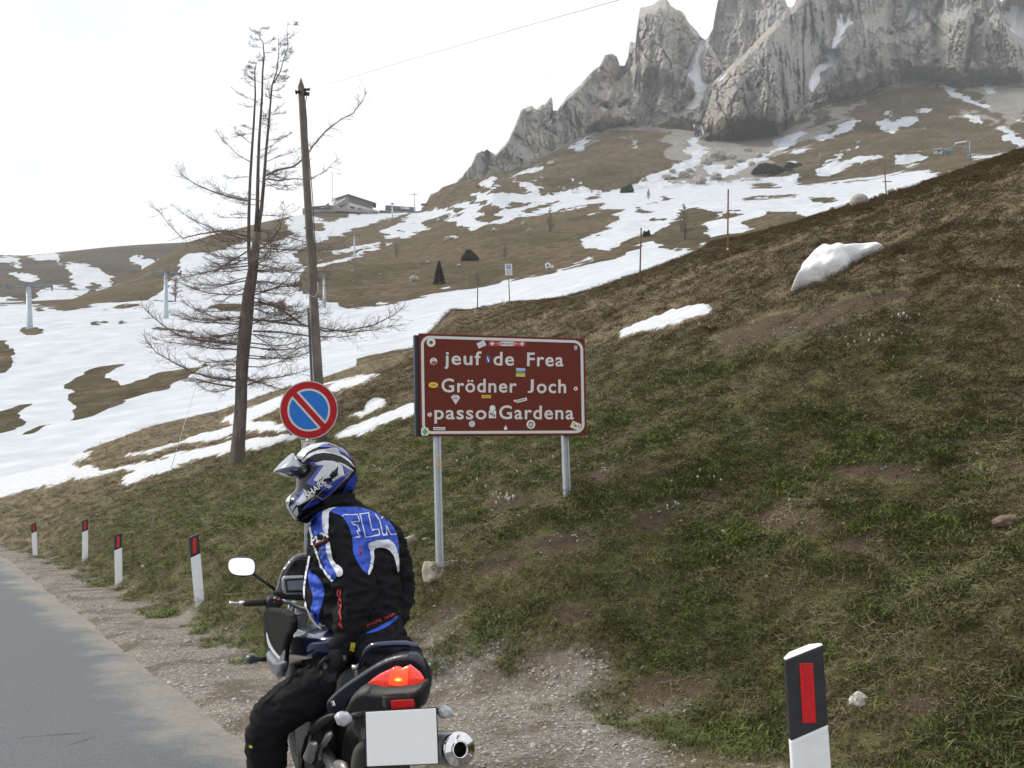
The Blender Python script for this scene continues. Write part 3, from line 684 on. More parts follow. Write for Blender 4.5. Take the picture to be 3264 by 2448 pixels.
M1_base = [(930, 428), (1000, 404), (1090, 378), (1169, 343), (1260, 297), (1350, 270), (1450, 285), (1510, 294), (1600, 302), (1680, 291), (1740, 245), (1800, 220), (1900, 187), (1990, 171), (2090, 184), (2212, 171), (2700, 60)]
def rbase(y): return 650 + (400 - y) * 1.55
M1_cols = [(x, [(440 - max(0, x - 1900) * .2, 520), (y * .3 + 400 * .7, 590), (y * .55 + 390 * .45, 590 * .45 + rbase(y) * .55), (y * .8 + 380 * .2, 590 * .15 + rbase(y) * .85), (y - 8, rbase(y - 8) + 15)]) for x, y in M1_base]
M1_cols = [(860, [(520, 520), (515, 590), (510, 600), (505, 610), (500, 620)]), (905, [(490, 520), (485, 590), (480, 600), (475, 610), (470, 620)])] + M1_cols
def M1_noise(P):
    q = P * np.array([1, 1, 0])
    return 7 * fbm(q / 90, 4, 91) + 4.5 * fbm(q / 24, 3, 93) + 2.2 * fbm(q / 8, 3, 95)
P_, sh_ = net_layer(M1_cols, 420, 220, M1_noise, 60, 3)
def M1_extra(P, px):
    sc = -.75 + 1.35 * smooth((np.arange(len(P)) // 420) / 220., .70, .97) + .25 * fbm(P / 30, 3, 97)
    for crop, pts, v in (('K1', [(1570,1100),(1640,900),(1800,880),(1850,960),(2300,980),(2300,1400),(1500,1400),(1700,1180)], .9), ('K2', [(-100,980),(450,950),(640,830),(720,720),(700,900),(1280,590),(1100,720),(720,1000),(500,1080),(250,1180),(-100,1330)], .9),
                         ('K2', [(1450,620),(1580,545),(1750,560),(1900,700),(2100,900),(2300,700),(2300,560),(1800,540)], .75), ('K1', [(200,1330),(560,1180),(900,1020),(1100,880),(1350,870),(1600,920),(1500,960),(1150,930),(900,1060),(600,1200)], .6),
                         ('K2', [(1700,760),(1850,760),(2030,860),(1960,880),(1780,800)], .8)):
        sc = np.maximum(sc, -.6 + (v + .6) *  smooth(poly_sd(px, c2s(crop, pts), 40), -25, 15))
    return {'scree': sc}
mountain_foot = finish_layer('mountain_foot', P_, sh_, far_snow, M_alp, M1_extra)
M1_bvh = BVHTree.FromPolygons([tuple(p) for p in P_], [tuple(f) for f in grid_faces(*sh_)])

# ------------------------------------------------------------------ cliffs
def rock_material():
    g = G('dolomite_rock')
    v = g.map((1, 1, .35))
    n1 = g.noise(.018, 6, .65, v); n2 = g.noise(.09, 6, .7, v); n3 = g.noise(.5, 5, .75, v)
    c = g.ramp(n2, [(.25, (.34, .325, .305)), (.5, (.52, .49, .45)), (.75, (.66, .62, .565))])
    warm = g.ramp(n3, [(.3, (.47, .39, .29)), (.7, (.66, .575, .46))])
    c = g.mix(g.math('MULTIPLY', g.step(n1, .50, .66), .75), c, warm)
    grey = g.ramp(n3, [(.3, (.35, .35, .355)), (.7, (.56, .555, .55))])
    c = g.mix(g.math('MULTIPLY', g.step(g.noise(.012, 5, .6), .5, .64), .7), c, grey)
    streak = g.step(g.noise(.16, 5, .7, g.map((1, 1, .12))), .56, .70)
    c = g.mix(g.math('MULTIPLY', streak, .35), c, (.22, .215, .21))
    heath = g.math('MULTIPLY', g.step(g.math('ADD', g.attr('heath'), g.math('MULTIPLY', g.math('SUBTRACT', n2, .5), 1.6)), .45, .7), .85)
    c = g.mix(heath, c, g.ramp(n3, [(.3, (.060, .046, .028)), (.7, (.13, .10, .06))]))
    snow = (.88, .90, .93)
    sf = g.step(g.math('ADD', g.attr('snow'), g.math('MULTIPLY', g.math('SUBTRACT', g.noise(.25, 5, .8), .5), 7)), -3.5, -1.5)
    c = g.mix(sf, c, snow)
    g.bump(g.math('MULTIPLY', g.math('ADD', n3, g.math('MULTIPLY', n2, 1.5)), g.math('SUBTRACT', 1.0, sf)), .9, 4.0)
    return g.done(c, .95, Specular_IOR_Level=.1)
M_rock = rock_material()
# gullies: the snow lies smooth in them
def cliff(name, crest, base, r0, nx, ny, seed, lean=.42, amp=1.0, carve=(), bulge=(), jag=1.0, base_pad=34):
    crest = np.array(crest); base = np.array(base)
    X = np.linspace(crest[0, 0], crest[-1, 0], nx)
    yt = np.interp(X, crest[:, 0], crest[:, 1]); yb = np.interp(X, base[:, 0], base[:, 1]) + base_pad
    jg = gnoise(np.stack([X / 9, X * 0, X * 0 + seed], -1), seed) * 5 + gnoise(np.stack([X / 28, X * 0, X * 0 + seed], -1), seed + 1) * 7
    yt = yt + jg * jag
    yb = np.maximum(yb, yt + 12)
    t = np.linspace(0, 1, ny)[:, None]
    Y = yb[None] + (yt - yb)[None] * t
    Xg = np.repeat(X[None], ny, 0)
    rb = np.interp(X, r0[0], r0[1])[None]
    Hh = (yb[None] - Y) * rb / FPX
    R = rb + Hh * lean
    xm = (Xg - CX) / FPX * rb; zm = (1549 - Y) / FPX * rb
    p = np.stack([xm.ravel(), np.zeros(xm.size), zm.ravel()], -1)
    warp = fbm(p / 60, 3, seed + 40)[:, None] * np.array([22., 0, 14.])
    pw = p + warp
    pw = p + warp * .35
    wx = pw[:, 0]; wz = pw[:, 2]
    D = 26 * fbm(pw / np.array([85, 1, 210]), 3, seed, True) + 12 * fbm(pw / np.array([26, 1, 120]), 3, seed + 20, True)
    D += 9 * facets(wx / 30, wz / 110, seed + 1, .1) + 6 * facets((wx + .2 * wz) / 11, wz / 30, seed + 2, .3) + 4.6 * facets((wx - .15 * wz) / 4.6, wz / 9, seed + 3, .3) + 2.6 * facets(p[:, 0] / 2.0, p[:, 2] / 3.2, seed + 4, .3)
    D += 5 * np.abs(((zm.ravel() + 14 * fbm(p / 90, 2, seed + 12)) / 26) % 1 - .5)     # rock bands
    D *= amp
    pxy = np.stack([Xg.ravel(), Y.ravel()], -1)
    for crop, pts, depth, soft in carve:
        D -= depth * smooth(poly_sd(pxy, c2s(crop, pts), 60), -soft, soft)
    for crop, pts, depth, soft in bulge:
        D += depth * smooth(poly_sd(pxy, c2s(crop, pts), 120), -soft, soft)
    cs_ = smooth(paint(pxy, [l for l in far_snow if l[1] in ('K1', 'K2')]), -10, 8)
    D = D * (1 - .92 * cs_) - 7 * cs_
    edge = np.minimum(1, (1 - t) * 14 + .15) * np.minimum(1, t * 5 + .05) * np.ones_like(Xg)
    R = R - (D * edge.ravel()).reshape(R.shape)
    P = ray_r(Xg.ravel(), Y.ravel(), R.ravel())
    last = P.reshape(ny, nx, 3)[-1]; hd = last[:, :2] / np.hypot(last[:, 0], last[:, 1])[:, None]
    rows = []
    for k, (b, dz) in enumerate(((8, 2), (30, 16), (90, 90), (160, 260))):
        q = last.copy(); q[:, :2] += hd * b; q[:, 2] -= dz; rows.append(q)
    P = np.concatenate([P] + rows, 0)
    return P, (ny + 4, nx)
def heath_attr(P, px):
    h = np.zeros(len(P))
    for crop, pts in (('K1', [(900,1060),(1100,900),(1300,860),(1640,900),(1800,860),(1860,960),(1700,1150),(1300,1200),(900,1150)]), ('K2', [(-300,860),(0,860),(300,850),(560,860),(640,800),(560,960),(0,1040),(-300,1040)]),
                      ('K2', [(720,800),(900,700),(1280,570),(1300,620),(900,760),(740,900)])):
        h = np.maximum(h, smooth(poly_sd(px, c2s(crop, pts), 60), -40, 25))
    return {'heath': h}
baseS = np.array([sxy(x, y) for x, y in M1_base])
r_of = (baseS[:, 0], np.array([rbase(y) for x, y in M1_base]) + 10)
crA = c2s('K1', [(20,1420),(60,1385),(100,1310),(230,1160),(260,1080),(330,1058),(400,1085),(480,1000),(530,890),(580,770),(640,748),(680,772),(720,735),(745,738),(785,680),(798,690),(803,780),(830,785),(900,680),(980,610),(1090,490),(1130,470),(1170,390),(1220,376),(1250,400),(1275,460),(1310,465),(1330,400),(1345,300),(1385,290),(1392,200),(1415,55),(1470,50),(1530,10),(1560,0),(1600,-12),(1640,50),(1720,90),(1760,150),(1850,268),(1890,275),(1960,420),(2050,560)])
P_, sh_ = cliff('cliff', crA, baseS, (r_of[0], r_of[1] + 20), 470, 250, 11, carve=(('K1', [(1838,275),(1897,268),(1882,320),(1842,400),(1842,500),(1870,590),(1850,700),(1740,772),(1665,785),(1800,640),(1770,530),(1790,440)], 30, 14), ('K1', [(1290,450),(1330,450),(1290,700),(1180,900),(1150,880)], 14, 10), ('K1', [(800,780),(830,785),(700,950),(680,940)], 14, 8)),
    bulge=(('K1', [(1400,60),(1640,40),(1700,300),(1660,560),(1430,520),(1390,250)], 30, 40), ('K1', [(1080,660),(1300,620),(1330,850),(1080,900)], 22, 30)))
cliff_a = finish_layer('rock_ridge', P_, sh_, far_snow, M_rock, heath_attr)
crB = np.concatenate([c2s('K1', [(1790,420),(1850,300),(1895,265),(1930,200),(1950,80),(1975,-40),(2050,-170),(2200,-240)]), c2s('K2', [(380,-180),(500,-60),(530,10),(548,58),(580,50),(610,-20),(680,-160),(800,-260)])])
P_, sh_ = cliff('cliff', crB, np.array([(1900, 470), (2700, 470)]), (np.array([1900, 2700]), np.array([1010, 1010])), 260, 220, 23, lean=.25)
cliff_b = finish_layer('rock_tower', P_, sh_, far_snow, M_rock, heath_attr)
crC = np.concatenate([c2s('K1', [(1800,900),(1838,760),(1860,650),(1920,590),(2010,500),(2110,420),(2200,330)]), c2s('K2', [(380,230),(430,190),(480,120),(560,62),(620,0),(800,-160),(1100,-230),(1500,-330),(1900,-260),(2000,-60),(2050,8),(2090,-10),(2212,-120),(2600,-300),(3200,-300)])])
K2v = lambda pts: pts
P_, sh_ = cliff('cliff', crC, baseS, r_of, 640, 330, 37, lean=.40,
    carve=(('K2', [(903,60),(997,60),(960,202),(890,322),(905,420),(882,492),(770,560),(720,700),(640,820),(690,600),(715,470),(850,330),(910,220)], 22, 18), ('K2', [(1350,160),(1400,60),(1482,-40),(1470,60),(1400,200),(1340,320),(1300,470),(1280,460),(1310,300)], 18, 16),
           ('K2', [(1570,120),(1640,-40),(1620,200),(1600,380),(1560,330)], 20, 14), ('K2', [(1790,520),(1815,520),(1860,190),(1840,190),(1820,330)], 30, 9), ('K2', [(2058,80),(2080,0),(2300,100),(2300,330),(2150,240)], 40, 20),
           ('K2', [(180,440),(230,480),(290,640),(265,640)], 12, 8), ('K2', [(1560,560),(1300,580),(1290,460),(1330,400)], 6, 10)),
    bulge=(('K2', [(80,560),(260,420),(420,180),(600,300),(700,470),(680,650),(540,860),(100,900)], 55, 55), ('K2', [(960,420),(1060,170),(1200,120),(1290,300),(1240,470),(1160,620),(950,700)], 40, 35), ('K2', [(1320,420),(1430,230),(1540,200),(1580,380),(1560,540),(1340,560)], 30, 30), ('K2', [(1640,140),(1820,80),(1830,300),(1780,540),(1620,540)], 36, 30), ('K2', [(1870,220),(2040,130),(2212,330),(2212,540),(1840,540)], 30, 30)))
cliff_c = finish_layer('rock_wall', P_, sh_, far_snow, M_rock, heath_attr)
# ------------------------------------------------------------------ grass tufts, pebbles and crocuses on the near ground (scattered, uncountable)
def blade_cluster(name, n, h0, h1, spread, w, lean, seed, material, seg=2):
    r = random.Random(seed); V = []; F = []
    for _ in range(n):
        a = r.uniform(0, 6.2832); d = spread * math.sqrt(r.random()); x = d * math.cos(a); y = d * math.sin(a)
        h = r.uniform(h0, h1); b = r.uniform(0, 6.2832); l = lean * r.uniform(.3, 1.2) * h
        wx = math.cos(b + 1.57) * w * r.uniform(.6, 1.3); wy = math.sin(b + 1.57) * w * r.uniform(.6, 1.3)
        base = len(V)
        for k in range(seg + 1):
            t = k / seg; cx = x + math.cos(b) * l * t * t; cy = y + math.sin(b) * l * t * t; cz = h * (t - .25 * lean * t * t)
            if k == seg: V.append((cx, cy, cz))
            else:
                q = 1 - .45 * t
                V += [(cx - wx * q, cy - wy * q, cz), (cx + wx * q, cy + wy * q, cz)]
        for k in range(seg - 1): F.append((base + 2 * k, base + 2 * k + 1, base + 2 * k + 3, base + 2 * k + 2))
        F.append((base + 2 * seg - 2, base + 2 * seg - 1, base + 2 * seg))
    me = bpy.data.meshes.new(name); me.from_pydata(V, [], F); me.update(); me.materials.append(material)
    return bpy.data.objects.new(name, me)
def pebble(name, seed, material):
    bm = bmesh.new(); bmesh.ops.create_icosphere(bm, subdivisions=1, radius=1.0)
    r = random.Random(seed)
    for v in bm.verts: v.co *= r.uniform(.7, 1.15); v.co.z *= .62
    me = bpy.data.meshes.new(name); bm.to_mesh(me); bm.free(); me.materials.append(material)
    return bpy.data.objects.new(name, me)
def grass_material():
    g = G('grass_blades')
    t = g.attr('tint', 'INSTANCER'); v = g.attr('tone', 'INSTANCER')
    c = g.ramp(t, [(0.0, (.150, .116, .076)), (.3, (.215, .174, .110)), (.55, (.150, .142, .062)), (.8, (.112, .142, .045)), (1.0, (.155, .200, .052))])
    c = g.mix(1.0, c, g.ramp(v, [(0, (.45, .45, .45)), (1, (1.25, 1.25, 1.2))]), 'MULTIPLY')
    return g.done(c, .75, Specular_IOR_Level=.2)
def pebble_material():
    g = G('limestone_pebbles')
    c = g.ramp(g.attr('tone', 'INSTANCER'), [(0, (.13, .115, .10)), (.5, (.30, .28, .255)), (1, (.58, .56, .53))])
    c = g.mix(.35, c, g.ramp(g.noise(2, 3, .6), [(.3, (.2, .18, .15)), (.7, (.6, .58, .55))]))
    return g.done(c, .9)
def scatter(name, P, rot, scl, idx, attrs, variants, label, cat):
    me = bpy.data.meshes.new(name); n = len(P)
    me.vertices.add(n); me.vertices.foreach_set('co', np.ascontiguousarray(P, np.float32).ravel())
    a = me.attributes.new('rot', 'FLOAT_VECTOR', 'POINT'); a.data.foreach_set('vector', np.ascontiguousarray(rot, np.float32).ravel())
    a = me.attributes.new('scl', 'FLOAT_VECTOR', 'POINT'); a.data.foreach_set('vector', np.ascontiguousarray(scl, np.float32).ravel())
    a = me.attributes.new('idx', 'INT', 'POINT'); a.data.foreach_set('value', np.ascontiguousarray(idx, np.int32))
    for k, v in attrs.items(): fattr(me, k, v)
    o = bpy.data.objects.new(name, me); COL.objects.link(o); tag(o, label, cat, kind='stuff')
    ng = bpy.data.node_groups.new(name, 'GeometryNodeTree')
    ng.interface.new_socket('Geometry', in_out='INPUT', socket_type='NodeSocketGeometry'); ng.interface.new_socket('Geometry', in_out='OUTPUT', socket_type='NodeSocketGeometry')
    gi = ng.nodes.new('NodeGroupInput'); go = ng.nodes.new('NodeGroupOutput')
    mp = ng.nodes.new('GeometryNodeMeshToPoints'); ip = ng.nodes.new('GeometryNodeInstanceOnPoints'); g2i = ng.nodes.new('GeometryNodeGeometryToInstance')
    def named(nm, ty):
        q = ng.nodes.new('GeometryNodeInputNamedAttribute'); q.data_type = ty; q.inputs['Name'].default_value = nm
        return [s for s in q.outputs if s.enabled and s.name == 'Attribute'][0]
    for vobj in variants:
        oi = ng.nodes.new('GeometryNodeObjectInfo'); oi.inputs['Object'].default_value = vobj; oi.inputs['As Instance'].default_value = True
        ng.links.new(oi.outputs['Geometry'], g2i.inputs[0])
    # order of a multi-input socket is last-linked first; variants are interchangeable within each family
    ng.links.new(gi.outputs[0], mp.inputs['Mesh']); ng.links.new(mp.outputs[0], ip.inputs['Points']); ng.links.new(g2i.outputs[0], ip.inputs['Instance'])
    ip.inputs['Pick Instance'].default_value = True
    ng.links.new(named('idx', 'INT'), ip.inputs['Instance Index']); ng.links.new(named('rot', 'FLOAT_VECTOR'), ip.inputs['Rotation']); ng.links.new(named('scl', 'FLOAT_VECTOR'), ip.inputs['Scale'])
    ng.links.new(ip.outputs[0], go.inputs[0])
    md = o.modifiers.new('scatter', 'NODES'); md.node_group = ng
    return o
def ground_normal(x, y):
    e = .12
    zx = (zg(x + e, y) - zg(x - e, y)) / (2 * e); zy = (zg(x, y + e) - zg(x, y - e)) / (2 * e)
    return zx, zy
from numpy import interp
def lookup(x, y, field):
    """value of a vertex field of the near ground grid at places x, y"""
    az = np.arctan2(x, y); r = np.hypot(x, y); nr, nc = gshape
    rc = np.interp(az, crest_az, crest_r)
    ci = np.clip(np.rint((az - AZ0) / (AZ1 - AZ0) * (nc - 1)).astype(int), 0, nc - 1)
    ri = np.clip(np.rint(np.log(np.maximum(r, 1.0) / 1.0) / np.log(rc / 1.0) * 419).astype(int), 0, 419)
    return field.reshape(nr, nc)[ri, ci]
M_blade = grass_material()
tufts = [blade_cluster('grass_tuft_%d' % k, n, h0, h1, sp, w, ln, k + 3, M_blade) for k, (n, h0, h1, sp, w, ln) in enumerate(
    [(26, .035, .085, .06, .0028, .9), (30, .04, .10, .07, .0028, 1.1), (22, .03, .07, .055, .003, 1.4), (34, .05, .12, .08, .0026, .8), (28, .02, .05, .09, .003, 1.8)])]
NT = 150000
az = rng.uniform(math.radians(-33), math.radians(32), NT)
rc = np.interp(az, crest_az, crest_r)
r = 3.0 * (rc / 3.0) ** rng.uniform(0, 1, NT) ** .92
x = np.sin(az) * r; y = np.cos(az) * r
s_, u_ = line_su(x, y)
p3 = np.stack([x, y, np.zeros(NT)], -1)
clump = fbm(p3 / .55, 3, 131); patch = fbm(p3 / 2.2, 3, 133); patch2 = fbm(p3 / .22, 2, 137)
grav = lookup(x, y, g_gravel); dirt = lookup(x, y, g_dirt); snw = lookup(x, y, g_snow); grn = lookup(x, y, g_green)
keep = (s_ - toe(u_) > -.15 + .6 * clump) & (grav < .25 + .5 * clump + .25 * patch2) & (snw < -2)
keep &= ~((dirt > -8) & (rng.uniform(0, 1, NT) < .93))
dens = .50 + 1.3 * clump + .7 * patch + .5 * patch2
keep &= rng.uniform(0, 1, NT) < np.clip(dens + .25 * smooth(r, 12, 30), .06, 1)
x, y, r, s_, clump, patch, grn, patch2 = [q[keep] for q in (x, y, r, s_, clump, patch, grn, patch2)]
n = len(x)
z = zg(x, y); zx, zy = ground_normal(x, y)
green = np.clip(.28 + .20 * (1 - smooth(s_, 4, 9)) + 1.25 * clump + .6 * patch + .55 * (grn - .6) + rng.normal(0, .16, n) - .50 * smooth(s_, 4, 9) - .18 * smooth(r, 20, 38), 0.02, 1)
sc = (0.55 + .55 * np.clip(clump + .35, 0, 1) + .35 * rng.random(n)) * (1 + .022 * np.maximum(r - 8, 0)) * (1 - .35 * smooth(s_, 5, 18))
sc = sc * (1 - .45 * smooth(r / np.interp(np.arctan2(x, y), crest_az, crest_r), .75, 1.0))
rot = np.stack([np.arctan(zy) * .6 + rng.normal(0, .12, n), -np.arctan(zx) * .6 + rng.normal(0, .12, n), rng.uniform(0, 6.28, n)], -1)
scl = np.stack([sc * rng.uniform(.8, 1.5, n), sc * rng.uniform(.8, 1.5, n), sc * rng.uniform(.38, .80, n) * (1 - .35 * (green < .35))], -1)
scatter('grass', np.stack([x, y, z - .008], -1), rot, scl, rng.integers(0, 5, n), {'tint': green, 'tone': np.clip(rng.normal(.5, .2, n) + .5 * patch2, 0, 1)}, tufts, 'short green and dry straw grass growing over the near hillside', 'grass')

# matted dead grass lying between the tufts
mats = [blade_cluster('dead_grass_%d' % k, 22, .012, .035, .10, .0030, 3.2, 40 + k, M_blade) for k in range(3)]
NT = 170000
az = rng.uniform(math.radians(-33), math.radians(32), NT); rc = np.interp(az, crest_az, crest_r)
r = 3.0 * (rc / 3.0) ** rng.uniform(0, 1, NT) ** .95
x = np.sin(az) * r; y = np.cos(az) * r; s_, u_ = line_su(x, y)
p3 = np.stack([x, y, np.zeros(NT)], -1); pa2 = fbm(p3 / .3, 2, 171); pb2 = fbm(p3 / 1.6, 2, 173)
grav = lookup(x, y, g_gravel); dirt = lookup(x, y, g_dirt); snw = lookup(x, y, g_snow)
keep = (grav < .15 + .3 * pa2) & (snw < -2) & ((dirt < -4) | (rng.random(NT) < .12)) & (rng.random(NT) < .75 + .9 * pb2)
x, y, r, s_, pa2, pb2 = [q[keep] for q in (x, y, r, s_, pa2, pb2)]; n = len(x)
zx, zy = ground_normal(x, y); sc = rng.uniform(.6, 1.25, n) * (1 + .03 * np.maximum(r - 8, 0))
scatter('dead_grass', np.stack([x, y, zg(x, y) - .003], -1), np.stack([np.arctan(zy), -np.arctan(zx), rng.uniform(0, 6.28, n)], -1), np.stack([sc, sc, sc * .8], -1), rng.integers(0, 3, n), {'tint': np.clip(.12 + .45 * pb2 + rng.normal(0, .12, n) + .30 * (1 - smooth(s_, 3.5, 8)), 0, .75), 'tone': np.clip(rng.normal(.55, .22, n) + .5 * pa2, 0, 1)}, mats, 'matted straw coloured dead grass lying flat on the hillside', 'grass')

# pebbles on the verge, the lay-by and the bare soil
M_peb = pebble_material()
pebs = [pebble('pebble_%d' % k, k, M_peb) for k in range(4)]
NP = 170000
az = rng.uniform(math.radians(-33), math.radians(32), NP); r = 3.2 * (30 / 3.2) ** rng.uniform(0, 1, NP) ** 1.15
x = np.sin(az) * r; y = np.cos(az) * r; s_, u_ = line_su(x, y)
grav = lookup(x, y, g_gravel); dirt = lookup(x, y, g_dirt); snw = lookup(x, y, g_snow)
w = np.where((grav > 0) & (s_ > -1.0 + .25 * gnoise(np.stack([x, y, x * 0], -1) / .5, 9)), .95, np.where(dirt > -5, .55, .10))
w = w * np.clip(.55 + 1.4 * fbm(np.stack([x, y, x * 0], -1) / .5, 2, 151), .1, 1)
w = np.where(s_ < -1.1, .004, w * .6)
keep = (rng.random(NP) < w) & (snw < 0)
x, y, r = x[keep], y[keep], r[keep]; n = len(x)
sz = np.clip(.0042 * np.exp(rng.normal(0, .55, n)) * (1 + .05 * r), .003, .045)
scatter('gravel', np.stack([x, y, zg(x, y) + sz * .15 + .002], -1), rng.uniform(0, 6.28, (n, 3)) * np.array([.08, .08, 1]), sz[:, None] * rng.uniform(.7, 1.4, (n, 3)), rng.integers(0, 4, n), {'tone': np.clip(rng.normal(.42, .24, n), 0, 1)}, pebs, 'pale limestone gravel strewn along the road verge', 'gravel')

# crocuses: small white flowers in the turf
def crocus():
    V = []; F = []
    for k in range(6):
        a = k * 1.0472; ca, sa = math.cos(a), math.sin(a); b = len(V)
        V += [(0, 0, .035), (.010 * ca - .007 * sa, .010 * sa + .007 * ca, .055), (.010 * ca + .007 * sa, .010 * sa - .007 * ca, .055), (.012 * ca, .012 * sa, .085)]
        F += [(b, b + 1, b + 3), (b, b + 3, b + 2)]
    b = len(V); V += [(-.002, 0, 0), (.002, 0, 0), (.001, 0, .04), (-.001, 0, .04)]; F.append((b, b + 1, b + 2, b + 3))
    me = bpy.data.meshes.new('crocus'); me.from_pydata(V, [], F); me.materials.append(mat('crocus_petal', (.80, .78, .84), .6))
    return bpy.data.objects.new('crocus', me)
cp = []
for crop, cx_, cy_, dx, dy, k in (('G', 240, 225, 60, 30, 16), ('G', 100, 130, 120, 60, 14), ('G', 370, 130, 80, 40, 7), ('G', 960, 150, 120, 40, 5), ('G', 890, 250, 30, 20, 3), ('G', 1330, 245, 10, 5, 1), ('B', 1640, 1285, 120, 30, 14), ('B', 1740, 1200, 60, 30, 8), ('B', 2130, 1140, 60, 30, 5), ('R', 780, 180, 60, 60, 6), ('B', 900, 1290, 200, 60, 10), ('G', 1070, 365, 40, 20, 3)):
    for _ in range(k):
        q = ground_hit(*c1(crop, cx_ + rnd.gauss(0, dx * .6), cy_ + rnd.gauss(0, dy * .6)))
        if q.y < 45: cp.append(tuple(q))
cp = np.array(cp); n = len(cp)
scatter('crocuses', cp, np.stack([rng.normal(0, .2, n), rng.normal(0, .2, n), rng.uniform(0, 6, n)], -1), np.repeat(rng.uniform(.7, 1.2, n)[:, None] * (.55 + .012 * cp[:, 1:2]), 3, 1), np.zeros(n, int), {}, [crocus()], 'tiny white crocuses dotted through the turf', 'flowers')
# ------------------------------------------------------------------ tools for outlines, lettering and prints
def cdt_fill(poly, spacing):
    """triangles filling a 2-D outline, with inner points so that it can be bent or inflated"""
    poly = np.asarray(poly, float)
    B = []
    n = len(poly)
    for k in range(n):
        a = poly[k]; b = poly[(k + 1) % n]; m = max(1, int(np.hypot(*(b - a)) / spacing))
        for j in range(m): B.append(a + (b - a) * j / m)
    B = np.array(B); nb = len(B)
    lo = poly.min(0); hi = poly.max(0)
    gx_, gy_ = np.meshgrid(np.arange(lo[0] + spacing / 2, hi[0], spacing), np.arange(lo[1] + spacing / 2, hi[1], spacing))
    gx_ = gx_ + (np.arange(gx_.shape[0]) % 2)[:, None] * spacing * .5
    Q = np.stack([gx_.ravel(), gy_.ravel()], -1)
    if len(Q):
        Q = Q[poly_sd(Q, poly, 1e6) > spacing * .45]
    pts = [Vector(p) for p in B] + [Vector(p) for p in Q]
    edges = [(k, (k + 1) % nb) for k in range(nb)]
    v, e, f, *_ = delaunay_2d_cdt(pts, edges, [], 1, 1e-6)
    return np.array([tuple(p) for p in v]), [tuple(q) for q in f]
def plane_hit(p0, n, off=0.0):
    n = Vector(n).normalized()
    if n.dot(Vector(CAM) - Vector(p0)) < 0: n = -n
    q = Vector(p0) + n * off
    return lambda x, y: ray_plane(x, y, q, n)
def surf_hit(bvh, off=.003, default=None):
    last = [default]
    C_ = Vector(CAM)
    def hit(x, y):
        d = Vector(ray(x, y)).normalized()
        loc, nor, i, dist = bvh.ray_cast(C_, d)
        if loc is None:
            if last[0] is None: return None
            return C_ + d * last[0]
        last[0] = dist - off
        if nor.dot(d) > 0: nor = -nor
        return loc - d * off * .7 + nor * off * .5
    return hit
def print_mesh(name, V2, F, hit, material, parent, smooth_=True):
    V = [hit(x, y) for x, y in V2]
    ok = [p is not None for p in V]
    V = [p if p is not None else Vector((0, 0, -5)) for p in V]
    F = [f for f in F if all(ok[i] for i in f)]
    if not F: return None
    me = bpy.data.meshes.new(name); me.from_pydata([tuple(p) for p in V], [], F); me.update()
    bm = bmesh.new(); bm.from_mesh(me)
    bmesh.ops.delete(bm, geom=[v for v in bm.verts if not v.link_faces], context='VERTS')
    for f in bm.faces:
        if f.normal.dot(Vector(CAM) - f.calc_center_median()) < 0: f.normal_flip()
    bm.to_mesh(me); bm.free()
    return link(name, me, parent, material, smooth_)
def decal(name, crop, pts, hit, material, parent, spacing=5.0, round_=0):
    p = c2s(crop, pts)
    if round_: p = chaikin(p, round_)
    V2, F = cdt_fill(p, spacing)
    return print_mesh(name, V2, F, hit, material, parent)
def stroke(crop, pts, w, closed=False):
    """outline of a line of width w along pts (crop pixels)"""
    p = np.array(pts, float); n = len(p)
    L_, R_ = [], []
    for i in range(n):
        a = p[(i - 1) % n] if (closed or i > 0) else p[i]; b = p[(i + 1) % n] if (closed or i < n - 1) else p[i]
        t = (b - a) / max(np.hypot(*(b - a)), 1e-6); nn = np.array([-t[1], t[0]]) * w / 2
        L_.append(p[i] + nn); R_.append(p[i] - nn)
    return [tuple(q) for q in L_] + [tuple(q) for q in R_[::-1]]
def stroke_decal(name, crop, pts, w, hit, material, parent, spacing=4.0):
    p = c2s(crop, pts); w = w / CROP[crop][2]
    V = []; F = []
    n = len(p); closed = np.allclose(p[0], p[-1])
    offs = []
    for i in range(n):
        a = p[i - 1] if i > 0 else (p[-2] if closed else p[i]); b = p[i + 1] if i < n - 1 else (p[1] if closed else p[i])
        t1 = (p[i] - a); t2 = (b - p[i]); l1 = np.hypot(*t1); l2 = np.hypot(*t2)
        t1 = t1 / l1 if l1 > 1e-6 else t2 / l2; t2 = t2 / l2 if l2 > 1e-6 else t1
        m = t1 + t2; m = m / max(np.hypot(*m), 1e-6); nn = np.array([-m[1], m[0]]); k = 1 / max(.45, abs(nn @ np.array([-t1[1], t1[0]])))
        offs.append(nn * w / 2 * k)
    for i in range(n - 1):
        m = max(1, int(np.hypot(*(p[i + 1] - p[i])) / spacing)); b = len(V)
        for j in range(m + 1):
            f = j / m; c = p[i] * (1 - f) + p[i + 1] * f; o = offs[i] * (1 - f) + offs[i + 1] * f
            V += [c + o, c, c - o]
        for j in range(m):
            q = b + 3 * j; F += [(q, q + 1, q + 4, q + 3), (q + 1, q + 2, q + 5, q + 4)]
    return print_mesh(name, V, F, hit, material, parent)
_txt = {}
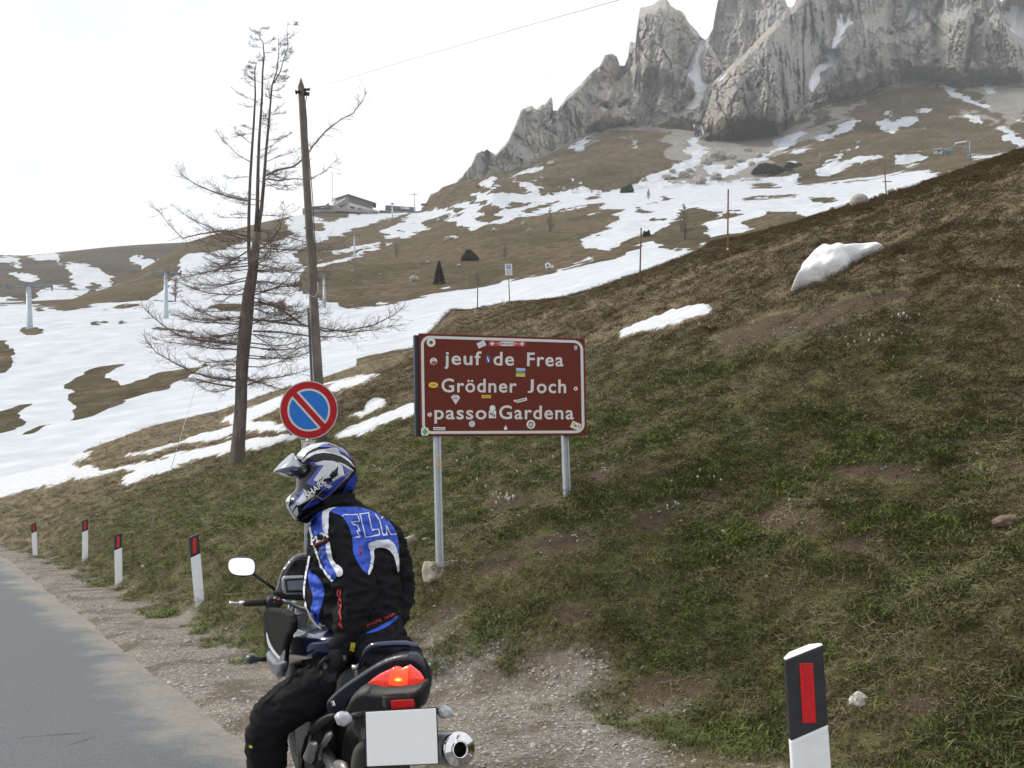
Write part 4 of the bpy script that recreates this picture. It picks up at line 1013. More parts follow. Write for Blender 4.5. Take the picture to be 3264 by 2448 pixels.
def text_shape(body, bold=0.0, space=1.0):
    key = (body, bold, space)
    if key in _txt: return _txt[key]
    cu = bpy.data.curves.new('t', 'FONT'); cu.body = body; cu.offset = bold; cu.space_character = space; cu.resolution_u = 4; cu.fill_mode = 'FRONT'
    o = bpy.data.objects.new('t', cu); COL.objects.link(o)
    bpy.context.view_layer.update()
    dg = bpy.context.evaluated_depsgraph_get(); me = o.evaluated_get(dg).to_mesh()
    V = np.array([(v.co.x, v.co.y) for v in me.vertices]); F = [tuple(p.vertices) for p in me.polygons]
    o.evaluated_get(dg).to_mesh_clear()
    bpy.data.objects.remove(o); bpy.data.curves.remove(cu)
    _txt[key] = (V, F)
    return V, F
def lettering(name, crop, body, x0, x1, y0, y1, cap, hit, material, parent, bold=.02, space=1.0, slant=0.0, fit=False):
    """text whose baseline runs from (x0,y0) to (x1,y1) in crop pixels with cap height cap"""
    V, F = text_shape(body, bold, space)
    capV = text_shape('H', bold)[0]; ch = capV[:, 1].max() - max(0, capV[:, 1].min()); b0 = capV[:, 1].min()
    t = (V[:, 0] - V[:, 0].min()) / (V[:, 0].max() - V[:, 0].min()); h = (V[:, 1] - b0) / (capV[:, 1].max() - b0)
    if fit: h = (V[:, 1] - V[:, 1].min()) / (V[:, 1].max() - V[:, 1].min())
    ux = np.array([x1 - x0, y1 - y0]); up = np.array([ux[1], -ux[0]]) / np.hypot(*ux) * cap
    P = np.array([x0, y0])[None] + ux[None] * t[:, None] + (up + ux / np.hypot(*ux) * cap * slant)[None] * h[:, None]
    return print_mesh(name, c2s(crop, P), F, hit, material, parent, False)
def pillow(name, poly_s, p0, n, thick, R, spacing, material, parent=None, back=1.0, disp=None, flat=0.0):
    """outline traced in the photograph, laid in the plane (p0, n) and swollen to a rounded solid of half thickness `thick` (m) with rim radius R (pixels)"""
    n = Vector(n).normalized()
    if n.dot(Vector(CAM) - Vector(p0)) < 0: n = -n
    poly_s = np.asarray(poly_s)
    V2, F = cdt_fill(poly_s, spacing)
    sd = np.abs(poly_sd(V2, poly_s, 1e6)); sd[sd < 1e-3] = 0
    q = np.clip(sd / R, 0, 1); h = np.sqrt(np.maximum(0, 1 - (1 - q) ** 2)) * thick
    base = [ray_plane(x, y, p0, n) for x, y in V2]
    nv = len(V2)
    fr = [base[i] + n * (h[i] + flat * (sd[i] > 0)) for i in range(nv)]
    if disp is not None:
        dd = disp(np.array([tuple(p) for p in fr])) * np.clip(sd / (R * .5), 0, 1)
        fr = [fr[i] + n * float(dd[i]) for i in range(nv)]
    bk = [base[i] - n * (h[i] * back) for i in range(nv)]
    rim = sd < 1e-3
    mp_ = [i if rim[i] else nv + i for i in range(nv)]
    V = fr + bk; FF = [tuple(f) for f in F] + [tuple(mp_[i] for i in f[::-1]) for f in F]
    me = bpy.data.meshes.new(name); me.from_pydata([tuple(p) for p in V], [], FF); me.update()
    bm = bmesh.new(); bm.from_mesh(me); bmesh.ops.delete(bm, geom=[v for v in bm.verts if not v.link_faces], context='VERTS'); bmesh.ops.recalc_face_normals(bm, faces=bm.faces); bm.to_mesh(me); bm.free()
    return link(name, me, parent, material, True)
def bvh_of(*objs):
    V = []; F = []
    for o in objs:
        b = len(V); mw = o.matrix_world
        V += [mw @ v.co for v in o.data.vertices]; F += [tuple(i + b for i in p.vertices) for p in o.data.polygons]
    return BVHTree.FromPolygons(V, F)

# ------------------------------------------------------------------ paints
M_white = mat('white_plastic', (.74, .75, .77), .5, var=.05)
M_black = mat('black_plastic', (.018, .019, .023), .45, var=.2)
M_redref = mat('red_reflector', (.52, .012, .014), .25, var=.15, scale=90)
M_galv = mat('galvanised_steel', (.40, .43, .46), .45, .55, var=.12, scale=9)
M_brown = mat('brown_sign_foil', (.132, .025, .016), .5, var=.07, scale=5, Specular_IOR_Level=.15)
M_signwhite = mat('white_sign_foil', (.62, .62, .60), .45, var=.05, scale=8)
M_dark = mat('dark_steel', (.025, .027, .032), .5, .3)
M_conc = mat('weathered_concrete', (.27, .24, .195), .95, var=.25, scale=14, bump=.6, bscale=60, bdist=.01)
M_wood = mat('weathered_wood', (.135, .115, .10), .9, var=.35, scale=3)
M_redwood = mat('red_stained_wood', (.125, .055, .035), .85, var=.35, scale=8)

# ------------------------------------------------------------------ road posts
def delineator(base, height, facing, lean_x, label):
    root = empty('road_post', base, label, 'road post', 'black and white road posts along the verge')
    f = Vector((facing[0], facing[1], 0)).normalized(); rgt = Vector((0, 0, 1)).cross(f) * 1.0
    base = Vector(base)
    W2, D2 = .062, .05
    def pt(x, y, z): return base + rgt * (x + lean_x * z) + f * y + Vector((0, 0, z))
    def section(z0f, z1f, inset=0):
        outline = [(-W2, .035), (W2, .035), (W2, .0), (W2 * .55, -D2), (-W2 * .55, -D2), (-W2, .0)]
        outline = [(a * (1 - inset), b * (1 - inset)) for a, b in outline]
        n = len(outline)
        V = [pt(a, b, z0f(a, b)) for a, b in outline] + [pt(a, b, z1f(a, b)) for a, b in outline]
        return V, [tuple(range(n))[::-1], tuple(range(n, 2 * n))] + [(i, (i + 1) % n, n + (i + 1) % n, n + i) for i in range(n)]
    top = lambda a, b: height - .035 + a * .38
    cut = lambda a, b: height - .292 + a * .42
    cap0 = lambda a, b: top(a, b) - .0015
    MB().add(*section(lambda a, b: -.15, cut)).build('body', M_white, root, .006)
    MB().add(*section(cut, cap0)).build('black_band', M_black, root, .005)
    MB().add(*section(cap0, top, .01)).build('cap', M_white, root)
    zc = height - .165
    MB().box(pt(.003, .037, zc), (.044, .008, .19), Matrix((( rgt.x, f.x, 0), (rgt.y, f.y, 0), (0, 0, 1)))).build('reflector', M_redref, root, .002)
    return root
posts = [((2563, 2085), None, 'black and white road post with red reflector on the gravel beside the lay-by', 0.0)]
nb = at(*c1('G', 1385, 772), 3.4)
delineator((nb.x, nb.y, 0.0), nb.z + .012, (-.10, -1), -.012, 'big black and white road post standing on the gravel of the lay-by')
for (bx, by), (tx, ty), lab in (((2015, 1160), (1952, 432), 'leaning road post where the gravel verge meets the grass bank, first after the lay-by'), ((1197, 858), (1190, 330), 'upright road post on the verge, second after the lay-by'),
                           ((858, 662), (857, 225), 'upright road post on the verge, third after the lay-by'), ((357, 542), (341, 185), 'road post at the far bend of the road')):
    b = ray_plane(*c1('D', bx, by), (0, 0, 0.0), (0, 0, 1)); t = at(*c1('D', tx, ty), b.y)
    h = t.z
    delineator((b.x, b.y, float(zg(b.x, b.y)[0]) - .02), h, (-b.x * .75, -b.y), (t.x - b.x) / h, lab)

# ------------------------------------------------------------------ pass sign
YL, YR = 8.9, 9.48
sTL, sBL, sTR, sBR = at(*c1('S', 190, 145), YL), at(*c1('S', 207, 1281), YL), at(*c1('S', 2020, 203), YR), at(*c1('S', 2040, 1270), YR)
sU = ((sTR - sTL) + (sBR - sBL)).normalized(); sV = ((sTL - sBL) + (sTR - sBR)).normalized(); sN = sU.cross(sV).normalized(); sC = (sTL + sBL + sTR + sBR) / 4
if sN.dot(Vector(CAM) - sC) < 0: sN = -sN
sign = empty('pass_sign', (sC.x, sC.y, float(zg(sC.x, sC.y)[0])), 'brown mountain pass sign board covered in small stickers on two steel posts', 'road sign')
H0 = plane_hit(sC, sN, 0.0)
def sp(x, y): return H0(*c1('S', x, y))
MB().prism([sp(190, 145), sp(2020, 203), sp(2040, 1270), sp(207, 1281)], -sN * .022).build('panel', M_brown, sign, .004)
MB().prism([sp(150, 160) - sN * .026, sp(1990, 215) - sN * .026, sp(2010, 1268) - sN * .026, sp(166, 1279) - sN * .026], -sN * .05).build('panel_frame', mat('navy_back_frame', (.012, .018, .035), .5), sign, .004)
h3 = plane_hit(sC, sN, .0015); h4 = plane_hit(sC, sN, .003); h5 = plane_hit(sC, sN, .0045)
def smap(u, v):   # panel fractions (0..1, v down) to S pixels
    a = np.array([190, 145]) * (1 - u) + np.array([2020, 203]) * u; b = np.array([207, 1281]) * (1 - u) + np.array([2040, 1270]) * u
    return tuple(a * (1 - v) + b * v)
def rrect(u0, v0, u1, v1, ru, rv, k=6):
    pts = []
    for cu, cv, a0 in ((u1 - ru, v0 + rv, -90), (u1 - ru, v1 - rv, 0), (u0 + ru, v1 - rv, 90), (u0 + ru, v0 + rv, 180)):
        for j in range(k + 1):
            a = math.radians(a0 + 90 * j / k); pts.append((cu + ru * math.cos(a), cv + rv * math.sin(a)))
    return pts
o_, i_ = rrect(.012, .022, .988, .978, .055, .09), rrect(.0285, .049, .9715, .951, .040, .066)
n_ = len(o_); Vb = [smap(*p) for p in o_] + [smap(*p) for p in i_]
print_mesh('border', c2s('S', Vb), [(k, (k + 1) % n_, n_ + (k + 1) % n_, n_ + k) for k in range(n_)], h3, M_signwhite, sign, False)
for nm, words in (('lettering', (('jeuf', 470, 880, 493, 497), ('de', 1012, 1238, 500, 503), ('Frea', 1382, 1783, 508, 512))), ('lettering', (('Grödner', 440, 1268, 795, 800), ('J', 1388, 1455, 803, 804), ('och', 1490, 1812, 804, 806))), ('lettering', (('passo', 362, 936, 1093, 1095), ('Gardena', 1075, 1897, 1092, 1095)))):
    for body, xa, xb, ya, yb in words:
        lettering(nm, 'S', body, xa, xb, ya, yb, 150, h3, M_signwhite, sign, .016, 1.12, 0.0, body == 'J')
def sticker(kind, x, y, w, h, cols, rot=0, txt=None):
    def mk(c): return mat('sticker_%02d_%02d_%02d' % tuple(int(q * 99) for q in c), c, .4, var=.05)
    ca, sa = math.cos(math.radians(rot)), math.sin(math.radians(rot))
    def T_(pts): return [(x + a * ca - b * sa, y + a * sa + b * ca) for a, b in pts]
    shp = {'disc': ell(0, 0, w / 2, h / 2, 20), 'rect': [(-w/2, -h/2), (w/2, -h/2), (w/2, h/2), (-w/2, h/2)], 'round': [(a * w - w / 2, b * h - h / 2) for a, b in rrect(0, 0, 1, 1, .22, .22, 3)],
           'kite': [(-w/2, -h*.25), (-w*.25, -h/2), (w*.25, -h/2), (w/2, -h*.2), (0, h/2)], 'shield': [(-w/2, -h*.4), (0, -h/2), (w/2, -h*.4), (w*.35, 0), (w*.4, h*.4), (0, h/2), (-w*.4, h*.4), (-w*.35, 0)],
           'candle': [(-w/2, h/2), (-w/2, 0), (-w*.1, -h*.1), (0, -h/2), (w*.2, -h*.1), (w/2, 0), (w/2, h/2)]}[kind]
    o = decal('sticker', 'S', T_(shp), h4, mk(cols[0]), sign, 40)
    hh = [h5, plane_hit(sC, sN, .006), plane_hit(sC, sN, .0075)]
    for k, (c, sh) in enumerate(cols[1:]):
        decal('sticker_print', 'S', T_([(a * w, b * h) for a, b in sh]), hh[min(k, 2)], mk(c), o, 40)
    if txt:
        body, c, cap, ww = txt
        lettering('sticker_lettering', 'S', body, x - ww / 2 * ca, x + ww / 2 * ca, y - ww / 2 * sa + cap / 2, y + ww / 2 * sa + cap / 2, cap, hh[2], mk(c), o, .02)
    return o
eu = lambda rx, ry, cx=0, cy=0, n=14: ell(cx, cy, rx, ry, n)
rc_ = lambda x0, y0, x1, y1: [(x0, y0), (x1, y0), (x1, y1), (x0, y1)]
W_, BL_, YE_, RD_, GR_, BK_ = (.72, .72, .70), (.03, .05, .25), (.72, .52, .03), (.50, .02, .03), (.05, .35, .10), (.03, .03, .035)
sticker('disc', 325, 247, 100, 102, [(.70, .60, .25), (W_, eu(.42, .42)), (BL_, eu(.22, .2)), (GR_, eu(.1, .08, -.1, .1))])
sticker('rect', 880, 268, 92, 62, [(.60, .62, .66), ((.45, .47, .52), rc_(-.35, .05, .35, .12))], -24)
sticker('rect', 1162, 262, 406, 56, [RD_, (W_, [(-.28, 0), (-.15, -.42), (.15, -.42), (.28, 0), (.15, .42), (-.15, .42)]), (W_, rc_(-.46, -.12, -.34, .12)), (W_, rc_(.34, -.12, .46, .12)), (W_, rc_(-.42, -.4, -.385, .4)), (W_, rc_(.385, -.4, .42, .4))], 0.5, ('HOPP SCHWIIZ', BK_, 22, 200))
sticker('shield', 1918, 305, 54, 72, [(.06, .06, .07), (W_, eu(.3, .3)), (RD_, eu(.15, .2))])
sticker('disc', 353, 455, 80, 78, [W_, ((.20, .10, .07), [(-.35, .05), (.3, -.05), (.45, .1), (.3, .4), (-.2, .45)]), ((.55, .35, .3), eu(.2, .12, 0, -.2))])
sticker('shield', 954, 432, 58, 96, [BL_, (W_, rc_(-.2, -.3, -.05, .05)), (W_, rc_(-.05, .05, .2, .3))], 0, ('G', W_, 26, 22))
sticker('rect', 1311, 578, 106, 98, [(.10, .14, .30), ((.55, .55, .05), rc_(-.46, .1, .46, .46)), ((.35, .55, .75), rc_(-.46, -.46, .46, -.2)), ((.45, .18, .05), eu(.26, .17, 0, 0)), ((.10, .30, .08), eu(.12, .13, -.34, -.08))], 2)
sticker('disc', 350, 716, 106, 64, [YE_, ((.35, .22, .02), eu(.14, .16, -.1, 0)), ((.35, .22, .02), eu(.12, .14, .12, 0))])
sticker('disc', 1918, 756, 54, 54, [RD_, (W_, eu(.4, .4)), (BK_, eu(.15, .2))])
sticker('kite', 595, 878, 104, 106, [(.62, .60, .60), ((.20, .20, .24), [(-.4, -.1), (-.1, -.25), (.0, -.15), (.35, -.2), (.1, -.05), (-.1, -.1)]), ((.55, .15, .15), rc_(-.1, -.42, .1, -.36))])
sticker('rect', 933, 844, 102, 34, [YE_, ((.45, .30, .02), rc_(-.4, -.1, .4, .1))], 0, ('HEIDELAND', (.25, .16, .02), 12, 80))
sticker('rect', 1322, 884, 120, 34, [W_], -14, ('SNOWBOARD', BK_, 16, 96))
sticker('disc', 1250, 896, 36, 40, [RD_, (W_, rc_(-.4, -.4, .4, 0))])
sticker('disc', 310, 1042, 62, 62, [RD_, (W_, eu(.36, .36)), (BK_, [(-.2, -.25), (-.1, -.3), (.2, .2), (.1, .3)])])
sticker('disc', 1003, 968, 76, 82, [BK_, (W_, eu(.42, .42, -.02, .06))])
sticker('rect', 1001, 1040, 80, 84, [W_, (BK_, [(-.36, -.2), (-.2, -.3), (-.1, .0), (.1, -.3), (.2, -.25), (.0, .1), (-.2, .15)]), (BK_, [(.05, .2), (.3, -.05), (.36, .0), (.35, .3), (.2, .32)])], 0)
sticker('disc', 776, 1145, 68, 72, [(.58, .60, .60), ((.50, .52, .52), eu(.36, .36))])
sticker('disc', 1425, 1150, 94, 98, [W_, (BK_, eu(.30, .33, 0, .02)), (W_, eu(.18, .20, 0, .04)), (BK_, eu(.06, .10, 0, .06))])
sticker('candle', 1146, 1180, 34, 60, [W_])
sticker('rect', 415, 1197, 130, 34, [W_], 0.5, ('SCHALDHAI', BK_, 16, 110))
sticker('round', 257, 1230, 82, 88, [(.62, .66, .62), (GR_, [(-.3, -.12), (-.12, -.12), (-.12, -.36), (.16, -.36), (.16, -.12), (.36, -.12), (.36, .14), (.16, .14), (.16, .38), (-.12, .38), (-.12, .14), (-.3, .14)])])
sticker('rect', 1918, 1165, 104, 78, [(.66, .64, .55), ((.45, .50, .08), eu(.18, .16, -.22, -.14)), (BK_, eu(.13, .12, 0, .02)), (RD_, eu(.1, .1, .3, -.1))], 24)
# posts of the sign
for (xt, xb, lab) in ((395, 945, 0), (1803, 0, 1)):
    top = sp(xt, 1230) - sN * .075
    if lab == 0: bot = at(*sxy(950, 1216), 8.95)
    else: bot = at(*sxy(1224.5, 1062), 9.52)
    gz_ = min(bot.z, float(zg(bot.x, bot.y)[0])) - .25
    top2 = sp(xt, 300) - sN * .075
    pw = .058
    mb = MB(); d_ = (bot - top)
    Mx = Matrix((sU, -sN, Vector((0, 0, 1)))).transposed()
    a = Vector((bot.x, bot.y, gz_)); b = top2
    c_ = [(-pw/2, -.03), (pw/2, -.03), (pw/2, .03), (pw*.16, .03), (pw*.16, .018), (-pw*.16, .018), (-pw*.16, .03), (-pw/2, .03)]
    Va = [a + sU * p + sN * q for p, q in c_]; Vb_ = [b + sU * p + sN * q for p, q in c_]
    mb.add(Va + Vb_, [tuple(range(8))[::-1], tuple(range(8, 16))] + [(k, (k + 1) % 8, 8 + (k + 1) % 8, 8 + k) for k in range(8)])
    po = mb.build('post', M_galv, sign, .003)
    if lab == 0:
        for (yy, c, rr) in ((1590, (.72, .36, .04), 20), (1490, (.55, .42, .46), 16)):
            q = at(*c1('S', 397, yy), 8.95) ; hq = plane_hit(q + sN * .034, sN, 0)
            decal('sticker', 'S', ell(400, yy, rr, rr * 1.3), hq, mat('post_sticker_%d' % yy, c, .5), po, 30)
# concrete footings showing at the sign's posts
fb = at(*c1('W', 500, 470), 8.95)
def noise_rock(name, poly_crop, poly, p0, n, thick, R, material, parent, amp, fr, spacing=6):
    return pillow(name, chaikin(c2s(poly_crop, poly), 1), p0, n, thick, R, spacing, material, parent, disp=lambda P: amp * fbm(P / fr, 3, 5))
noise_rock('footing', 'W', [(330, 500), (350, 468), (480, 478), (600, 470), (700, 445), (730, 490), (640, 560), (560, 640), (470, 680), (400, 720), (340, 700), (322, 620), (318, 560)], fb + Vector((0, .06, 0)), (0.1, -1, 1.0), .022, 10, M_conc, sign, .05, .08)
fb2 = at(*c1('W', 100, 280), 9.6)
slab = noise_rock('concrete_slab', 'W', [(30, 260), (130, 220), (260, 170), (230, 240), (420, 215), (400, 250), (200, 270), (120, 400), (60, 430)], fb2 + Vector((0, .05, 0)), (.1, -1, .8), .045, 12, M_conc, None, .05, .10)
tag(slab, 'broken pale concrete slab sticking out of the bank left of the brown sign', 'concrete slab')

# ------------------------------------------------------------------ no parking sign
yN = 10.7
nC = at(*c1('C', 1555, 1117), yN); nn_ = (Vector(CAM) - nC); nn_.z *= .3; nn_ = (nn_.normalized() + Vector((.10, 0, 0))).normalized()
nps = empty('no_parking_sign', (nC.x, nC.y, float(zg(nC.x, nC.y)[0])), 'round red and blue no parking sign on a grey post behind the rider', 'road sign')
hN = plane_hit(nC, nn_, 0)
circ = lambda r, n=40: [(1555 + r * math.cos(6.28319 * k / n), 1117 + r * math.sin(6.28319 * k / n)) for k in range(n)]
MB().prism([hN(*c1('C', *p)) for p in circ(147)], -nn_ * .012).build('disc', mat('grey_sign_rim', (.50, .50, .50), .45), nps)
def flat(name, pts, off, m): return decal(name, 'C', pts, plane_hit(nC, nn_, off), m, nps, 60)
M_sred = mat('red_sign_foil', (.42, .014, .020), .45, var=.06, Specular_IOR_Level=.2); M_sblue = mat('blue_sign_foil', (.025, .17, .58), .45, var=.06, Specular_IOR_Level=.2)
flat('red_ring', circ(142), .002, M_sred); flat('white_rim', circ(108), .0035, M_signwhite); flat('blue_field', circ(98), .005, M_sblue)
def bar(w, r):
    a = math.radians(48); ux, uy = math.cos(a), math.sin(a); pts = []
    return [(1555 + ux * q - uy * p, 1117 + uy * q + ux * p) for q, p in ((-r, -w), (r, -w), (r, w), (-r, w))]
flat('white_band', bar(24, 101), .0065, M_signwhite); flat('red_band', bar(14, 116), .008, M_sred)
pl = [hN(*c1('H', *p)) - nn_ * .003 for p in ((490, 60), (690, 60), (692, 400), (494, 400))]
MB().prism(pl, -nn_ * .006).build('sub_plate', M_signwhite, nps, .006)
hNp = plane_hit(nC, nn_, .0)
decal('arrow', 'H', [(590, 100), (640, 160), (610, 160), (610, 230), (575, 230), (575, 160), (545, 160)], hNp, M_sred, nps, 40)
decal('plate_rim', 'H', stroke('H', [(502, 150), (502, 85), (520, 72), (670, 72), (684, 85), (684, 150)], 7), hNp, M_black, nps, 40)
gb = float(zg(nC.x + .06, nC.y)[0])
pT = hN(*c1('C', 1562, 1060)) - nn_ * .045; pB = at(*c1('R', 432, 600), yN + .04); dirp = (pB - pT) / (pB.z - pT.z)
MB().tube([pT, pT + dirp * (gb - .3 - pT.z)], .031, 12).build('post', M_galv, nps, 0, True)

# ------------------------------------------------------------------ utility pole with its cable
yP = 22.5
pt_ = at(*c1('A', 1516, 436), yP); pb_ = at(*c1('C', 1620, 1250), yP); pdir = (pb_ - pt_)
gz_ = float(zg(pb_.x, pb_.y)[0])
pole = empty('utility_pole', (pb_.x, pb_.y, gz_), 'tall leaning weathered wooden utility pole beside the bare larch', 'utility pole')
foot = pt_ + pdir * ((gz_ - .3 - pt_.z) / pdir.z)
pts = [pt_.lerp(foot, k / 10) for k in range(11)]; pr = [.074 + .042 * k / 10 for k in range(11)]
sh = MB(); sh.tube([pt_ + Vector((0, 0, .20))] + pts, [.012] + pr, 14)
sh.build('pole', M_wood, pole, 0, True)
for p, q, rr in (((1488, 465), (1512, 460), .06), ((1530, 452), (1560, 450), .05), ((1535, 470), (1556, 474), .07)):
    a = at(*c1('A', *p), yP - .1); b = at(*c1('A', *q), yP - .1)
    MB().tube([a, a.lerp(b, .5), b], [rr, rr * .55, rr * .8], 8).build('insulator', M_dark, pole)
cab = [at(*c1('A', *p), yP - .16) for p in ((1545, 480), (1538, 520), (1545, 600), (1548, 700), (1562, 850), (1575, 1000), (1583, 1150), (1590, 1300), (1600, 1420))]
MB().tube(cab, .011, 5).build('down_cable', M_dark, pole)
loop = [at(*c1('A', *p), yP - .28) for p in ((1600, 1420), (1602, 1470), (1585, 1495), (1562, 1490), (1548, 1470), (1545, 1500))]
MB().tube(loop, .012, 5).build('cable_loop', mat('grey_cable', (.4, .4, .42), .6), pole)
MB().box(at(*c1('A', 1538, 1450), yP - .2), (.12, .10, .26)).build('junction_box', mat('grey_olive_box', (.20, .19, .16), .6), pole, .01)
MB().tube([at(*c1('A', 1551, 1550), yP - .2), at(*c1('C', 1558, 700), yP - .1), at(*c1('C', 1570, 960), yP - .1), at(*c1('C', 1588, 1250), yP - .1)], .030, 8).build('conduit', mat('grey_conduit', (.07, .075, .085), .6), pole, 0, True)
w0 = at(*c1('A', 1558, 448), yP - .1)
wire = [w0] + [at(*c1('A', x, y), Y) for x, y, Y in ((1700, 410, 20.5), (1850, 365, 18.6), (2020, 313, 16.8))] + [at(*c1('K1', x, y), Y) for x, y, Y in ((660, 170, 13), (1000, 75, 11), (1260, 2, 9.6), (1700, -150, 8))]
tag(MB().tube(wire, .0032, 5).build('overhead_wire', mat('copper_wire', (.20, .12, .09), .6)), 'thin overhead wire running from the top of the utility pole', 'wire')

# ------------------------------------------------------------------ larches
def bark_material():
    g = G('larch_bark')
    n = g.noise(9, 8, .8, g.map((1, 1, .3)))
    c = g.ramp(n, [(.3, (.060, .050, .044)), (.5, (.150, .125, .112)), (.72, (.27, .235, .215))])
    g.bump(n, 1.0, .06)
    return g.done(c, .95, Specular_IOR_Level=.1)
M_bark = bark_material(); M_twig = mat('larch_twigs', (.20, .155, .13), .9, var=.3, scale=4)
def grow(mb, start, d, length, r0, rr, up_bend, twigs, level=0, wob=.12):
    """one drooping branch that turns up at its end, with side twigs"""
    n = 7 if level == 0 else (4 if level == 1 else 3)
    p = Vector(start); d = Vector(d).normalized(); pts = [p.copy()]; step = length / (n - 1); dirs = []
    for k in range(1, n):
        t = k / (n - 1)
        d = (d + Vector((rr.gauss(0, wob), rr.gauss(0, wob), rr.gauss(0, wob * .7) + up_bend * (t - .35)))).normalized()
        p = p + d * step; pts.append(p.copy()); dirs.append(d.copy())
    rad = [max(r0 * (1 - .82 * k / (n - 1)), .0030) for k in range(n)]
    mb.tube(pts, rad, 5 if level == 0 else 3, cap=False)
    if level >= 2: return
    m = twigs if level == 0 else rr.randint(2, 4)
    for _ in range(m):
        t = rr.uniform(.18, 1.0) if level == 0 else rr.uniform(.2, .95)
        k = min(int(t * (n - 1)), n - 2); f = t * (n - 1) - k
        q = pts[k].lerp(pts[k + 1], f); dd = dirs[k]
        side = dd.cross(Vector((0, 0, 1))); side = side.normalized() if side.length > .1 else Vector((1, 0, 0))
        nd = dd * rr.uniform(.35, .9) + side * rr.choice((-1, 1)) * rr.uniform(.4, 1.0) + Vector((0, 0, rr.uniform(-.35, .45)))
        ln = length * rr.uniform(.12, .32) * (1 - .45 * t) if level == 0 else length * rr.uniform(.35, .6)
        grow(mb, q, nd, max(ln, .10), max(rad[k] * .45, .0042) if level == 0 else .0030, rr, up_bend * .8, 0, level + 1, .2)
def twigs_along(mb, pts, rr, density, ln, up):
    for a, b in zip(pts[:-1], pts[1:]):
        L_ = (b - a).length; dd = (b - a).normalized()
        for _ in range(int(L_ * density)):
            q = a.lerp(b, rr.random()); side = dd.cross(Vector((0, rr.gauss(0, 1), 1))).normalized()
            grow(mb, q, dd * rr.uniform(.3, .9) + side * rr.choice((-1, 1)) * rr.uniform(.4, 1) + Vector((0, 0, rr.uniform(-.3, .5))), ln * rr.uniform(.3, 1.1), .007, rr, up, 0, 1, .2)
yT = 27.0
def tA(crop, x, y, dy=0): return at(*c1(crop, x, y), yT + dy)
tb = tA('C', 1190, 1395); tgz = float(zg(tb.x, tb.y)[0])
larch = empty('larch_tree', (tb.x, tb.y, tgz), 'tall bare larch with three upright stems growing on the grass bank', 'tree')
rr = random.Random(21)
trunk = MB(); pxm = 27.0 / FPX / 1.58
def stem(pts, w): trunk.tube(pts, [q * pxm / 2 * (.60 if q < 37 else .92) for q in w], 12)
foot = Vector((tb.x, tb.y, tgz - .3))
stem([foot, tA('C', 1190, 1395), tA('C', 1203, 1250), tA('C', 1213, 1100), tA('C', 1216, 980), tA('C', 1222, 860), tA('C', 1232, 740), tA('C', 1243, 640), tA('C', 1252, 540), tA('C', 1268, 450), tA('C', 1278, 380), tA('C', 1288, 290), tA('A', 1296, 1170)], [104, 86, 74, 68, 66, 70, 76, 74, 66, 60, 54, 46, 40])
sL = [tA('C', 1262, 420), tA('C', 1254, 330), tA('A', 1252, 1200, .1), tA('A', 1254, 1060, .2), tA('A', 1260, 900, .25), tA('A', 1270, 740, .3), tA('A', 1278, 620, .3), tA('A', 1286, 480, .3), tA('A', 1283, 360, .25), tA('A', 1292, 310, .2)]
sM = [tA('A', 1296, 1170), tA('A', 1296, 1040), tA('A', 1299, 880), tA('A', 1304, 720), tA('A', 1312, 600), tA('A', 1320, 480), tA('A', 1322, 370), tA('A', 1330, 280), tA('A', 1325, 215), tA('A', 1308, 190), tA('A', 1314, 140)]
sR = [tA('A', 1298, 1160), tA('A', 1316, 1060, -.1), tA('A', 1330, 900, -.2), tA('A', 1340, 760, -.25), tA('A', 1352, 640, -.3), tA('A', 1362, 520, -.3), tA('A', 1370, 430, -.3), tA('A', 1396, 350, -.25), tA('A', 1404, 260, -.2), tA('A', 1402, 190, -.2)]
sR2 = [tA('A', 1378, 420, -.3), tA('A', 1412, 360, -.3), tA('A', 1428, 300, -.3), tA('A', 1450, 240, -.3), tA('A', 1445, 150, -.3), tA('A', 1452, 90, -.3)]
stem(sL, [34, 32, 30, 27, 24, 22, 20, 16, 11, 5]); stem(sM, [40, 33, 29, 25, 22, 19, 16, 13, 9, 6, 3]); stem(sR, [36, 32, 28, 24, 20, 17, 14, 10, 7, 3]); stem(sR2, [11, 9, 8, 7, 4, 2])
trunk.build('trunk', M_bark, larch, 0, True)
crown = MB()
def along(pts, t):
    k = min(int(t * (len(pts) - 1)), len(pts) - 2); return pts[k].lerp(pts[k + 1], t * (len(pts) - 1) - k)
main = [tA('C', 1216, 990), tA('C', 1222, 860), tA('C', 1232, 740), tA('C', 1243, 640), tA('C', 1252, 540), tA('C', 1268, 450), tA('C', 1280, 340), tA('A', 1296, 1170)]
def branch_len(z):  # from height above the foot
    return np.interp(z - tgz, [2.0, 2.6, 3.4, 4.2, 5.2, 6.2, 7.2, 8.4, 9.6, 11], [1.5, 2.1, 2.5, 2.3, 2.1, 1.9, 1.6, 1.05, .6, .35])
for pts, cnt in ((main, 62), (sL, 34), (sM, 30), (sR, 40), (sR2, 7)):
    for j in range(cnt):
        q = along(pts, (j + rr.random()) / cnt)
        h = q.z - tgz
        L_ = float(branch_len(q.z)) * rr.uniform(.45, 1.12)
        phi = rr.choice((0, math.pi)) + rr.gauss(0, .65)
        if pts is sL: phi = math.pi + rr.gauss(0, .9)
        if pts is sR or pts is sR2: phi = rr.gauss(0, .9)
        dz = -.10 if h < 5 else .02
        if h > 8.2: dz = .35
        if h > 6 and rr.random() < .35: continue
        grow(crown, q, (math.cos(phi), math.sin(phi) * .9, dz + rr.gauss(0, .13)), L_ * (1.25 if h > 6 else 1), .006 + .0075 * L_, rr, .30, int((12 + 17 * L_) * (1 if h < 6 else .7)), 0, .13)
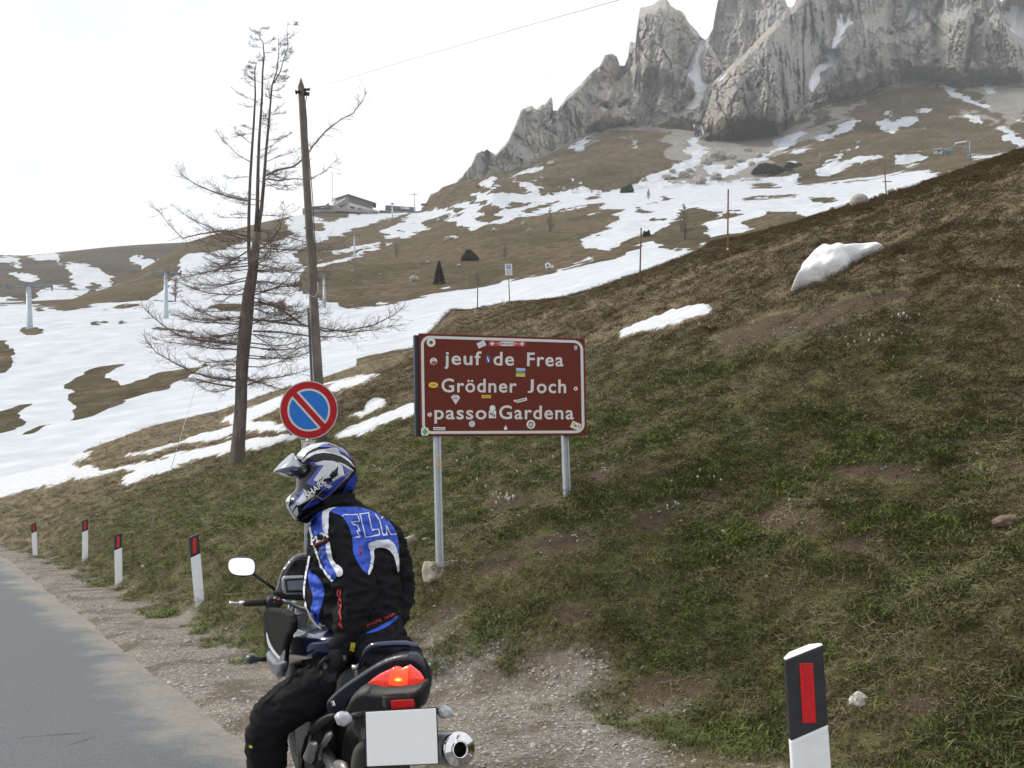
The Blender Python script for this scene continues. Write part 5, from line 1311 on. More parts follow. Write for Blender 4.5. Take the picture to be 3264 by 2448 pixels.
for crop, pl_, w, dens in (('C', [(1300,570),(1400,600),(1520,685),(1640,720),(1760,715),(1880,690),(1980,640),(2030,600)], 9, 16), ('C', [(1285,660),(1430,680),(1600,700),(1750,725),(1880,715),(1980,690)], 8, 16), ('C', [(1275,720),(1420,725),(1560,745),(1700,750),(1800,740)], 7, 14),
        ('A', [(1340,885),(1400,855),(1480,840),(1540,790),(1580,730),(1640,660),(1720,600),(1780,570),(1815,520),(1850,460)], 8, 9), ('C', [(1190,785),(1100,775),(1000,765),(900,740),(820,690),(760,640),(715,590)], 9, 16), ('C', [(1185,970),(1080,955),(980,930),(880,880),(790,830),(730,760)], 8, 16),
        ('A', [(1245,1010),(1150,990),(1060,960),(980,925),(920,885),(880,830)], 7, 10), ('A', [(1240,1190),(1130,1160),(1000,1180),(920,1200),(850,1130),(790,1050)], 7, 10), ('C', [(1250,990),(1330,960),(1420,950),(1500,930),(1560,910)], 6, 14), ('C', [(1175,1000),(1080,985),(990,960),(930,955)], 7, 14),
        ('C', [(1280,740),(1360,790),(1420,850),(1450,900)], 4, 10), ('C', [(1320,520),(1420,495),(1520,495)], 6, 10), ('A', [(1345,900),(1400,910),(1480,900),(1560,905),(1640,860),(1700,800)], 6, 8)):
    pp = [tA(crop, x, y, rr.gauss(0, .06) + .25 * k * (1 if w % 2 else -1) * .4) for k, (x, y) in enumerate(pl_)]
    crown.tube(pp, [max(w * pxm * .8 * (1 - .8 * k / (len(pp) - 1)), .006) for k in range(len(pp))], 5, cap=False)
    twigs_along(crown, pp, rr, dens * 1.7, .45, .3)
crown.build('crown', M_twig, larch)

def combined_hit(px, py):
    a = b = None
    for k in range(60):
        a = far_hit(px, py + k); b = far_hit(px, py + k, M1_bvh)
        if a is not None or b is not None: break
    if a is None: return b
    if b is None: return a
    return a if a.y < b.y else b
def small_larch(crop, xb, yb, hpx, label, seed, wide=.28):
    b = combined_hit(*c1(crop, xb, yb)); m = b.y / FPX / CROP[crop][2]; H = hpx * m
    r_ = random.Random(seed); root = empty('bare_larch', b, label, 'tree', 'bare larches on the far slopes')
    tr = MB(); top = b + Vector((r_.gauss(0, .02) * H, 0, H)); tr.tube([b - Vector((0, 0, .4)), b.lerp(top, .5) + Vector((r_.gauss(0, .02) * H, 0, 0)), top], [.032 * H, .02 * H, .004 * H], 7); tr.build('trunk', M_bark, root, 0, True)
    cr = MB()
    for j in range(58):
        t = .15 + .85 * (j + r_.random()) / 58; q = b.lerp(top, t); a = r_.uniform(0, 6.28)
        L_ = H * wide * (1 - t * .85) * r_.uniform(.6, 1.2)
        n_ = 4; d = Vector((math.cos(a), math.sin(a), r_.uniform(-.15, .2))); p = q.copy(); pts = [p.copy()]
        for k in range(n_): d = (d + Vector((r_.gauss(0, .12), r_.gauss(0, .12), .12))).normalized(); p = p + d * L_ / n_; pts.append(p.copy())
        cr.tube(pts, [.010 * H * (1 - .7 * k / n_) for k in range(n_ + 1)], 3, cap=False)
        for _ in range(8):
            q2 = pts[r_.randint(1, n_)]; d2 = (d * .5 + Vector((r_.gauss(0, .7), r_.gauss(0, .7), r_.uniform(-.2, .5)))).normalized()
            cr.tube([q2, q2 + d2 * L_ * .3], [.0075 * H, .005 * H], 3, cap=False)
    cr.build('crown', M_twig, root)
for a in (('K3', 845, 715, 260, 'bare larch standing above the snow hollow behind the wooden poles', 1, .34), ('M', 1850, 345, 205, 'bare larch high on the brown slope above the parking sign', 2, .26), ('M', 1500, 560, 120, 'squat bare larch midway down the brown slope', 3, .42), ('M', 1283, 755, 110, 'faint bare larch rising behind a thin snow pole', 4, .40),
          ('M', 648, 545, 120, 'low bare larch on the dark brown slope below the hut', 5, .4), ('L', 1125, 445, 160, 'bare larch in the snow beside the lift pylon behind the big larch', 6, .35), ('K3', 590, 432, 72, 'small bare larch at the edge of the snow band under the cliffs', 7, .3), ('K1', 1075, 1365, 48, 'tiny bare larch at the foot of the rock ridge', 8, .35), ('K1', 1480, 1385, 60, 'tiny bare larch in the middle of the snow band', 9, .3)):
    small_larch(*a)

def conifer_mat():
    g = G('spruce_needles'); n = g.noise(2.5, 5, .7)
    return g.done(g.ramp(n, [(.3, (.018, .028, .016)), (.7, (.050, .070, .038))]), .9, Specular_IOR_Level=.1)
M_spruce = conifer_mat()
def spruce(crop, xb, yb, hpx, wpx, label, seed, bush=False, name='spruce_tree', cat='tree'):
    b = combined_hit(*c1(crop, xb, yb)); m = b.y / FPX / CROP[crop][2]; H = hpx * m; W = wpx * m / 2
    r_ = random.Random(seed); root = empty(name, b, label, cat)
    MB().tube([b - Vector((0, 0, .3)), b + Vector((0, 0, H * .9))], [.03 * H, .005 * H], 6).build('trunk', M_bark, root)
    V = []; F = []
    N = 2600
    for _ in range(N):
        if bush:
            a = r_.uniform(0, 6.28); rad = math.sqrt(r_.random()); x = W * rad * math.cos(a); y = H * .8 * rad * math.sin(a); z = H * (1 - rad ** 2) ** .5 * r_.uniform(.1, 1) * (1 + .35 * math.sin(x * 3.1 / max(W, .1) + seed))
            out = Vector((math.cos(a) * .5, math.sin(a) * .5, .8))
        else:
            t = r_.random() ** .8; a = r_.uniform(0, 6.28); lay = .82 + .18 * math.sin(t * 40); rad = W * (1 - t) * lay * r_.uniform(.55, 1.05) + .02 * H
            x = rad * math.cos(a); y = rad * math.sin(a); z = H * (.04 + .96 * t) - rad * .18; out = Vector((math.cos(a), math.sin(a), -.15))
        s_ = H * r_.uniform(.06, .12) * (1 - .65 * t) if not bush else H * r_.uniform(.12, .28); p = b + Vector((x, y, z))
        sd_ = out.cross(Vector((r_.gauss(0, 1), r_.gauss(0, 1), 1))).normalized(); k = len(V)
        V += [p - sd_ * s_ * .45, p + sd_ * s_ * .45, p + out.normalized() * s_ + Vector((0, 0, s_ * .2))]; F.append((k, k + 1, k + 2))
    mb = MB(); mb.add(V, F); me = bpy.data.meshes.new('crown'); me.from_pydata([tuple(p) for p in V], [], F); link('crown', me, root, M_spruce)
spruce('M', 985, 748, 185, 84, 'small dark green spruce alone on the brown slope', 1)
spruce('M', 1225, 565, 62, 130, 'dark green dwarf pine bush on the brown slope right of the spruce', 2, True, 'dwarf_pine', 'bush')
spruce('K2', 440, 1225, 60, 300, 'wide dark dwarf pine thicket under the scree', 3, True, 'dwarf_pine', 'bush')
spruce('K2', 590, 1185, 40, 130, 'dark dwarf pine clump beside a snow patch at the scree edge', 4, True, 'dwarf_pine', 'bush')
spruce('K3', 578, 690, 38, 46, 'tiny dark bush at the tip of the snow tongue', 5, True, 'dwarf_pine', 'bush')
spruce('K3', 440, 385, 50, 90, 'dark dwarf pine clump in the snow band among rocks', 6, True, 'dwarf_pine', 'bush')

# ------------------------------------------------------------------ boulders
M_stone = mat('limestone', (.34, .32, .29), .95, var=.35, scale=1.4, bump=.7, bscale=5, bdist=.08)
M_stone2 = mat('white_limestone', (.60, .58, .54), .9, var=.15, scale=12, bump=.5, bscale=40, bdist=.01)
def boulder(name, b, sx, sy, sz, label, cat, material, seed, group=None, sink=.25, sub=4, rough=.22):
    bm = bmesh.new(); bmesh.ops.create_icosphere(bm, subdivisions=sub, radius=1.0)
    co = np.array([tuple(v.co) for v in bm.verts]); d = 1 + rough * fbm(co * 1.3 + seed * 5.1, 4, seed, True) + .10 * fbm(co * 5, 3, seed + 3)
    for v, k in zip(bm.verts, d): v.co = Vector((v.co.x * k * sx, v.co.y * k * sy, v.co.z * k * sz))
    me = bpy.data.meshes.new(name); bm.to_mesh(me); bm.free()
    o = link(name, me, None, material, True); o.location = Vector(b) + Vector((0, 0, sz * (1 - 2 * sink))); o.rotation_euler = (0, 0, seed * 1.3)
    if sub < 3: me.polygons.foreach_set('use_smooth', [False] * len(me.polygons))
    return tag(o, label, cat, group)
q = ground_hit(*c1('V', 735, 792)); m = q.y / FPX / CROP['V'][2]
boulder('boulder', q + Vector((0, .3, .05)), 92 * m, 80 * m, 74 * m, 'round topped grey boulder on the crest of the near hillside', 'boulder', M_stone, 3, sink=.2, rough=.12)
q = ground_hit(*c1('G', 1590, 1000)); boulder('stone', q, .045, .05, .040, 'white stone lying in the turf behind the big road post', 'stone', M_stone2, 9, rough=.55, sub=2)
q = ground_hit(*c1('G', 2155, 325)); boulder('stone', q, .10, .07, .045, 'flat brown stone half sunk in the green turf', 'stone', mat('brown_stone', (.16, .11, .08), .9, var=.3), 5)
BL = {0: 'large grey boulder beside the lone spruce on the brown slope', 1: 'small pale boulder in the middle of the brown slope below the lift pylons', 2: 'small boulder above and left of the lone spruce', 3: 'small boulder under the dwarf pine bush', 4: 'grey boulder at a thin snow patch on the brow of the brown slope', 5: 'boulder left of the bare larch high on the brown slope', 6: 'upper boulder near the bare larch high on the brown slope', 7: 'boulder at the lower edge of the knoll snow', 8: 'boulder on the lowest snow strip below the hut', 9: 'small boulder just under the snow strips below the hut',
      10: 'largest house sized rock below the snow gully', 11: 'big rounded rock at the upper rim of the snow band', 12: 'rock at the lower end of the snow gully', 15: 'rock standing right of the largest rock in the scree', 18: 'lowest rock at the tip of the scree snow', 20: 'rock near the dwarf pine thicket at the scree edge', 21: 'highest rock in the scree beside the cliff foot',
      25: 'pale boulder on the crest under the chairlift station, lowest of three', 26: 'pale boulder on the crest under the chairlift station, middle of three', 27: 'pale boulder on the crest under the chairlift station, highest of three', 29: 'pale boulder touching the foot of the pole with the crosspiece', 30: 'pale boulder just uphill of the pole with the crosspiece', 36: 'small pale boulder between the round boulder and the pole with the crosspiece'}
for k, (crop, x, y, w) in enumerate((('M', 790, 725, 42), ('M', 520, 678, 14), ('M', 897, 585, 19), ('M', 1140, 612, 20), ('M', 1052, 408, 34), ('M', 1690, 335, 24), ('M', 1645, 285, 24), ('M', 1415, 335, 28), ('M', 280, 580, 22), ('M', 305, 650, 14),
        ('K3', 1075, 148, 72), ('K3', 948, 318, 55), ('K3', 840, 270, 42), ('K3', 1065, 285, 45), ('K3', 720, 285, 36), ('K3', 1180, 150, 40), ('K3', 1000, 180, 48), ('K3', 1240, 170, 36), ('K3', 560, 300, 24), ('K3', 880, 240, 30), ('K3', 1320, 190, 28), ('K3', 1290, 90, 30), ('K3', 1160, 215, 34), ('K3', 1370, 130, 26), ('K3', 760, 240, 26),
        ('V', 1650, 470, 30), ('V', 1745, 440, 36), ('V', 1835, 405, 28), ('V', 1525, 495, 20), ('V', 900, 712, 34), ('V', 985, 672, 36), ('V', 600, 790, 26), ('V', 440, 835, 28), ('V', 1060, 650, 22), ('V', 1290, 580, 24), ('V', 330, 875, 20), ('V', 840, 720, 20))):
    if crop == 'V':
        q = ground_hit(*c1(crop, x, y)); lab = 'pale boulder half buried along the crest of the near hillside'; grp = 'boulders along the hillside crest'
    else:
        q = combined_hit(*c1(crop, x, y)); lab = 'grey boulder embedded in the brown slope below the hut' if crop == 'M' else 'grey rock fallen from the cliffs lying in the snow and scree'; grp = 'boulders on the brown slope' if crop == 'M' else 'rocks in the scree'
    m = q.y / FPX / CROP[crop][2]; lab = BL.get(k, lab)
    boulder('boulder', q, w * m * .8, w * m * .7, w * m * .6, lab, 'boulder', M_stone, 10 + k, grp, .32, 4, .5)

# ------------------------------------------------------------------ snow lump on the near hillside
lp = c2s('B', [(1327,1112),(1345,1085),(1360,1058),(1372,1022),(1408,985),(1438,955),(1462,947),(1490,953),(1515,940),(1547,948),(1600,935),(1660,927),(1688,940),(1650,957),(1600,977),(1562,1000),(1545,1035),(1500,1057),(1470,1067),(1430,1086),(1395,1091),(1370,1096)])
q = ground_hit(*c1('B', 1470, 1070))
M_snow = G('old_snow'); _c = M_snow.ramp(M_snow.noise(6, 5, .65), [(.3, (.78, .80, .83)), (.7, (.90, .91, .93))]); _d = M_snow.step(M_snow.noise(3, 5, .7), .56, .72); M_snow.bump(M_snow.noise(9, 4, .6), .5, .05); M_snow = M_snow.done(M_snow.mix(M_snow.math('MULTIPLY', _d, .5), _c, (.66, .65, .63)), .95, Specular_IOR_Level=.05)
nr_ = Vector(CAM) - q; nr_.normalize()
lump = pillow('snow_lump', lp, q + Vector((0, .3, .1)), (nr_.x - .2, nr_.y, nr_.z + .85), .22, 36, 4, M_snow, None, disp=lambda P: .26 * fbm(P / .6, 3, 61) + .05 * fbm(P / .2, 3, 63))
tag(lump, 'thick lump of old snow lying on the bare upper hillside', 'snow')

# ------------------------------------------------------------------ wooden poles and stakes on the hillside
def ground_pole(name, crop, xt, yt, xb, yb, wpx, material, label, cat, group=None, Y=None, n=8, band=None):
    b = ground_hit(*c1(crop, xb, yb)) if Y is None else at(*c1(crop, xb, yb), Y)
    t = at(*c1(crop, xt, yt), b.y); m = b.y / FPX / CROP[crop][2]
    root = empty(name, b, label, cat, group)
    MB().tube([b - Vector((0, 0, .4)), b, t], [wpx * m / 2 * 1.1, wpx * m / 2, wpx * m / 2 * .85], n).build('pole', material, root, 0, True)
    if band:
        a = b.lerp(t, band); MB().tube([a, a + (t - b) * .025], wpx * m / 2 * 1.12, n).build('band', M_signwhite, root)
    return root, b, t, m
ground_pole('wooden_pole', 'K3', 1153, 362, 1148, 836, 13, M_redwood, 'tall red brown wooden pole with a pale band near its foot', 'pole', band=.10)
ground_pole('wooden_pole', 'K3', 539, 632, 530, 992, 12, M_redwood, 'red brown wooden pole standing in front of the white piste', 'pole')
ground_pole('wooden_pole', 'M', 1284, 762, 1283, 935, 9, M_redwood, 'thin brown pole at the edge of the piste left of the parking sign', 'pole')
r_, b_, t_, m_ = ground_pole('wooden_pole', 'V', 925, 443, 941, 702, 13, M_redwood, 'red brown pole with a small crosspiece beside the round boulder', 'pole')
MB().box(b_.lerp(t_, .48) + Vector((12 * m_, -.05, 0)), (88 * m_, .04, 6 * m_)).build('crosspiece', M_redwood, r_)
ground_pole('stake', 'K3', 1443, 585, 1443, 632, 4, M_dark, 'tiny dark stake on the hillside crest', 'stake')
r_, b_, t_, m_ = ground_pole('stake', 'D', 1556, 132, 1520, 290, 14, mat('grey_stake', (.16, .16, .16), .8), 'short grey stake leaning in the grass bank above the road posts', 'stake')
ground_pole('utility_stay', 'P', 990, 195, 858, 632, 3, M_galv, 'thin steel stay wire slanting down to the snow patch beside the big larch', 'wire')
# parking sign
pr_, b_, t_, m_ = ground_pole('parking_sign', 'M', 1525, 640, 1534, 880, 9, mat('brown_post', (.15, .10, .075), .7), 'white parking sign with blue P on a brown post at the piste edge', 'road sign')
pn = (Vector(CAM) - t_); pn.z = 0; pn.normalize(); hp0 = plane_hit(t_ + pn * .06, pn, 0)
MB().prism([hp0(*c1('M', *p)) for p in ((1497, 592), (1553, 592), (1556, 683), (1499, 683))], -pn * .03).build('panel', M_signwhite, pr_, .01)
decal('blue_square', 'M', [(1510, 600), (1541, 600), (1541, 630), (1510, 630)], plane_hit(t_ + pn * .06, pn, .012), M_sblue, pr_, 60)
lettering('lettering', 'M', 'P', 1518, 1534, 627, 627, 23, plane_hit(t_ + pn * .06, pn, .024), M_signwhite, pr_, .03)
for k, (y, w) in enumerate(((645, 17), (655, 21), (668, 16))):
    decal('small_print', 'M', [(1526 - w, y), (1526 + w, y), (1526 + w, y + 4), (1526 - w, y + 4)], plane_hit(t_ + pn * .06, pn, .012), mat('grey_print', (.25, .26, .28), .6), pr_, 60)
# scraps by the road
for crop, x, y, w, c, lab in (('D', 1398, 1122, 10, (.75, .75, .76), 'scrap of white paper on the dusty road edge'), ('R', 38, 977, 12, (.70, .66, .58), 'crumpled pale wrapper on the gravel by the grass bank'), ('W', 660, 1275, 24, (.40, .27, .10), 'yellow brown scrap on the gravel behind the motorcycle')):
    q = ground_hit(*c1(crop, x, y)); m = q.y / FPX / CROP[crop][2]; w = w * m
    V = [(-w, -w * .5, 0), (0, -w * .8, w * .3), (w, -w * .3, .1 * w), (w * .8, w * .6, .0), (0, w * .4, w * .5), (-w * .9, w * .7, .1 * w)]
    mb = MB(); mb.prism([Vector(q) + Vector(v) + Vector((0, 0, .012)) for v in V], (0, 0, .004)); tag(mb.build('litter', mat('scrap_%s' % crop, c, .7)), lab, 'litter')
# ------------------------------------------------------------------ ski lifts, hut and machines on the far slopes
M_lift = mat('lift_steel', (.36, .42, .47), .55, .2, var=.1, scale=.5)
M_liftd = mat('lift_dark_steel', (.16, .19, .22), .6, .2, var=.15, scale=.8)
class Loc:
    """small frame at a far place: x to the right of the photograph, y away from the camera, z up, in metres"""
    def __init__(s, crop, xb, yb, p=None, Y=None):
        s.p = Vector(p) if p is not None else (combined_hit(*c1(crop, xb, yb)) if Y is None else at(*c1(crop, xb, yb), Y))
        s.crop = crop; s.xb = xb; s.yb = yb; s.m = s.p.y / FPX / CROP[crop][2]
        d = Vector((s.p.x, s.p.y, 0)).normalized(); s.f = d; s.r = Vector((d.y, -d.x, 0))
    def q(s, x, y, dep=0):
        """crop pixel -> place, dep metres behind the base"""
        return s.p + s.r * ((x - s.xb) * s.m) + Vector((0, 0, (s.yb - y) * s.m)) + s.f * dep
    def M(s): return Matrix((s.r, s.f, Vector((0, 0, 1)))).transposed()
    def box(s, mb, x0, y0, x1, y1, d0, d1):
        a = s.q(x0, y1, d0); w = (x1 - x0) * s.m; h = (y1 - y0) * s.m
        c = a + s.r * w / 2 + s.f * (d1 - d0) / 2 + Vector((0, 0, h / 2))
        mb.box(c, (w, d1 - d0, h), s.M()); return mb
lift_tops = []
def pylon(crop, xb, yb, xt, yt, wb, wt, arm, label, sheave=True, arm_tilt=0):
    L_ = Loc(crop, xb, yb); root = empty('lift_pylon', L_.p, label, 'lift pylon', 'ski lift pylons')
    MB().tube([L_.q(xb, yb + 6), L_.q(xb, yb), L_.q(xt, yt)], [wb * L_.m / 2 * 1.15, wb * L_.m / 2, wt * L_.m / 2], 10).build('shaft', M_lift, root, 0, True)
    x0, x1 = arm
    mb = MB(); mb.tube([L_.q(x0, yt - arm_tilt), L_.q(x1, yt + arm_tilt)], max(wt * .30, 1.3) * L_.m, 6); mb.build('crossarm', M_liftd, root)
    if sheave:
        for xs in (x0, x1):
            mb = MB()
            for dd in (-1.4, -.7, 0, .7, 1.4):
                c = L_.q(xs, yt, dd); mb.tube([c - L_.r * .12, c + L_.r * .12], .28, 8)
            mb.box(L_.q(xs, yt - 4, 0) , (.18, 3.6, .22), L_.M()); mb.build('sheave_train', M_liftd, root)
    MB().box(L_.q(xt, yt - 10 * (wt / 16)), (wt * L_.m * 1.6, .5, wt * L_.m * .9), L_.M()).build('service_platform', M_liftd, root)
    lift_tops.append((L_.q(x0, yt), L_.q(x1, yt)))
    return root
pylon('L', 190, 618, 178, 345, 40, 30, (48, 318), 'big grey lift pylon in the snow at the far left, on a bare earth ring', True, -14)
pylon('L', 1062, 552, 1060, 252, 36, 22, (985, 1152), 'grey lift pylon seen through the left branches of the big larch')
pylon('L', 1663, 535, 1664, 325, 24, 18, (1620, 1710), 'grey lift pylon hidden behind the trunk of the big larch')
pylon('L', 2080, 485, 2077, 282, 22, 14, (2015, 2118), 'slim lift pylon just right of the utility pole')
pylon('M', 320, 545, 320, 362, 14, 10, (288, 358), 'slim lift pylon on the snow strips below the hut')
pylon('M', 617, 234, 617, 118, 12, 9, (598, 640), 'short lift pylon on the ridge path beside the hut', False)
pylon('M', 790, 176, 790, 34, 10, 7, (756, 822), 'T shaped lift mast standing in front of the summit lift station', False)
def cable(a, b, sag, lab):
    pts = [a.lerp(b, k / 14) - Vector((0, 0, sag * 4 * (k / 14) * (1 - k / 14))) for k in range(15)]
    return tag(MB().tube(pts, .035, 4).build('lift_cable', M_liftd), lab, 'cable', 'lift cables')
T_ = lift_tops
cable(T_[0][1], T_[1][0], 1.5, 'near lift cable from the big pylon on the earth ring to the next pylon'); cable(T_[0][0], T_[1][1], 1.7, 'far lift cable from the big pylon on the earth ring to the next pylon')
cable(T_[1][1], T_[2][0], 1.5, 'lift cable passing behind the big larch between two pylons'); cable(T_[2][1], T_[3][0], 2, 'lift cable running behind the utility pole to the slim pylon'); cable(T_[3][1], T_[4][1], 2.5, 'lift cable climbing from the slim pylon to the pylon on the snow strips')
Lx = Loc('L', 190, 618)
cable(T_[0][0], Lx.q(-260, 640, -30), 1.0, 'outer lift cable leaving the big pylon downhill'); cable(T_[0][1], Lx.q(-160, 660, -30), 1.0, 'inner lift cable leaving the big pylon downhill')

# snow guns
def snow_gun(crop, x, yb, hpx, label, body):
    L_ = Loc(crop, x, yb); root = empty('snow_gun', L_.p, label, 'snow gun', 'snow guns beside the piste')
    s = hpx
    mb = MB(); 
    for dx, dd in ((-.16, -.4), (.16, -.4), (0, .5)): mb.tube([L_.q(x, yb - .45 * s), L_.q(x + dx * s, yb + 2, dd)], .06, 6)
    mb.build('tripod', M_liftd, root)
    c = L_.q(x, yb - .62 * s, -.5); R_ = .26 * s * L_.m
    ax = (-L_.f + Vector((0, 0, .35))).normalized()
    n = 20; a = ax.cross(Vector((0, 0, 1))).normalized(); b = a.cross(ax)
    def ring(off, rad): return [c + ax * off + (a * math.cos(6.2832 * k / n) + b * math.sin(6.2832 * k / n)) * rad for k in range(n)]
    V = ring(-.9, R_ * .8) + ring(.35, R_) + ring(.40, R_ * .75) + ring(-.5, R_ * .6)
    F = [(j * n + k, j * n + (k + 1) % n, (j + 1) * n + (k + 1) % n, (j + 1) * n + k) for j in range(3) for k in range(n)] + [tuple(range(n))]
    mb = MB(); mb.add(V, F); mb.build('barrel', body, root, 0, True)
    mb = MB(); V = ring(-.2, R_ * .70); mb.add(V, [tuple(range(n))]); mb.build('fan', M_black, root)
    mb = MB(); L_.box(mb, x + .28 * s, yb - .72 * s, x + .55 * s, yb - .40 * s, -.3, .4); mb.build('control_box', mat('pale_box', (.55, .55, .52), .6), root)
    mb = MB(); mb.tube([L_.q(x - .05 * s, yb - .85 * s), L_.q(x - .09 * s, yb - 1.1 * s)], .06, 6); mb.build('nozzle_lance', M_liftd, root)
    return root
snow_gun('M', 1836, 662, 82, 'white snow gun at the upper edge of the piste right of the parking sign', mat('white_gun', (.72, .73, .75), .5))
snow_gun('L', 1806, 560, 130, 'dark snow gun standing on the piste between larch trunk and utility pole', mat('grey_gun', (.30, .22, .18), .5))
L_ = Loc('L', 1762, 485, Y=combined_hit(*c1('L', 1806, 560)).y); mb = MB(); L_.box(mb, 1753, 455, 1772, 481, 0, .8); o = mb.build('yellow_cabinet', mat('yellow_box', (.62, .36, .03), .6), None, .05)
MB().tube([L_.q(1762, 484), L_.q(1762, 580)], .08, 6).build('leg', M_liftd, o)
tag(o, 'small yellow cabinet on a leg beside the dark snow gun', 'cabinet')

# ---- hut on the ridge
L_ = Loc('U', 700, 520, Y=556.0); hut = empty('mountain_hut', L_.p, 'flat roofed mountain hut with brown upper storey on concrete terraces at the ridge', 'building')
def pr(name, pts, dep, material, parent, bevel=0):
    """prism: outline in U pixels at depth 0 pushed back by dep metres; optional third coordinate = depth of the corner"""
    poly = [L_.q(p[0], p[1], p[2] if len(p) > 2 else 0) for p in pts]
    return MB().prism(poly, L_.f * dep).build(name, material, parent, bevel)
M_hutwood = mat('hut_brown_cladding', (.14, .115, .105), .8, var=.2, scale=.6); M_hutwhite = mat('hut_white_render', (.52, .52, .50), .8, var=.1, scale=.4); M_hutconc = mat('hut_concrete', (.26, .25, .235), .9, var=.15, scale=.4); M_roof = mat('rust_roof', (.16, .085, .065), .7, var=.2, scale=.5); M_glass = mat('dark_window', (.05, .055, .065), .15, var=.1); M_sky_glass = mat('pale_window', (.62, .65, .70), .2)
pr('upper_storey', [(710, 262, 0), (1068, 302, 9), (1065, 388, 9), (708, 375, 0)], 8, M_hutwood, hut)
g_ = pr('gable_wall', [(530, 276, 7), (712, 262, -.05), (712, 378, -.05), (445, 420, 7)], 5, M_hutconc, hut)
rf = pr('roof', [(515, 268, 6), (710, 252, -1.2), (1118, 300, 9.6), (1118, 309, 9.6), (710, 262, -1.2), (515, 278, 6)], 10, M_roof, hut)
pr('eave', [(372, 378, 6), (430, 342, 5), (436, 380, 5)], 3, M_roof, hut)
for k in range(4):
    x0 = 480 + k * 50; y0 = 388 - k * 22
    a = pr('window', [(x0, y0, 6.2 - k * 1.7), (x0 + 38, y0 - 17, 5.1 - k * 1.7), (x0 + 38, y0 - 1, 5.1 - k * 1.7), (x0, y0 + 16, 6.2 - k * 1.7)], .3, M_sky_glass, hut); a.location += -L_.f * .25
lw = pr('lower_storey', [(715, 380, -1.5), (1165, 428, 8.5), (1165, 505, 8.5), (715, 500, -1.5)], 6, M_hutwhite, hut)
for k in range(4):
    t0, t1 = .03 + k * .245, .20 + k * .245
    xa, xb2 = 715 + 450 * t0, 715 + 450 * t1; da, db = -1.5 + 10 * t0, -1.5 + 10 * t1; yo = 48 * t0; yo2 = 48 * t1
    a = pr('window', [(xa, 428 + yo * .6, da - .12), (xb2, 428 + yo2 * .6, db - .12), (xb2, 462 + yo2 * .5, db - .12), (xa, 462 + yo * .5, da - .12)], .2, M_glass, hut)
pr('side_wall', [(560, 450, 5), (712, 385, -1.4), (712, 505, -1.4), (540, 505, 5)], 4, mat('hut_grey', (.20, .20, .21), .9), hut)
pr('terrace_wall', [(540, 478, -4), (1050, 500, -3), (1050, 545, -3), (540, 525, -4)], 6, M_hutconc, hut)
pr('terrace_wall', [(60, 470, 0), (230, 458, -2), (540, 462, -3), (540, 530, -3), (230, 535, -2), (60, 530, 0)], 8, M_hutconc, hut)
pr('earth_bank', [(200, 460, -3), (430, 420, -1), (560, 430, 0), (600, 470, -2), (400, 490, -4)], 5, M_alp, hut)
tn = MB(); tn.box(L_.q(480, 320, 3), (1.6, 1.6, 1.6), L_.M()); 
dish = MB(); dish.tube([L_.q(498, 322, 1), L_.q(503, 322, .4)], .9, 14); dish.build('dish', mat('white_dish', (.7, .7, .7), .5), hut)
pr('link_building', [(1165, 430, 6), (1480, 448, 8), (1500, 500, 8), (1165, 512, 6)], 6, mat('link_brown', (.13, .11, .10), .85), hut)
mast = empty('antenna_mast', L_.q(482, 300, 10), 'tall thin lattice antenna mast behind the mountain hut', 'mast')
mm = MB()
for dx, dd in ((-4, 0), (4, 0), (0, .7)): mm.tube([L_.q(484 + dx, 300, 10 + dd), L_.q(486 + dx * .5, -150, 10 + dd)], .05, 4)
for k in range(22):
    y0 = 300 - k * 20.4; mm.tube([L_.q(480, y0, 10), L_.q(488, y0 - 20, 10)], .035, 3); mm.tube([L_.q(488, y0, 10), L_.q(480, y0 - 20, 10)], .035, 3)
mm.build('lattice', mat('pale_mast', (.40, .40, .42), .6), mast)
ad = MB()
for k in range(6): ad.box(L_.q(482 + (k % 2) * 14 - 6, 250 + (k % 3) * 22, 9.5), (.5, .3, .9), L_.M())
ad.build('antenna_panels', mat('antenna_grey', (.45, .45, .46), .6), mast)
# ---- lift station next to it
st = empty('lift_station', L_.q(1480, 480, 12), 'long summit lift station building with a white sign on its dark front', 'building')
pr('glazed_front', [(1262, 375, 12), (1695, 385, 14), (1690, 475, 14), (1262, 470, 12)], 8, mat('station_grey', (.24, .22, .21), .7), st)
pr('fascia', [(1255, 318, 11.2), (1700, 328, 13.2), (1700, 388, 13.2), (1258, 375, 11.2)], 10, mat('station_dark', (.10, .11, .13), .6), st)
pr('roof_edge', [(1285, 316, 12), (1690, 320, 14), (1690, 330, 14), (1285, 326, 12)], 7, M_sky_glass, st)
sg = pr('sign_board', [(1480, 332, 12.0), (1608, 334, 12.6), (1608, 366, 12.6), (1480, 364, 12.0)], .3, M_signwhite, st)
pr('sign_emblem', [(1492, 338, 11.9), (1524, 338, 12.05), (1524, 358, 12.05), (1492, 358, 11.9)], .1, mat('sign_emblem', (.50, .30, .25), .6), sg)
for k in range(14): pr('pane', [(1270 + k * 30, 392, 11.7 + k * .14), (1288 + k * 30, 392, 11.8 + k * .14), (1288 + k * 30, 412, 11.8 + k * .14), (1270 + k * 30, 412, 11.7 + k * .14)], .2, mat('station_pane', (.38, .38, .37), .3), st)
L_.q
for k in range(9): pr('railing_post', [(1270 + k * 50, 415, 10.6), (1274 + k * 50, 415, 10.6), (1274 + k * 50, 470, 10.6), (1270 + k * 50, 470, 10.6)], .2, M_liftd, st)
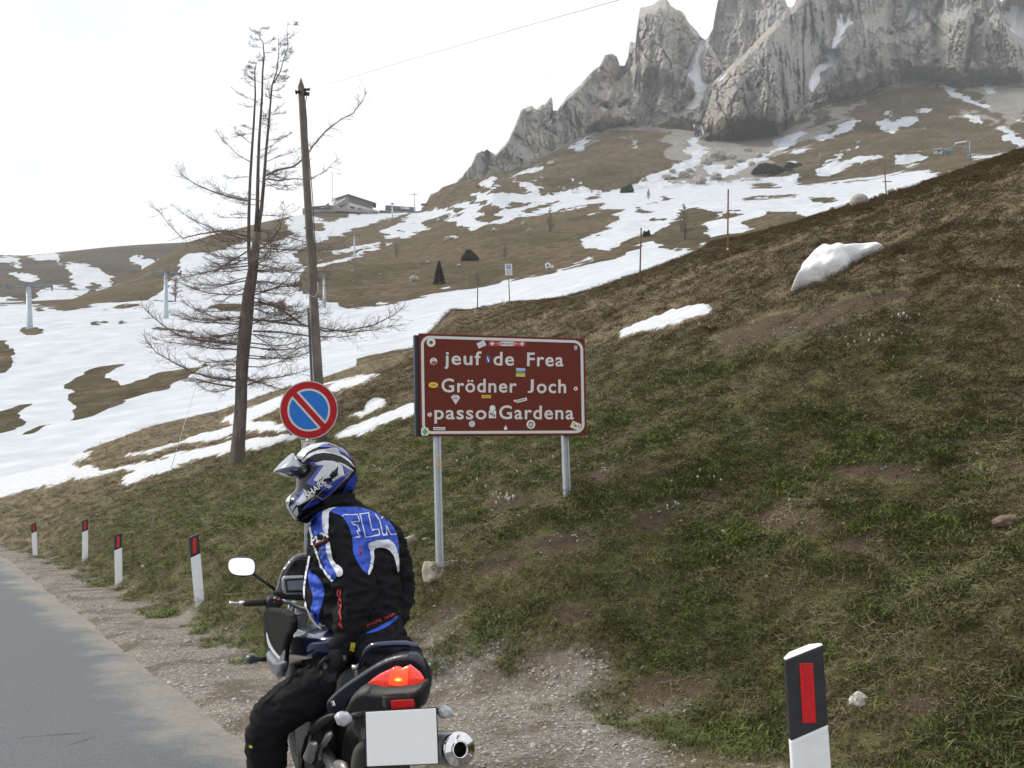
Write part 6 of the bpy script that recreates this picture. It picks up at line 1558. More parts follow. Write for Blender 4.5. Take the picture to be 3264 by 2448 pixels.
# ---- bull wheel tower at the end of the ridge
bw = empty('lift_terminal', L_.q(1870, 420, 14), 'blue grey lift terminal tower with outrigger arms at the end of the ridge', 'lift terminal')
pr('tower', [(1830, 300, 14), (1915, 300, 14), (1940, 400, 14), (1820, 420, 14)], 4, mat('terminal_blue', (.14, .20, .24), .6), bw)
pr('head_beam', [(1785, 268, 13), (1890, 262, 13), (1890, 280, 13), (1785, 284, 13)], 3, M_liftd, bw)
for pts in ([(1795, 320, 13.5), (1815, 325, 13.5), (1840, 400, 13.5), (1822, 405, 13.5)], [(1915, 315, 13.5), (1935, 310, 13.5), (1955, 370, 13.5), (1935, 385, 13.5)]): pr('wheel_guard', pts, 3, mat('terminal_brown', (.20, .14, .11), .7), bw)
for x in (1800, 1875): pr('strut', [(x, 275, 13.4), (x + 8, 275, 13.4), (x + 30, 330, 13.4), (x + 22, 330, 13.4)], 1, M_liftd, bw)
pr('base_block', [(1745, 410, 13), (1900, 400, 13), (1880, 450, 13), (1720, 455, 13)], 6, M_hutconc, bw)

# ---- valley station on the right
L_ = Loc('V', 1500, 330); vs_ = empty('chairlift_station', L_.p, 'small green chairlift station with a drive frame on the meadow under the cliffs', 'lift station')
M_green = mat('station_green', (.33, .42, .36), .6, var=.1, scale=.3); M_gpaint = mat('machine_green', (.16, .23, .21), .6, .2, var=.2, scale=.6)
def bx(name, x0, y0, x1, y1, d0, d1, m, parent): mb = MB(); L_.box(mb, x0, y0, x1, y1, d0, d1); return mb.build(name, m, parent)
bx('cabin', 1385, 268, 1420, 340, 0, 6, M_green, vs_); bx('cabin_wing', 1421, 264, 1462, 335, .5, 6, mat('cabin_grey', (.42, .46, .44), .6), vs_)
bx('cabin_roof', 1380, 256, 1468, 264, -.6, 6.5, mat('cabin_roof', (.50, .53, .52), .6), vs_)
bx('window', 1424, 272, 1444, 290, .38, .48, M_glass, vs_)
mb = MB(); mb.tube([L_.q(1460, 302, 1), L_.q(1500, 268, 1), L_.q(1575, 248, 1)], .55, 6); mb.tube([L_.q(1470, 325, 1), L_.q(1590, 280, 1)], .4, 6); mb.build('drive_beam', M_gpaint, vs_)
for x in (1480, 1520, 1560): mb = MB(); mb.tube([L_.q(x, 345, 1), L_.q(x + 10, 255, 1)], .3, 6); mb.build('drive_leg', M_gpaint, vs_)
bx('motor_box', 1500, 262, 1545, 300, 0, 2, M_gpaint, vs_)
bx('red_barrier', 1580, 290, 1640, 302, 2, 2.4, mat('red_barrier', (.40, .10, .07), .6), vs_)
def vpyl(xb, yb, xt, yt, w, arm, lab, hood=False):
    Q = Loc('V', xb, yb); root = empty('chairlift_mast', Q.p, lab, 'lift pylon')
    MB().tube([Q.q(xb, yb + 4), Q.q(xt, yt)], [w * Q.m / 2, w * Q.m / 2 * .8], 10).build('shaft', mat('mast_blue', (.16, .22, .27), .55, .2), root, 0, True)
    mb = MB(); mb.tube([Q.q(arm[0], yt + 3), Q.q(arm[1], yt + 1)], 3 * Q.m, 6); mb.build('crossarm', M_liftd, root)
    for x in arm: mb = MB(); mb.tube([Q.q(x, yt - 14), Q.q(x, yt + 12)], 2.2 * Q.m, 6); mb.build('sheave_train', M_liftd, root)
    if hood: mb = MB(); Q.box(mb, 1586, yt - 6, 1702, yt + 12, -1, 2); mb.build('hood', mat('white_hood', (.62, .63, .64), .5), root, .5)
vpyl(1662, 345, 1660, 205, 10, (1600, 1700), 'chairlift mast with a white hood at the green station', True)
vpyl(1718, 392, 1724, 190, 16, (1690, 1775), 'blue chairlift mast on the snow right of the green station')
L_ = Loc('V', 1160, 425); gm = empty('piste_groomer', L_.p, 'tiny yellow machine parked on the snow below the green station', 'machine')
bx('cab', 1165, 398, 1200, 425, 0, 2.4, mat('groomer_yellow', (.60, .42, .08), .6), gm); bx('engine', 1130, 408, 1164, 426, 0, 2.4, mat('groomer_grey', (.30, .31, .33), .6), gm); bx('track', 1130, 427, 1200, 434, -.1, 2.5, M_black, gm)
# ------------------------------------------------------------------ motorcycle (own frame: x forward, y to its left, z up)
BO = Vector((-.6086, 4.432, 0.0)); PSI = .4072; LEAN = .0468; BS = 1.011
_h = Vector((-math.sin(PSI), math.cos(PSI), 0)); _l = Vector((-math.cos(PSI), -math.sin(PSI), 0)); _u = Vector((0, 0, 1))
BL2 = _l * math.cos(LEAN) - _u * math.sin(LEAN); BU2 = _u * math.cos(LEAN) + _l * math.sin(LEAN); BH = _h
def BW(a, b, c): return BO + (BH * a + BL2 * b + BU2 * c) * BS
BM = Matrix((BH, BL2, BU2)).transposed()
AX = {'x': BH, 'y': BL2, 'z': BU2}
def bplane(axis, val): return BW(*(val if k == axis else 0 for k in 'xyz')), AX[axis]
def plane3(a, b, c):
    A, B_, C_ = BW(*a), BW(*b), BW(*c); return A, (B_ - A).cross(C_ - A).normalized()
def bp(crop, x, y, pl): return ray_plane(*c1(crop, x, y), pl[0], pl[1])
def trace(name, crop, pts, pl, thick, R, material, parent, rounds=1, spacing=7, back=1.0, flat=0.0, disp=None):
    return pillow(name, chaikin(c2s(crop, pts), rounds) if rounds else c2s(crop, pts), pl[0], pl[1], thick, R, spacing, material, parent, back, disp, flat)
def slab(name, crop, pts, pl, depth, material, parent, bevel=.003, rounds=0):
    p = c2s(crop, pts); p = chaikin(p, rounds) if rounds else p
    n = Vector(pl[1]); n = n if n.dot(Vector(CAM) - Vector(pl[0])) > 0 else -n
    return MB().prism([ray_plane(x, y, pl[0], n) for x, y in p], -n * depth).build(name, material, parent, bevel)
def btube(name, crop, pts, r, material, parent, n=10, squash=None):
    """pts: (x, y, plane)"""
    P = [bp(crop, x, y, pl) for x, y, pl in pts]
    return MB().tube(P, r, n, squash=squash).build(name, material, parent, 0, True)
bike = empty('motorcycle', BO, 'dark blue touring motorcycle with lit red tail light parked at the road edge', 'motorcycle')
M_blue = mat('dark_blue_lacquer', (.008, .014, .060), .22, .2, var=.1, scale=6, coat=.8)
M_cowl = mat('midnight_plastic', (.008, .010, .022), .35, var=.15, scale=9, coat=.15)
M_bplast = mat('matt_black_plastic', (.011, .0115, .013), .6, var=.2, scale=30, bump=.15, bscale=300, bdist=.001)
M_seat = mat('seat_vinyl', (.075, .076, .078), .65, var=.2, scale=25, bump=.2, bscale=260, bdist=.001)
M_rubber = mat('tyre_rubber', (.022, .021, .020), .85, var=.3, scale=18)
M_alu = mat('cast_aluminium', (.46, .46, .46), .42, .8, var=.15, scale=14)
M_chrome = mat('chrome', (.72, .72, .73), .10, 1.0, var=.06, scale=5)
M_lens = mat('clear_lens', (.42, .44, .47), .18, var=.2, scale=40, coat=.6)
M_flatblack = mat('flat_black', (.006, .006, .006), .8, Specular_IOR_Level=.2)
M_mirror = mat('mirror_glass', (.92, .93, .94), .02, 1.0, var=.01)
M_silver = mat('silver_lacquer', (.33, .35, .38), .25, .6, var=.1, scale=8, coat=.6)
# wheels
def wheel(x0, r, w, name):
    root = MB(); c = BW(x0, 0, r)
    def ringv(rad, off, n=36): return [c + BL2 * off + (BH * math.cos(6.28319 * k / n) + BU2 * math.sin(6.28319 * k / n)) * rad for k in range(n)]
    n = 36; prof = [(r * .68, w * .42), (r * .80, w * .5), (r * .93, w * .46), (r * .985, w * .30), (r, 0), (r * .985, -w * .30), (r * .93, -w * .46), (r * .80, -w * .5), (r * .68, -w * .42)]
    V = []; F = []
    for rad, off in prof: V += ringv(rad, off)
    for j in range(len(prof) - 1):
        F += [(j * n + k, j * n + (k + 1) % n, (j + 1) * n + (k + 1) % n, (j + 1) * n + k) for k in range(n)]
    wo = empty(name, c); wo.parent = bike; wo.matrix_parent_inverse = bike.matrix_world.inverted()
    MB().add(V, F).build('tyre', M_rubber, wo, 0, True)
    V = ringv(r * .69, w * .40) + ringv(r * .60, w * .38) + ringv(r * .60, -w * .38) + ringv(r * .69, -w * .40)
    F = [(j * n + k, j * n + (k + 1) % n, ((j + 1) % 4) * n + (k + 1) % n, ((j + 1) % 4) * n + k) for j in range(4) for k in range(n)]
    rim = MB().add(V, F)
    for s in range(3):
        a = 2.0944 * s + .4
        for da in (-.16, .16):
            d = BH * math.cos(a + da) + BU2 * math.sin(a + da); e = BH * math.cos(a + da * .4) + BU2 * math.sin(a + da * .4)
            rim.tube([c + e * r * .12, c + d * r * .62], [.022, .016], 6)
    rim.tube([c - BL2 * .07, c + BL2 * .07], .045, 14)
    rim.build('rim', M_dark, wo, 0, False)
wheel(0, .315, .165, 'rear_wheel'); wheel(1.47, .305, .12, 'front_wheel')
# frame, engine, swing arm, fork: what can be guessed under the rider
MB().box(BW(.62, 0, .48), (.46, .36, .38), BM).build('engine', M_dark, bike, .04)
fr = MB()
for s in (-1, 1):
    fr.tube([BW(-.24, s * .05, .72), BW(.05, s * .07, .70), BW(.36, s * .10, .64), BW(.52, s * .12, .42)], .022, 8); fr.tube([BW(.40, s * .15, .70), BW(.80, s * .14, .86), BW(1.05, s * .06, .92)], .03, 8)
fr.build('frame', M_dark, bike, 0, True)
for s in (-1, 1): MB().tube([BW(.46, s * .12, .40), BW(0, s * .125, .315)], [.034, .026], 8).build('swing_arm', M_alu, bike, 0, True)
for s in (-1, 1): MB().tube([BW(1.47, s * .10, .305), BW(1.25, s * .10, .70), BW(1.12, s * .10, .98)], [.028, .028, .024], 10).build('fork_leg', M_silver, bike, 0, True)
side = lambda v: bplane('y', v)
rear = lambda v: bplane('x', v)
trace('dark_filler', 'T', [(590, 930), (700, 850), (850, 790), (1130, 770), (1150, 1000), (1150, 1330), (560, 1330), (560, 1000)], side(.03), .05, 25, M_flatblack, bike, 1, 9)  # added black filler standing in for the dark frame and engine mass
trace('rear_hugger', 'T', [(985, 1330), (990, 1170), (1020, 1060), (1080, 1000), (1140, 985), (1140, 1330)], rear(-.16), .03, 16, mat('dusty_black', (.045, .042, .038), .8, var=.3, scale=14), bike, 1, 9)
# seat and tail
trace('seat', 'T', [(850, 600), (858, 490), (900, 410), (960, 358), (1060, 310), (1200, 290), (1250, 330), (1120, 400), (1000, 480), (920, 560)], rear(.22), .03, 12, M_seat, bike, 1)
plc = plane3((.04, .215, .73), (-.27, .02, .935), (-.345, -.135, .80))
cowl = trace('tail_cowl', 'T', [(778, 690), (785, 640), (850, 572), (960, 480), (1080, 400), (1210, 318), (1340, 255), (1480, 225), (1580, 245), (1640, 310), (1685, 410), (1695, 480), (1690, 560), (1660, 660), (1640, 690), (1500, 640), (1300, 560), (1120, 560), (1010, 600), (960, 700), (930, 750), (870, 765), (810, 745)], plc, .022, 9, M_cowl, bike, 1, 6, 1.6)
under = trace('undertray', 'T', [(930, 760), (970, 680), (1010, 590), (1110, 500), (1290, 528), (1430, 524), (1570, 508), (1655, 470), (1668, 560), (1648, 650), (1620, 705), (1450, 720), (1300, 740), (1150, 745), (1060, 770)], plane3((-.10, .15, .70), (-.40, -.12, .66), (-.37, 0, .82)), .045, 16, M_bplast, bike, 1, 6)
# tail light
pll = plane3((-.22, .15, .80), (-.405, 0, .82), (-.385, 0, .90))
g = G('tail_lens'); _v = g.n.new('ShaderNodeTexWave'); _v.inputs['Scale'].default_value = 26; _v.bands_direction = 'X'; g.l.new(g.tc.outputs['Object'], _v.inputs[0])
_c = g.mix(g.math('MULTIPLY', _v.outputs['Fac'], .6), (.42, .010, .006), (.16, .003, .003)); M_tail = g.done(_c, .18, Emission_Color=(1.0, .035, .012), Emission_Strength=.40, Coat_Weight=.7)
lens = trace('tail_light', 'T', [(1135, 488), (1250, 402), (1390, 336), (1455, 352), (1515, 324), (1600, 390), (1648, 466), (1565, 505), (1425, 520), (1285, 524)], (pll[0] - BH * .05, pll[1]), .02, 12, M_tail, bike, 0, 6)
hl_ = surf_hit(bvh_of(lens), .004)
M_bulb = G('tail_bulb').done((.8, .05, .01), .3, Emission_Color=(1.0, .12, .02), Emission_Strength=1.5); M_glow = G('tail_glow').done((.6, .03, .01), .3, Emission_Color=(1.0, .06, .015), Emission_Strength=1.1); M_core = G('tail_filament').done((.9, .3, .05), .3, Emission_Color=(1.0, .42, .06), Emission_Strength=2.6)
decal('reflector_bowl', 'T', [(1325, 500), (1330, 420), (1390, 345), (1450, 362), (1505, 335), (1500, 430), (1490, 500), (1410, 512)], hl_, M_glow, lens, 8)
hl2 = surf_hit(bvh_of(lens), .008); hl3 = surf_hit(bvh_of(lens), .012)
decal('bulb', 'T', ell(1415, 458, 40, 22), hl2, M_bulb, lens, 8); decal('filament', 'T', ell(1415, 460, 24, 9), hl3, M_core, lens, 8)
rh = slab('reflector_housing', 'T', [(1290, 615), (1560, 590), (1575, 730), (1400, 745), (1300, 720)], rear(-.455), .05, M_bplast, bike, .006)
slab('reflector', 'T', [(1345, 645), (1550, 632), (1555, 708), (1350, 722)], rear(-.468), .01, M_redref, rh)
plate = slab('number_plate', 'T', [(1124, 748), (1742, 712), (1760, 1200), (1136, 1226)], rear(-.505), .004, mat('plate_white', (.90, .90, .90), .35, var=.01), bike, .002)
slab('plate_frame', 'T', [(1112, 740), (1752, 703), (1771, 1208), (1126, 1236)], rear(-.500), .008, M_bplast, bike, .003)
# rear indicators
for nm, hexa, st, pl_ in (('l', [(842, 790), (868, 752), (905, 735), (968, 744), (1008, 786), (1002, 828), (932, 876), (872, 858)], [(1000, 785), (1120, 768)], rear(-.40)), ('r', [(1742, 728), (1770, 700), (1815, 678), (1862, 692), (1893, 722), (1882, 775), (1812, 806), (1765, 790)], [(1760, 738), (1690, 738)], rear(-.42))):
    ind = trace('rear_indicator', 'T', hexa, pl_, .026, 13, M_lens, bike, 0, 5)
    MB().tube([bp('T', *st[0], pl_), bp('T', *st[1], pl_)], [.013, .016], 8).build('stalk', M_bplast, ind, 0, True)
# grab rail with luggage bolts
plg = plane3((.02, .16, .86), (-.12, -.14, .86), (-.25, 0, 1.0))
P = [bp('T', x, y, plg) for x, y in ((1062, 350), (1075, 310), (1105, 245), (1135, 198), (1180, 165), (1240, 152), (1360, 146), (1480, 148), (1545, 165), (1585, 205), (1605, 260), (1615, 320))]
MB().tube(P, [.011, .011, .012, .014, .015, .015, .015, .015, .015, .015, .014, .012], 12, squash=1.0).build('grab_rail', M_blue, bike, 0, True)
for a, b in (((1005, 355), (1065, 350)), ((1650, 330), (1695, 330))): MB().tube([bp('T', *a, plg), bp('T', *b, plg)], [.013, .007], 10).build('rail_bolt', M_alu, bike, 0, True)
MB().box(bp('T', 1035, 380, plg), (.012, .012, .05), BM).build('rail_bracket', M_alu, bike, .002)
slab('seat_catch', 'T', [(812, 650), (835, 645), (848, 690), (830, 697)], side(.20), .004, M_alu, bike)
# silencer
me_c = bp('T', 1945, 1076, rear(-.31)); mR = 148 / 2.765 / FPX * (me_c.y)
ax_ = (BH * 1.0 + BL2 * .10 - BU2 * .16).normalized(); a_ = ax_.cross(BU2).normalized(); b_ = a_.cross(ax_)
def circ3(o, r, n=32): return [me_c + ax_ * o + (a_ * math.cos(6.28319 * k / n) + b_ * math.sin(6.28319 * k / n)) * r for k in range(n)]
def rings(lst, n=32, cap=None):
    V = []; F = []
    for o, r in lst: V += circ3(o, r, n)
    for j in range(len(lst) - 1): F += [(j * n + k, j * n + (k + 1) % n, (j + 1) * n + (k + 1) % n, (j + 1) * n + k) for k in range(n)]
    if cap is not None: F.append(tuple(range(cap * n, cap * n + n)))
    return MB().add(V, F)
sil = rings([(.012, mR * .985), (.06, mR), (.38, mR * .97), (.50, mR * .55), (.62, mR * .35)]).build('silencer', M_silver, bike, 0, True)
rings([(.02, mR * 1.0), (-.002, mR), (-.010, mR * .93), (-.004, mR * .55), (-.012, mR * .50), (-.016, mR * .44), (-.004, mR * .40), (.06, mR * .38)]).build('end_cap', M_chrome, sil, 0, True)
rings([(.055, mR * .39), (.056, mR * .01)], cap=0).build('tailpipe_bore', M_flatblack, sil)
for a in (90, 215, 325):
    d = a_ * math.cos(math.radians(a)) + b_ * math.sin(math.radians(a)); c = me_c + d * mR * .76 - ax_ * .008
    MB().tube([c + ax_ * .004, c - ax_ * .006], [mR * .085, mR * .07], 8).build('cap_bolt', M_alu, sil, 0, False)
# brackets on the left side
trace('pillion_peg_bracket', 'T', [(580, 1150), (600, 1080), (630, 1015), (660, 990), (693, 1005), (690, 1060), (668, 1130), (655, 1195), (610, 1195)], side(.19), .016, 8, M_alu, bike, 1, 6)
trace('peg_hanger', 'T', [(690, 1180), (700, 1060), (745, 990), (785, 915), (825, 905), (828, 960), (775, 1040), (735, 1080), (725, 1190)], side(.15), .012, 7, M_alu, bike, 1, 6)
trace('chain_guard', 'T', [(740, 1330), (790, 1200), (850, 1168), (910, 1165), (950, 1200), (975, 1330)], side(.12), .02, 9, mat('worn_silver', (.34, .33, .31), .45, .5, var=.2), bike, 1, 7)
trace('side_cover', 'T', [(620, 920), (660, 850), (760, 770), (850, 745), (860, 790), (760, 860), (700, 930), (650, 960)], side(.17), .025, 10, M_bplast, bike, 1, 7)
for p, q in (((622, 925), (560, 1240)), ((600, 960), (575, 1240))): MB().tube([bp('T', *p, side(.2)), bp('T', p[0] - 40, (p[1] + q[1]) / 2, side(.2)), bp('T', *q, side(.2))], .006, 6).build('brake_hose', M_flatblack, bike, 0, True)
# tank
trace('fuel_tank', 'R', [(322, 1090), (330, 1050), (355, 1010), (400, 970), (450, 945), (560, 940), (640, 1000), (620, 1130), (480, 1140), (400, 1150), (350, 1160)], side(.05), .15, 40, M_blue, bike, 2, 6)
# front fairing
pf = side(.26)
fa = trace('fairing', 'R', [(222, 870), (260, 860), (370, 880), (385, 960), (350, 1020), (335, 1090), (335, 1160), (308, 1225), (270, 1180), (240, 1110), (228, 1040), (228, 985)], pf, .018, 9, M_flatblack, bike, 1, 6)
hf = surf_hit(bvh_of(fa), .004)
decal('silver_trim', 'R', [(231, 985), (238, 985), (250, 1030), (280, 1085), (306, 1108), (318, 1070), (328, 1075), (322, 1130), (300, 1140), (262, 1100), (238, 1050)], hf, M_silver, fa, 6, 1)
decal('edge_highlight', 'R', [(233, 990), (240, 990), (254, 1045), (290, 1095), (306, 1112), (300, 1120), (270, 1090), (242, 1050)], surf_hit(bvh_of(fa), .008), mat('painted_highlight', (.75, .76, .80), .2), fa, 5, 1)  # highlight on the glossy trim edge, painted as a pale strip
trace('belly_panel', 'R', [(232, 1050), (262, 1100), (300, 1140), (330, 1120), (330, 1165), (305, 1222), (268, 1185), (240, 1120)], side(.285), .02, 9, mat('grey_lacquer', (.10, .11, .13), .3, .4, coat=.5), bike, 1, 6)
pw = rear(1.10)
ws = trace('windscreen', 'N', [(740, 850), (800, 770), (845, 590), (900, 470), (1000, 345), (1110, 285), (1260, 258), (1420, 260), (1600, 330), (1650, 480), (1680, 830), (1400, 880), (1000, 890)], pw, .03, 12, mat('smoked_screen', (.022, .023, .026), .25, var=.1, coat=.4), bike, 1, 7)
hw = surf_hit(bvh_of(ws), .006)
stroke_decal('screen_edge', 'N', [(835, 660), (870, 560), (960, 460), (1050, 385), (1120, 365), (1250, 360)], 9, hw, mat('grey_edge', (.10, .105, .115), .4), ws)
decal('screen_bracket', 'N', [(1048, 395), (1088, 395), (1085, 475), (1045, 475)], hw, M_flatblack, ws, 8)
slab('dash', 'N', [(750, 820), (900, 815), (1300, 850), (1300, 960), (900, 930), (760, 880)], rear(1.02), .12, M_bplast, bike, .01)
gps = slab('navigation_device', 'N', [(888, 660), (900, 625), (925, 606), (1280, 596), (1290, 860), (950, 868), (920, 850), (900, 800)], rear(.93), .04, mat('silver_case', (.30, .31, .32), .4, .3), bike, .006)
slab('bezel', 'N', [(920, 650), (1275, 628), (1280, 828), (945, 838)], rear(.926), .004, M_black, gps); slab('screen', 'N', [(948, 675), (1262, 660), (1268, 800), (968, 806)], rear(.920), .003, mat('grey_display', (.20, .22, .26), .25), gps)
slab('display_bright_edge', 'N', [(930, 628), (1278, 606), (1278, 616), (932, 640)], rear(.924), .003, mat('bright_case', (.62, .63, .65), .3), gps)
# handlebar, grip, mirror
pg = rear(.95)
MB().tube([bp('N', x, y, pg) for x, y in ((350, 986), (420, 984), (560, 978), (665, 972))], [.0145, .017, .0165, .0165], 12).build('grip', M_rubber, bike, 0, True)
be = MB(); be.tube([bp('N', x, y, pg) for x, y in ((278, 986), (300, 985), (355, 986))], [.009, .0125, .013], 12); be.build('bar_end', M_chrome, bike, 0, True)
MB().tube([bp('N', x, y, rear(1.0)) for x, y in ((138, 985), (165, 982), (240, 986), (300, 985), (500, 965), (680, 940))], [.009, .0085, .005, .0055, .006, .007], 8).build('clutch_lever', M_chrome, bike, 0, True)
sw = trace('switch_cluster', 'N', [(640, 930), (690, 870), (770, 865), (860, 900), (895, 950), (880, 1030), (800, 1080), (720, 1095), (660, 1080), (640, 1010)], pg, .035, 9, M_bplast, bike, 1, 5)
hs = surf_hit(bvh_of(sw), .003)
decal('red_button', 'N', ell(826, 926, 26, 17), hs, mat('red_button', (.55, .03, .03), .4), sw, 6); decal('grey_button', 'N', ell(770, 910, 18, 13), hs, M_silver, sw, 6); decal('grey_button', 'N', ell(770, 965, 16, 10), hs, M_silver, sw, 6)
MB().tube([bp('N', x, y, pg) for x, y in ((880, 955), (960, 965), (1040, 1010), (1120, 1050), (1230, 1080), (1380, 1080))], .0115, 10).build('handlebar', M_silver, bike, 0, True)
MB().tube([bp('N', x, y, rear(.98)) for x, y in ((880, 1120), (895, 1150), (930, 1140), (970, 1090), (1000, 1020), (1060, 980))], .004, 6).build('clutch_cable', M_flatblack, bike, 0, True)
MB().tube([bp('N', 1110, y, rear(1.03)) for y in (1120, 1160)], [.028, .03], 14).build('fork_cap', M_silver, bike, 0, True)
MB().tube([bp('N', x, y, rear(1.05)) for x, y in ((1080, 1180), (1070, 1420))], .022, 12).build('fork_tube', M_silver, bike, 0, True)
_m0 = bp('N', 310, 470, rear(1.10)); pm = (_m0, ((Vector(CAM) - _m0).normalized() + Vector((.10, -.10, .99)).normalized()).normalized())
mo = [(108, 450), (122, 385), (165, 348), (230, 337), (330, 336), (430, 342), (490, 375), (511, 440), (507, 520), (482, 580), (420, 600), (300, 602), (210, 592), (150, 562), (116, 505)]
mir = trace('mirror', 'N', mo, pm, .022, 8, M_bplast, bike, 1, 5)
ip_ = [(310 + (x - 310) * .93, 470 + (y - 470) * .93) for x, y in mo]
decal('mirror_glass', 'N', ip_, plane_hit(pm[0], pm[1], .0235), M_mirror, mir, 12, 1)
MB().tube([bp('N', 485, 578, pm), bp('N', 640, 690, rear(1.09)), bp('N', 785, 795, rear(1.08))], [.0085, .008, .009], 8).build('mirror_stem', M_bplast, mir, 0, True)
fi = trace('front_indicator', 'T', [(60, 268), (80, 240), (120, 225), (172, 245), (192, 270), (165, 315), (95, 328), (65, 300)], rear(1.20), .022, 10, mat('smoked_lens', (.06, .065, .075), .25, coat=.5), bike, 0, 5)
MB().tube([bp('T', 160, 278, rear(1.20)), bp('T', 262, 278, rear(1.20))], [.011, .014], 8).build('stalk', M_bplast, fi, 0, True)

# ------------------------------------------------------------------ rider
def rp(x, y, Y): return at(*c1('R', x, y), Y)
pmR = lambda Y: Y / FPX / CROP['R'][2]
rt_, up_, fw_ = Vector(RT), Vector(UP), Vector((0, 1, 0))
body = MB()
def loft(rows, n=28):
    """rows: (x, y, Y, half width px, half depth m)"""
    V = []; F = []
    for x, y, Y, a, b in rows:
        c = rp(x, y, Y); A = a * pmR(Y)
        for k in range(n):
            g_ = 6.28319 * k / n; cs, sn = math.cos(g_), math.sin(g_)
            cs = math.copysign(abs(cs) ** .85, cs); sn = math.copysign(abs(sn) ** .85, sn)
            V.append(c + rt_ * A * cs + fw_ * b * sn)
    m = len(rows)
    F = [(i * n + k, i * n + (k + 1) % n, (i + 1) * n + (k + 1) % n, (i + 1) * n + k) for i in range(m - 1) for k in range(n)] + [tuple(range(n))[::-1], tuple((m - 1) * n + k for k in range(n))]
    body.add(V, F)
loft([(800, 1130, 4.62, 110, .15), (795, 1060, 4.64, 128, .155), (765, 985, 4.67, 140, .15), (700, 930, 4.70, 185, .15), (660, 860, 4.72, 212, .15), (655, 780, 4.75, 226, .15), (660, 700, 4.77, 226, .15), (668, 620, 4.79, 222, .15), (664, 540, 4.80, 218, .145), (652, 470, 4.80, 202, .135), (638, 420, 4.79, 165, .12), (618, 385, 4.78, 115, .10), (590, 350, 4.77, 85, .085), (570, 300, 4.77, 78, .08)])
def limb(pts, n=14):
    P = [rp(x, y, Y) for x, y, Y, r in pts]; body.tube(P, [r * pmR(Y) for x, y, Y, r in pts], n)
limb([(560, 430, 4.72, 70), (575, 500, 4.66, 100), (600, 580, 4.63, 100), (640, 680, 4.60, 98), (672, 770, 4.58, 96), (676, 850, 4.56, 90), (655, 930, 4.56, 80), (632, 1000, 4.55, 66), (612, 1060, 4.55, 56), (600, 1090, 4.55, 46)])
limb([(800, 470, 4.90, 70), (835, 560, 4.95, 82), (862, 660, 4.98, 82), (882, 760, 4.98, 74), (888, 830, 4.96, 68), (875, 890, 4.90, 58), (845, 950, 4.80, 46)])
limb([(760, 1090, 4.74, 112), (660, 1150, 4.72, 118), (560, 1215, 4.70, 118), (440, 1290, 4.69, 116), (330, 1360, 4.71, 112), (255, 1415, 4.72, 104), (235, 1480, 4.72, 98), (232, 1560, 4.74, 96), (235, 1660, 4.77, 90), (240, 1780, 4.80, 74), (242, 1850, 4.80, 60)])
limb([(860, 1090, 4.72, 105), (800, 1150, 4.90, 105), (700, 1240, 5.10, 95), (640, 1330, 5.2, 85), (640, 1480, 5.1, 72), (650, 1600, 5.0, 60)])
limb([(246, 1800, 4.80, 62), (240, 1875, 4.76, 58), (215, 1900, 4.90, 46), (195, 1912, 5.0, 38)])
def remeshed(mb, name, voxel, smooth_it):
    o = mb.build(name, None); m = o.modifiers.new('r', 'REMESH'); m.mode = 'VOXEL'; m.voxel_size = voxel
    s = o.modifiers.new('s', 'SMOOTH'); s.iterations = smooth_it; s.factor = .5
    bpy.context.view_layer.update(); dg = bpy.context.evaluated_depsgraph_get()
    me = bpy.data.meshes.new_from_object(o.evaluated_get(dg)); bpy.data.objects.remove(o)
    return me
bme = remeshed(body, 'body', .011, 6)
n = len(bme.vertices); co = np.zeros(n * 3, np.float32); no = np.zeros(n * 3, np.float32)
bme.vertices.foreach_get('co', co); bme.vertices.foreach_get('normal', no); co = co.reshape(-1, 3).astype(float); no = no.reshape(-1, 3)
dsp = .016 * fbm(co / np.array([.15, .15, .055]), 3, 401, True) + .008 * fbm(co / np.array([.05, .05, .03]), 3, 403, True)
dsp = dsp * np.where(co[:, 2] < .80, .55, 1.0)
co = co + no * dsp[:, None]
bme.vertices.foreach_set('co', co.astype(np.float32).ravel()); bme.update()
M_jacket = mat('black_textile', (.010, .010, .012), .85, var=.25, scale=9, bump=.35, bscale=420, bdist=.0015, Specular_IOR_Level=.15)
M_jblue = mat('blue_textile', (.030, .085, .50), .75, var=.12, scale=14, bump=.3, bscale=420, bdist=.0015)
M_jwhite = mat('white_textile', (.66, .68, .74), .65, var=.06, scale=14)
M_jred = mat('red_thread', (.42, .02, .02), .7)
person = empty('person', (-.75, 4.66, 0), 'motorcyclist in blue and black riding jacket and patterned helmet looking over to the left', 'person')
bo = link('body', bme, person, M_jacket, True); tag(bo, 'black riding suit with blue and white jacket panels')
bb = bvh_of(bo)
hB = surf_hit(bb, .004); hB2 = surf_hit(bb, .008); hB3 = surf_hit(bb, .012); hB4 = surf_hit(bb, .015)
def js(name, crop, pts, w, material, lev=1, sp_=3.5): return stroke_decal(name, crop, pts, w, (hB, hB2, hB3, hB4)[lev], material, bo, sp_)
def jd(name, crop, pts, material, lev=0, rounds=1, sp_=4.0): return decal(name, crop, pts, (hB, hB2, hB3, hB4)[lev], material, bo, sp_, rounds)
jd('blue_back_panel', 'R', [(548, 374), (600, 367), (660, 364), (720, 374), (780, 398), (830, 428), (868, 478), (884, 530), (890, 640), (870, 640), (840, 560), (790, 545), (755, 570), (760, 620), (738, 708), (700, 672), (660, 600), (655, 505), (630, 445), (600, 408), (552, 396)], M_jblue)
jd('blue_shoulder_panel', 'H', [(598, 1240), (640, 1160), (700, 1090), (780, 1050), (860, 1020), (850, 1110), (805, 1130), (800, 1180), (805, 1350), (820, 1420), (650, 1430), (610, 1320)], M_jblue)
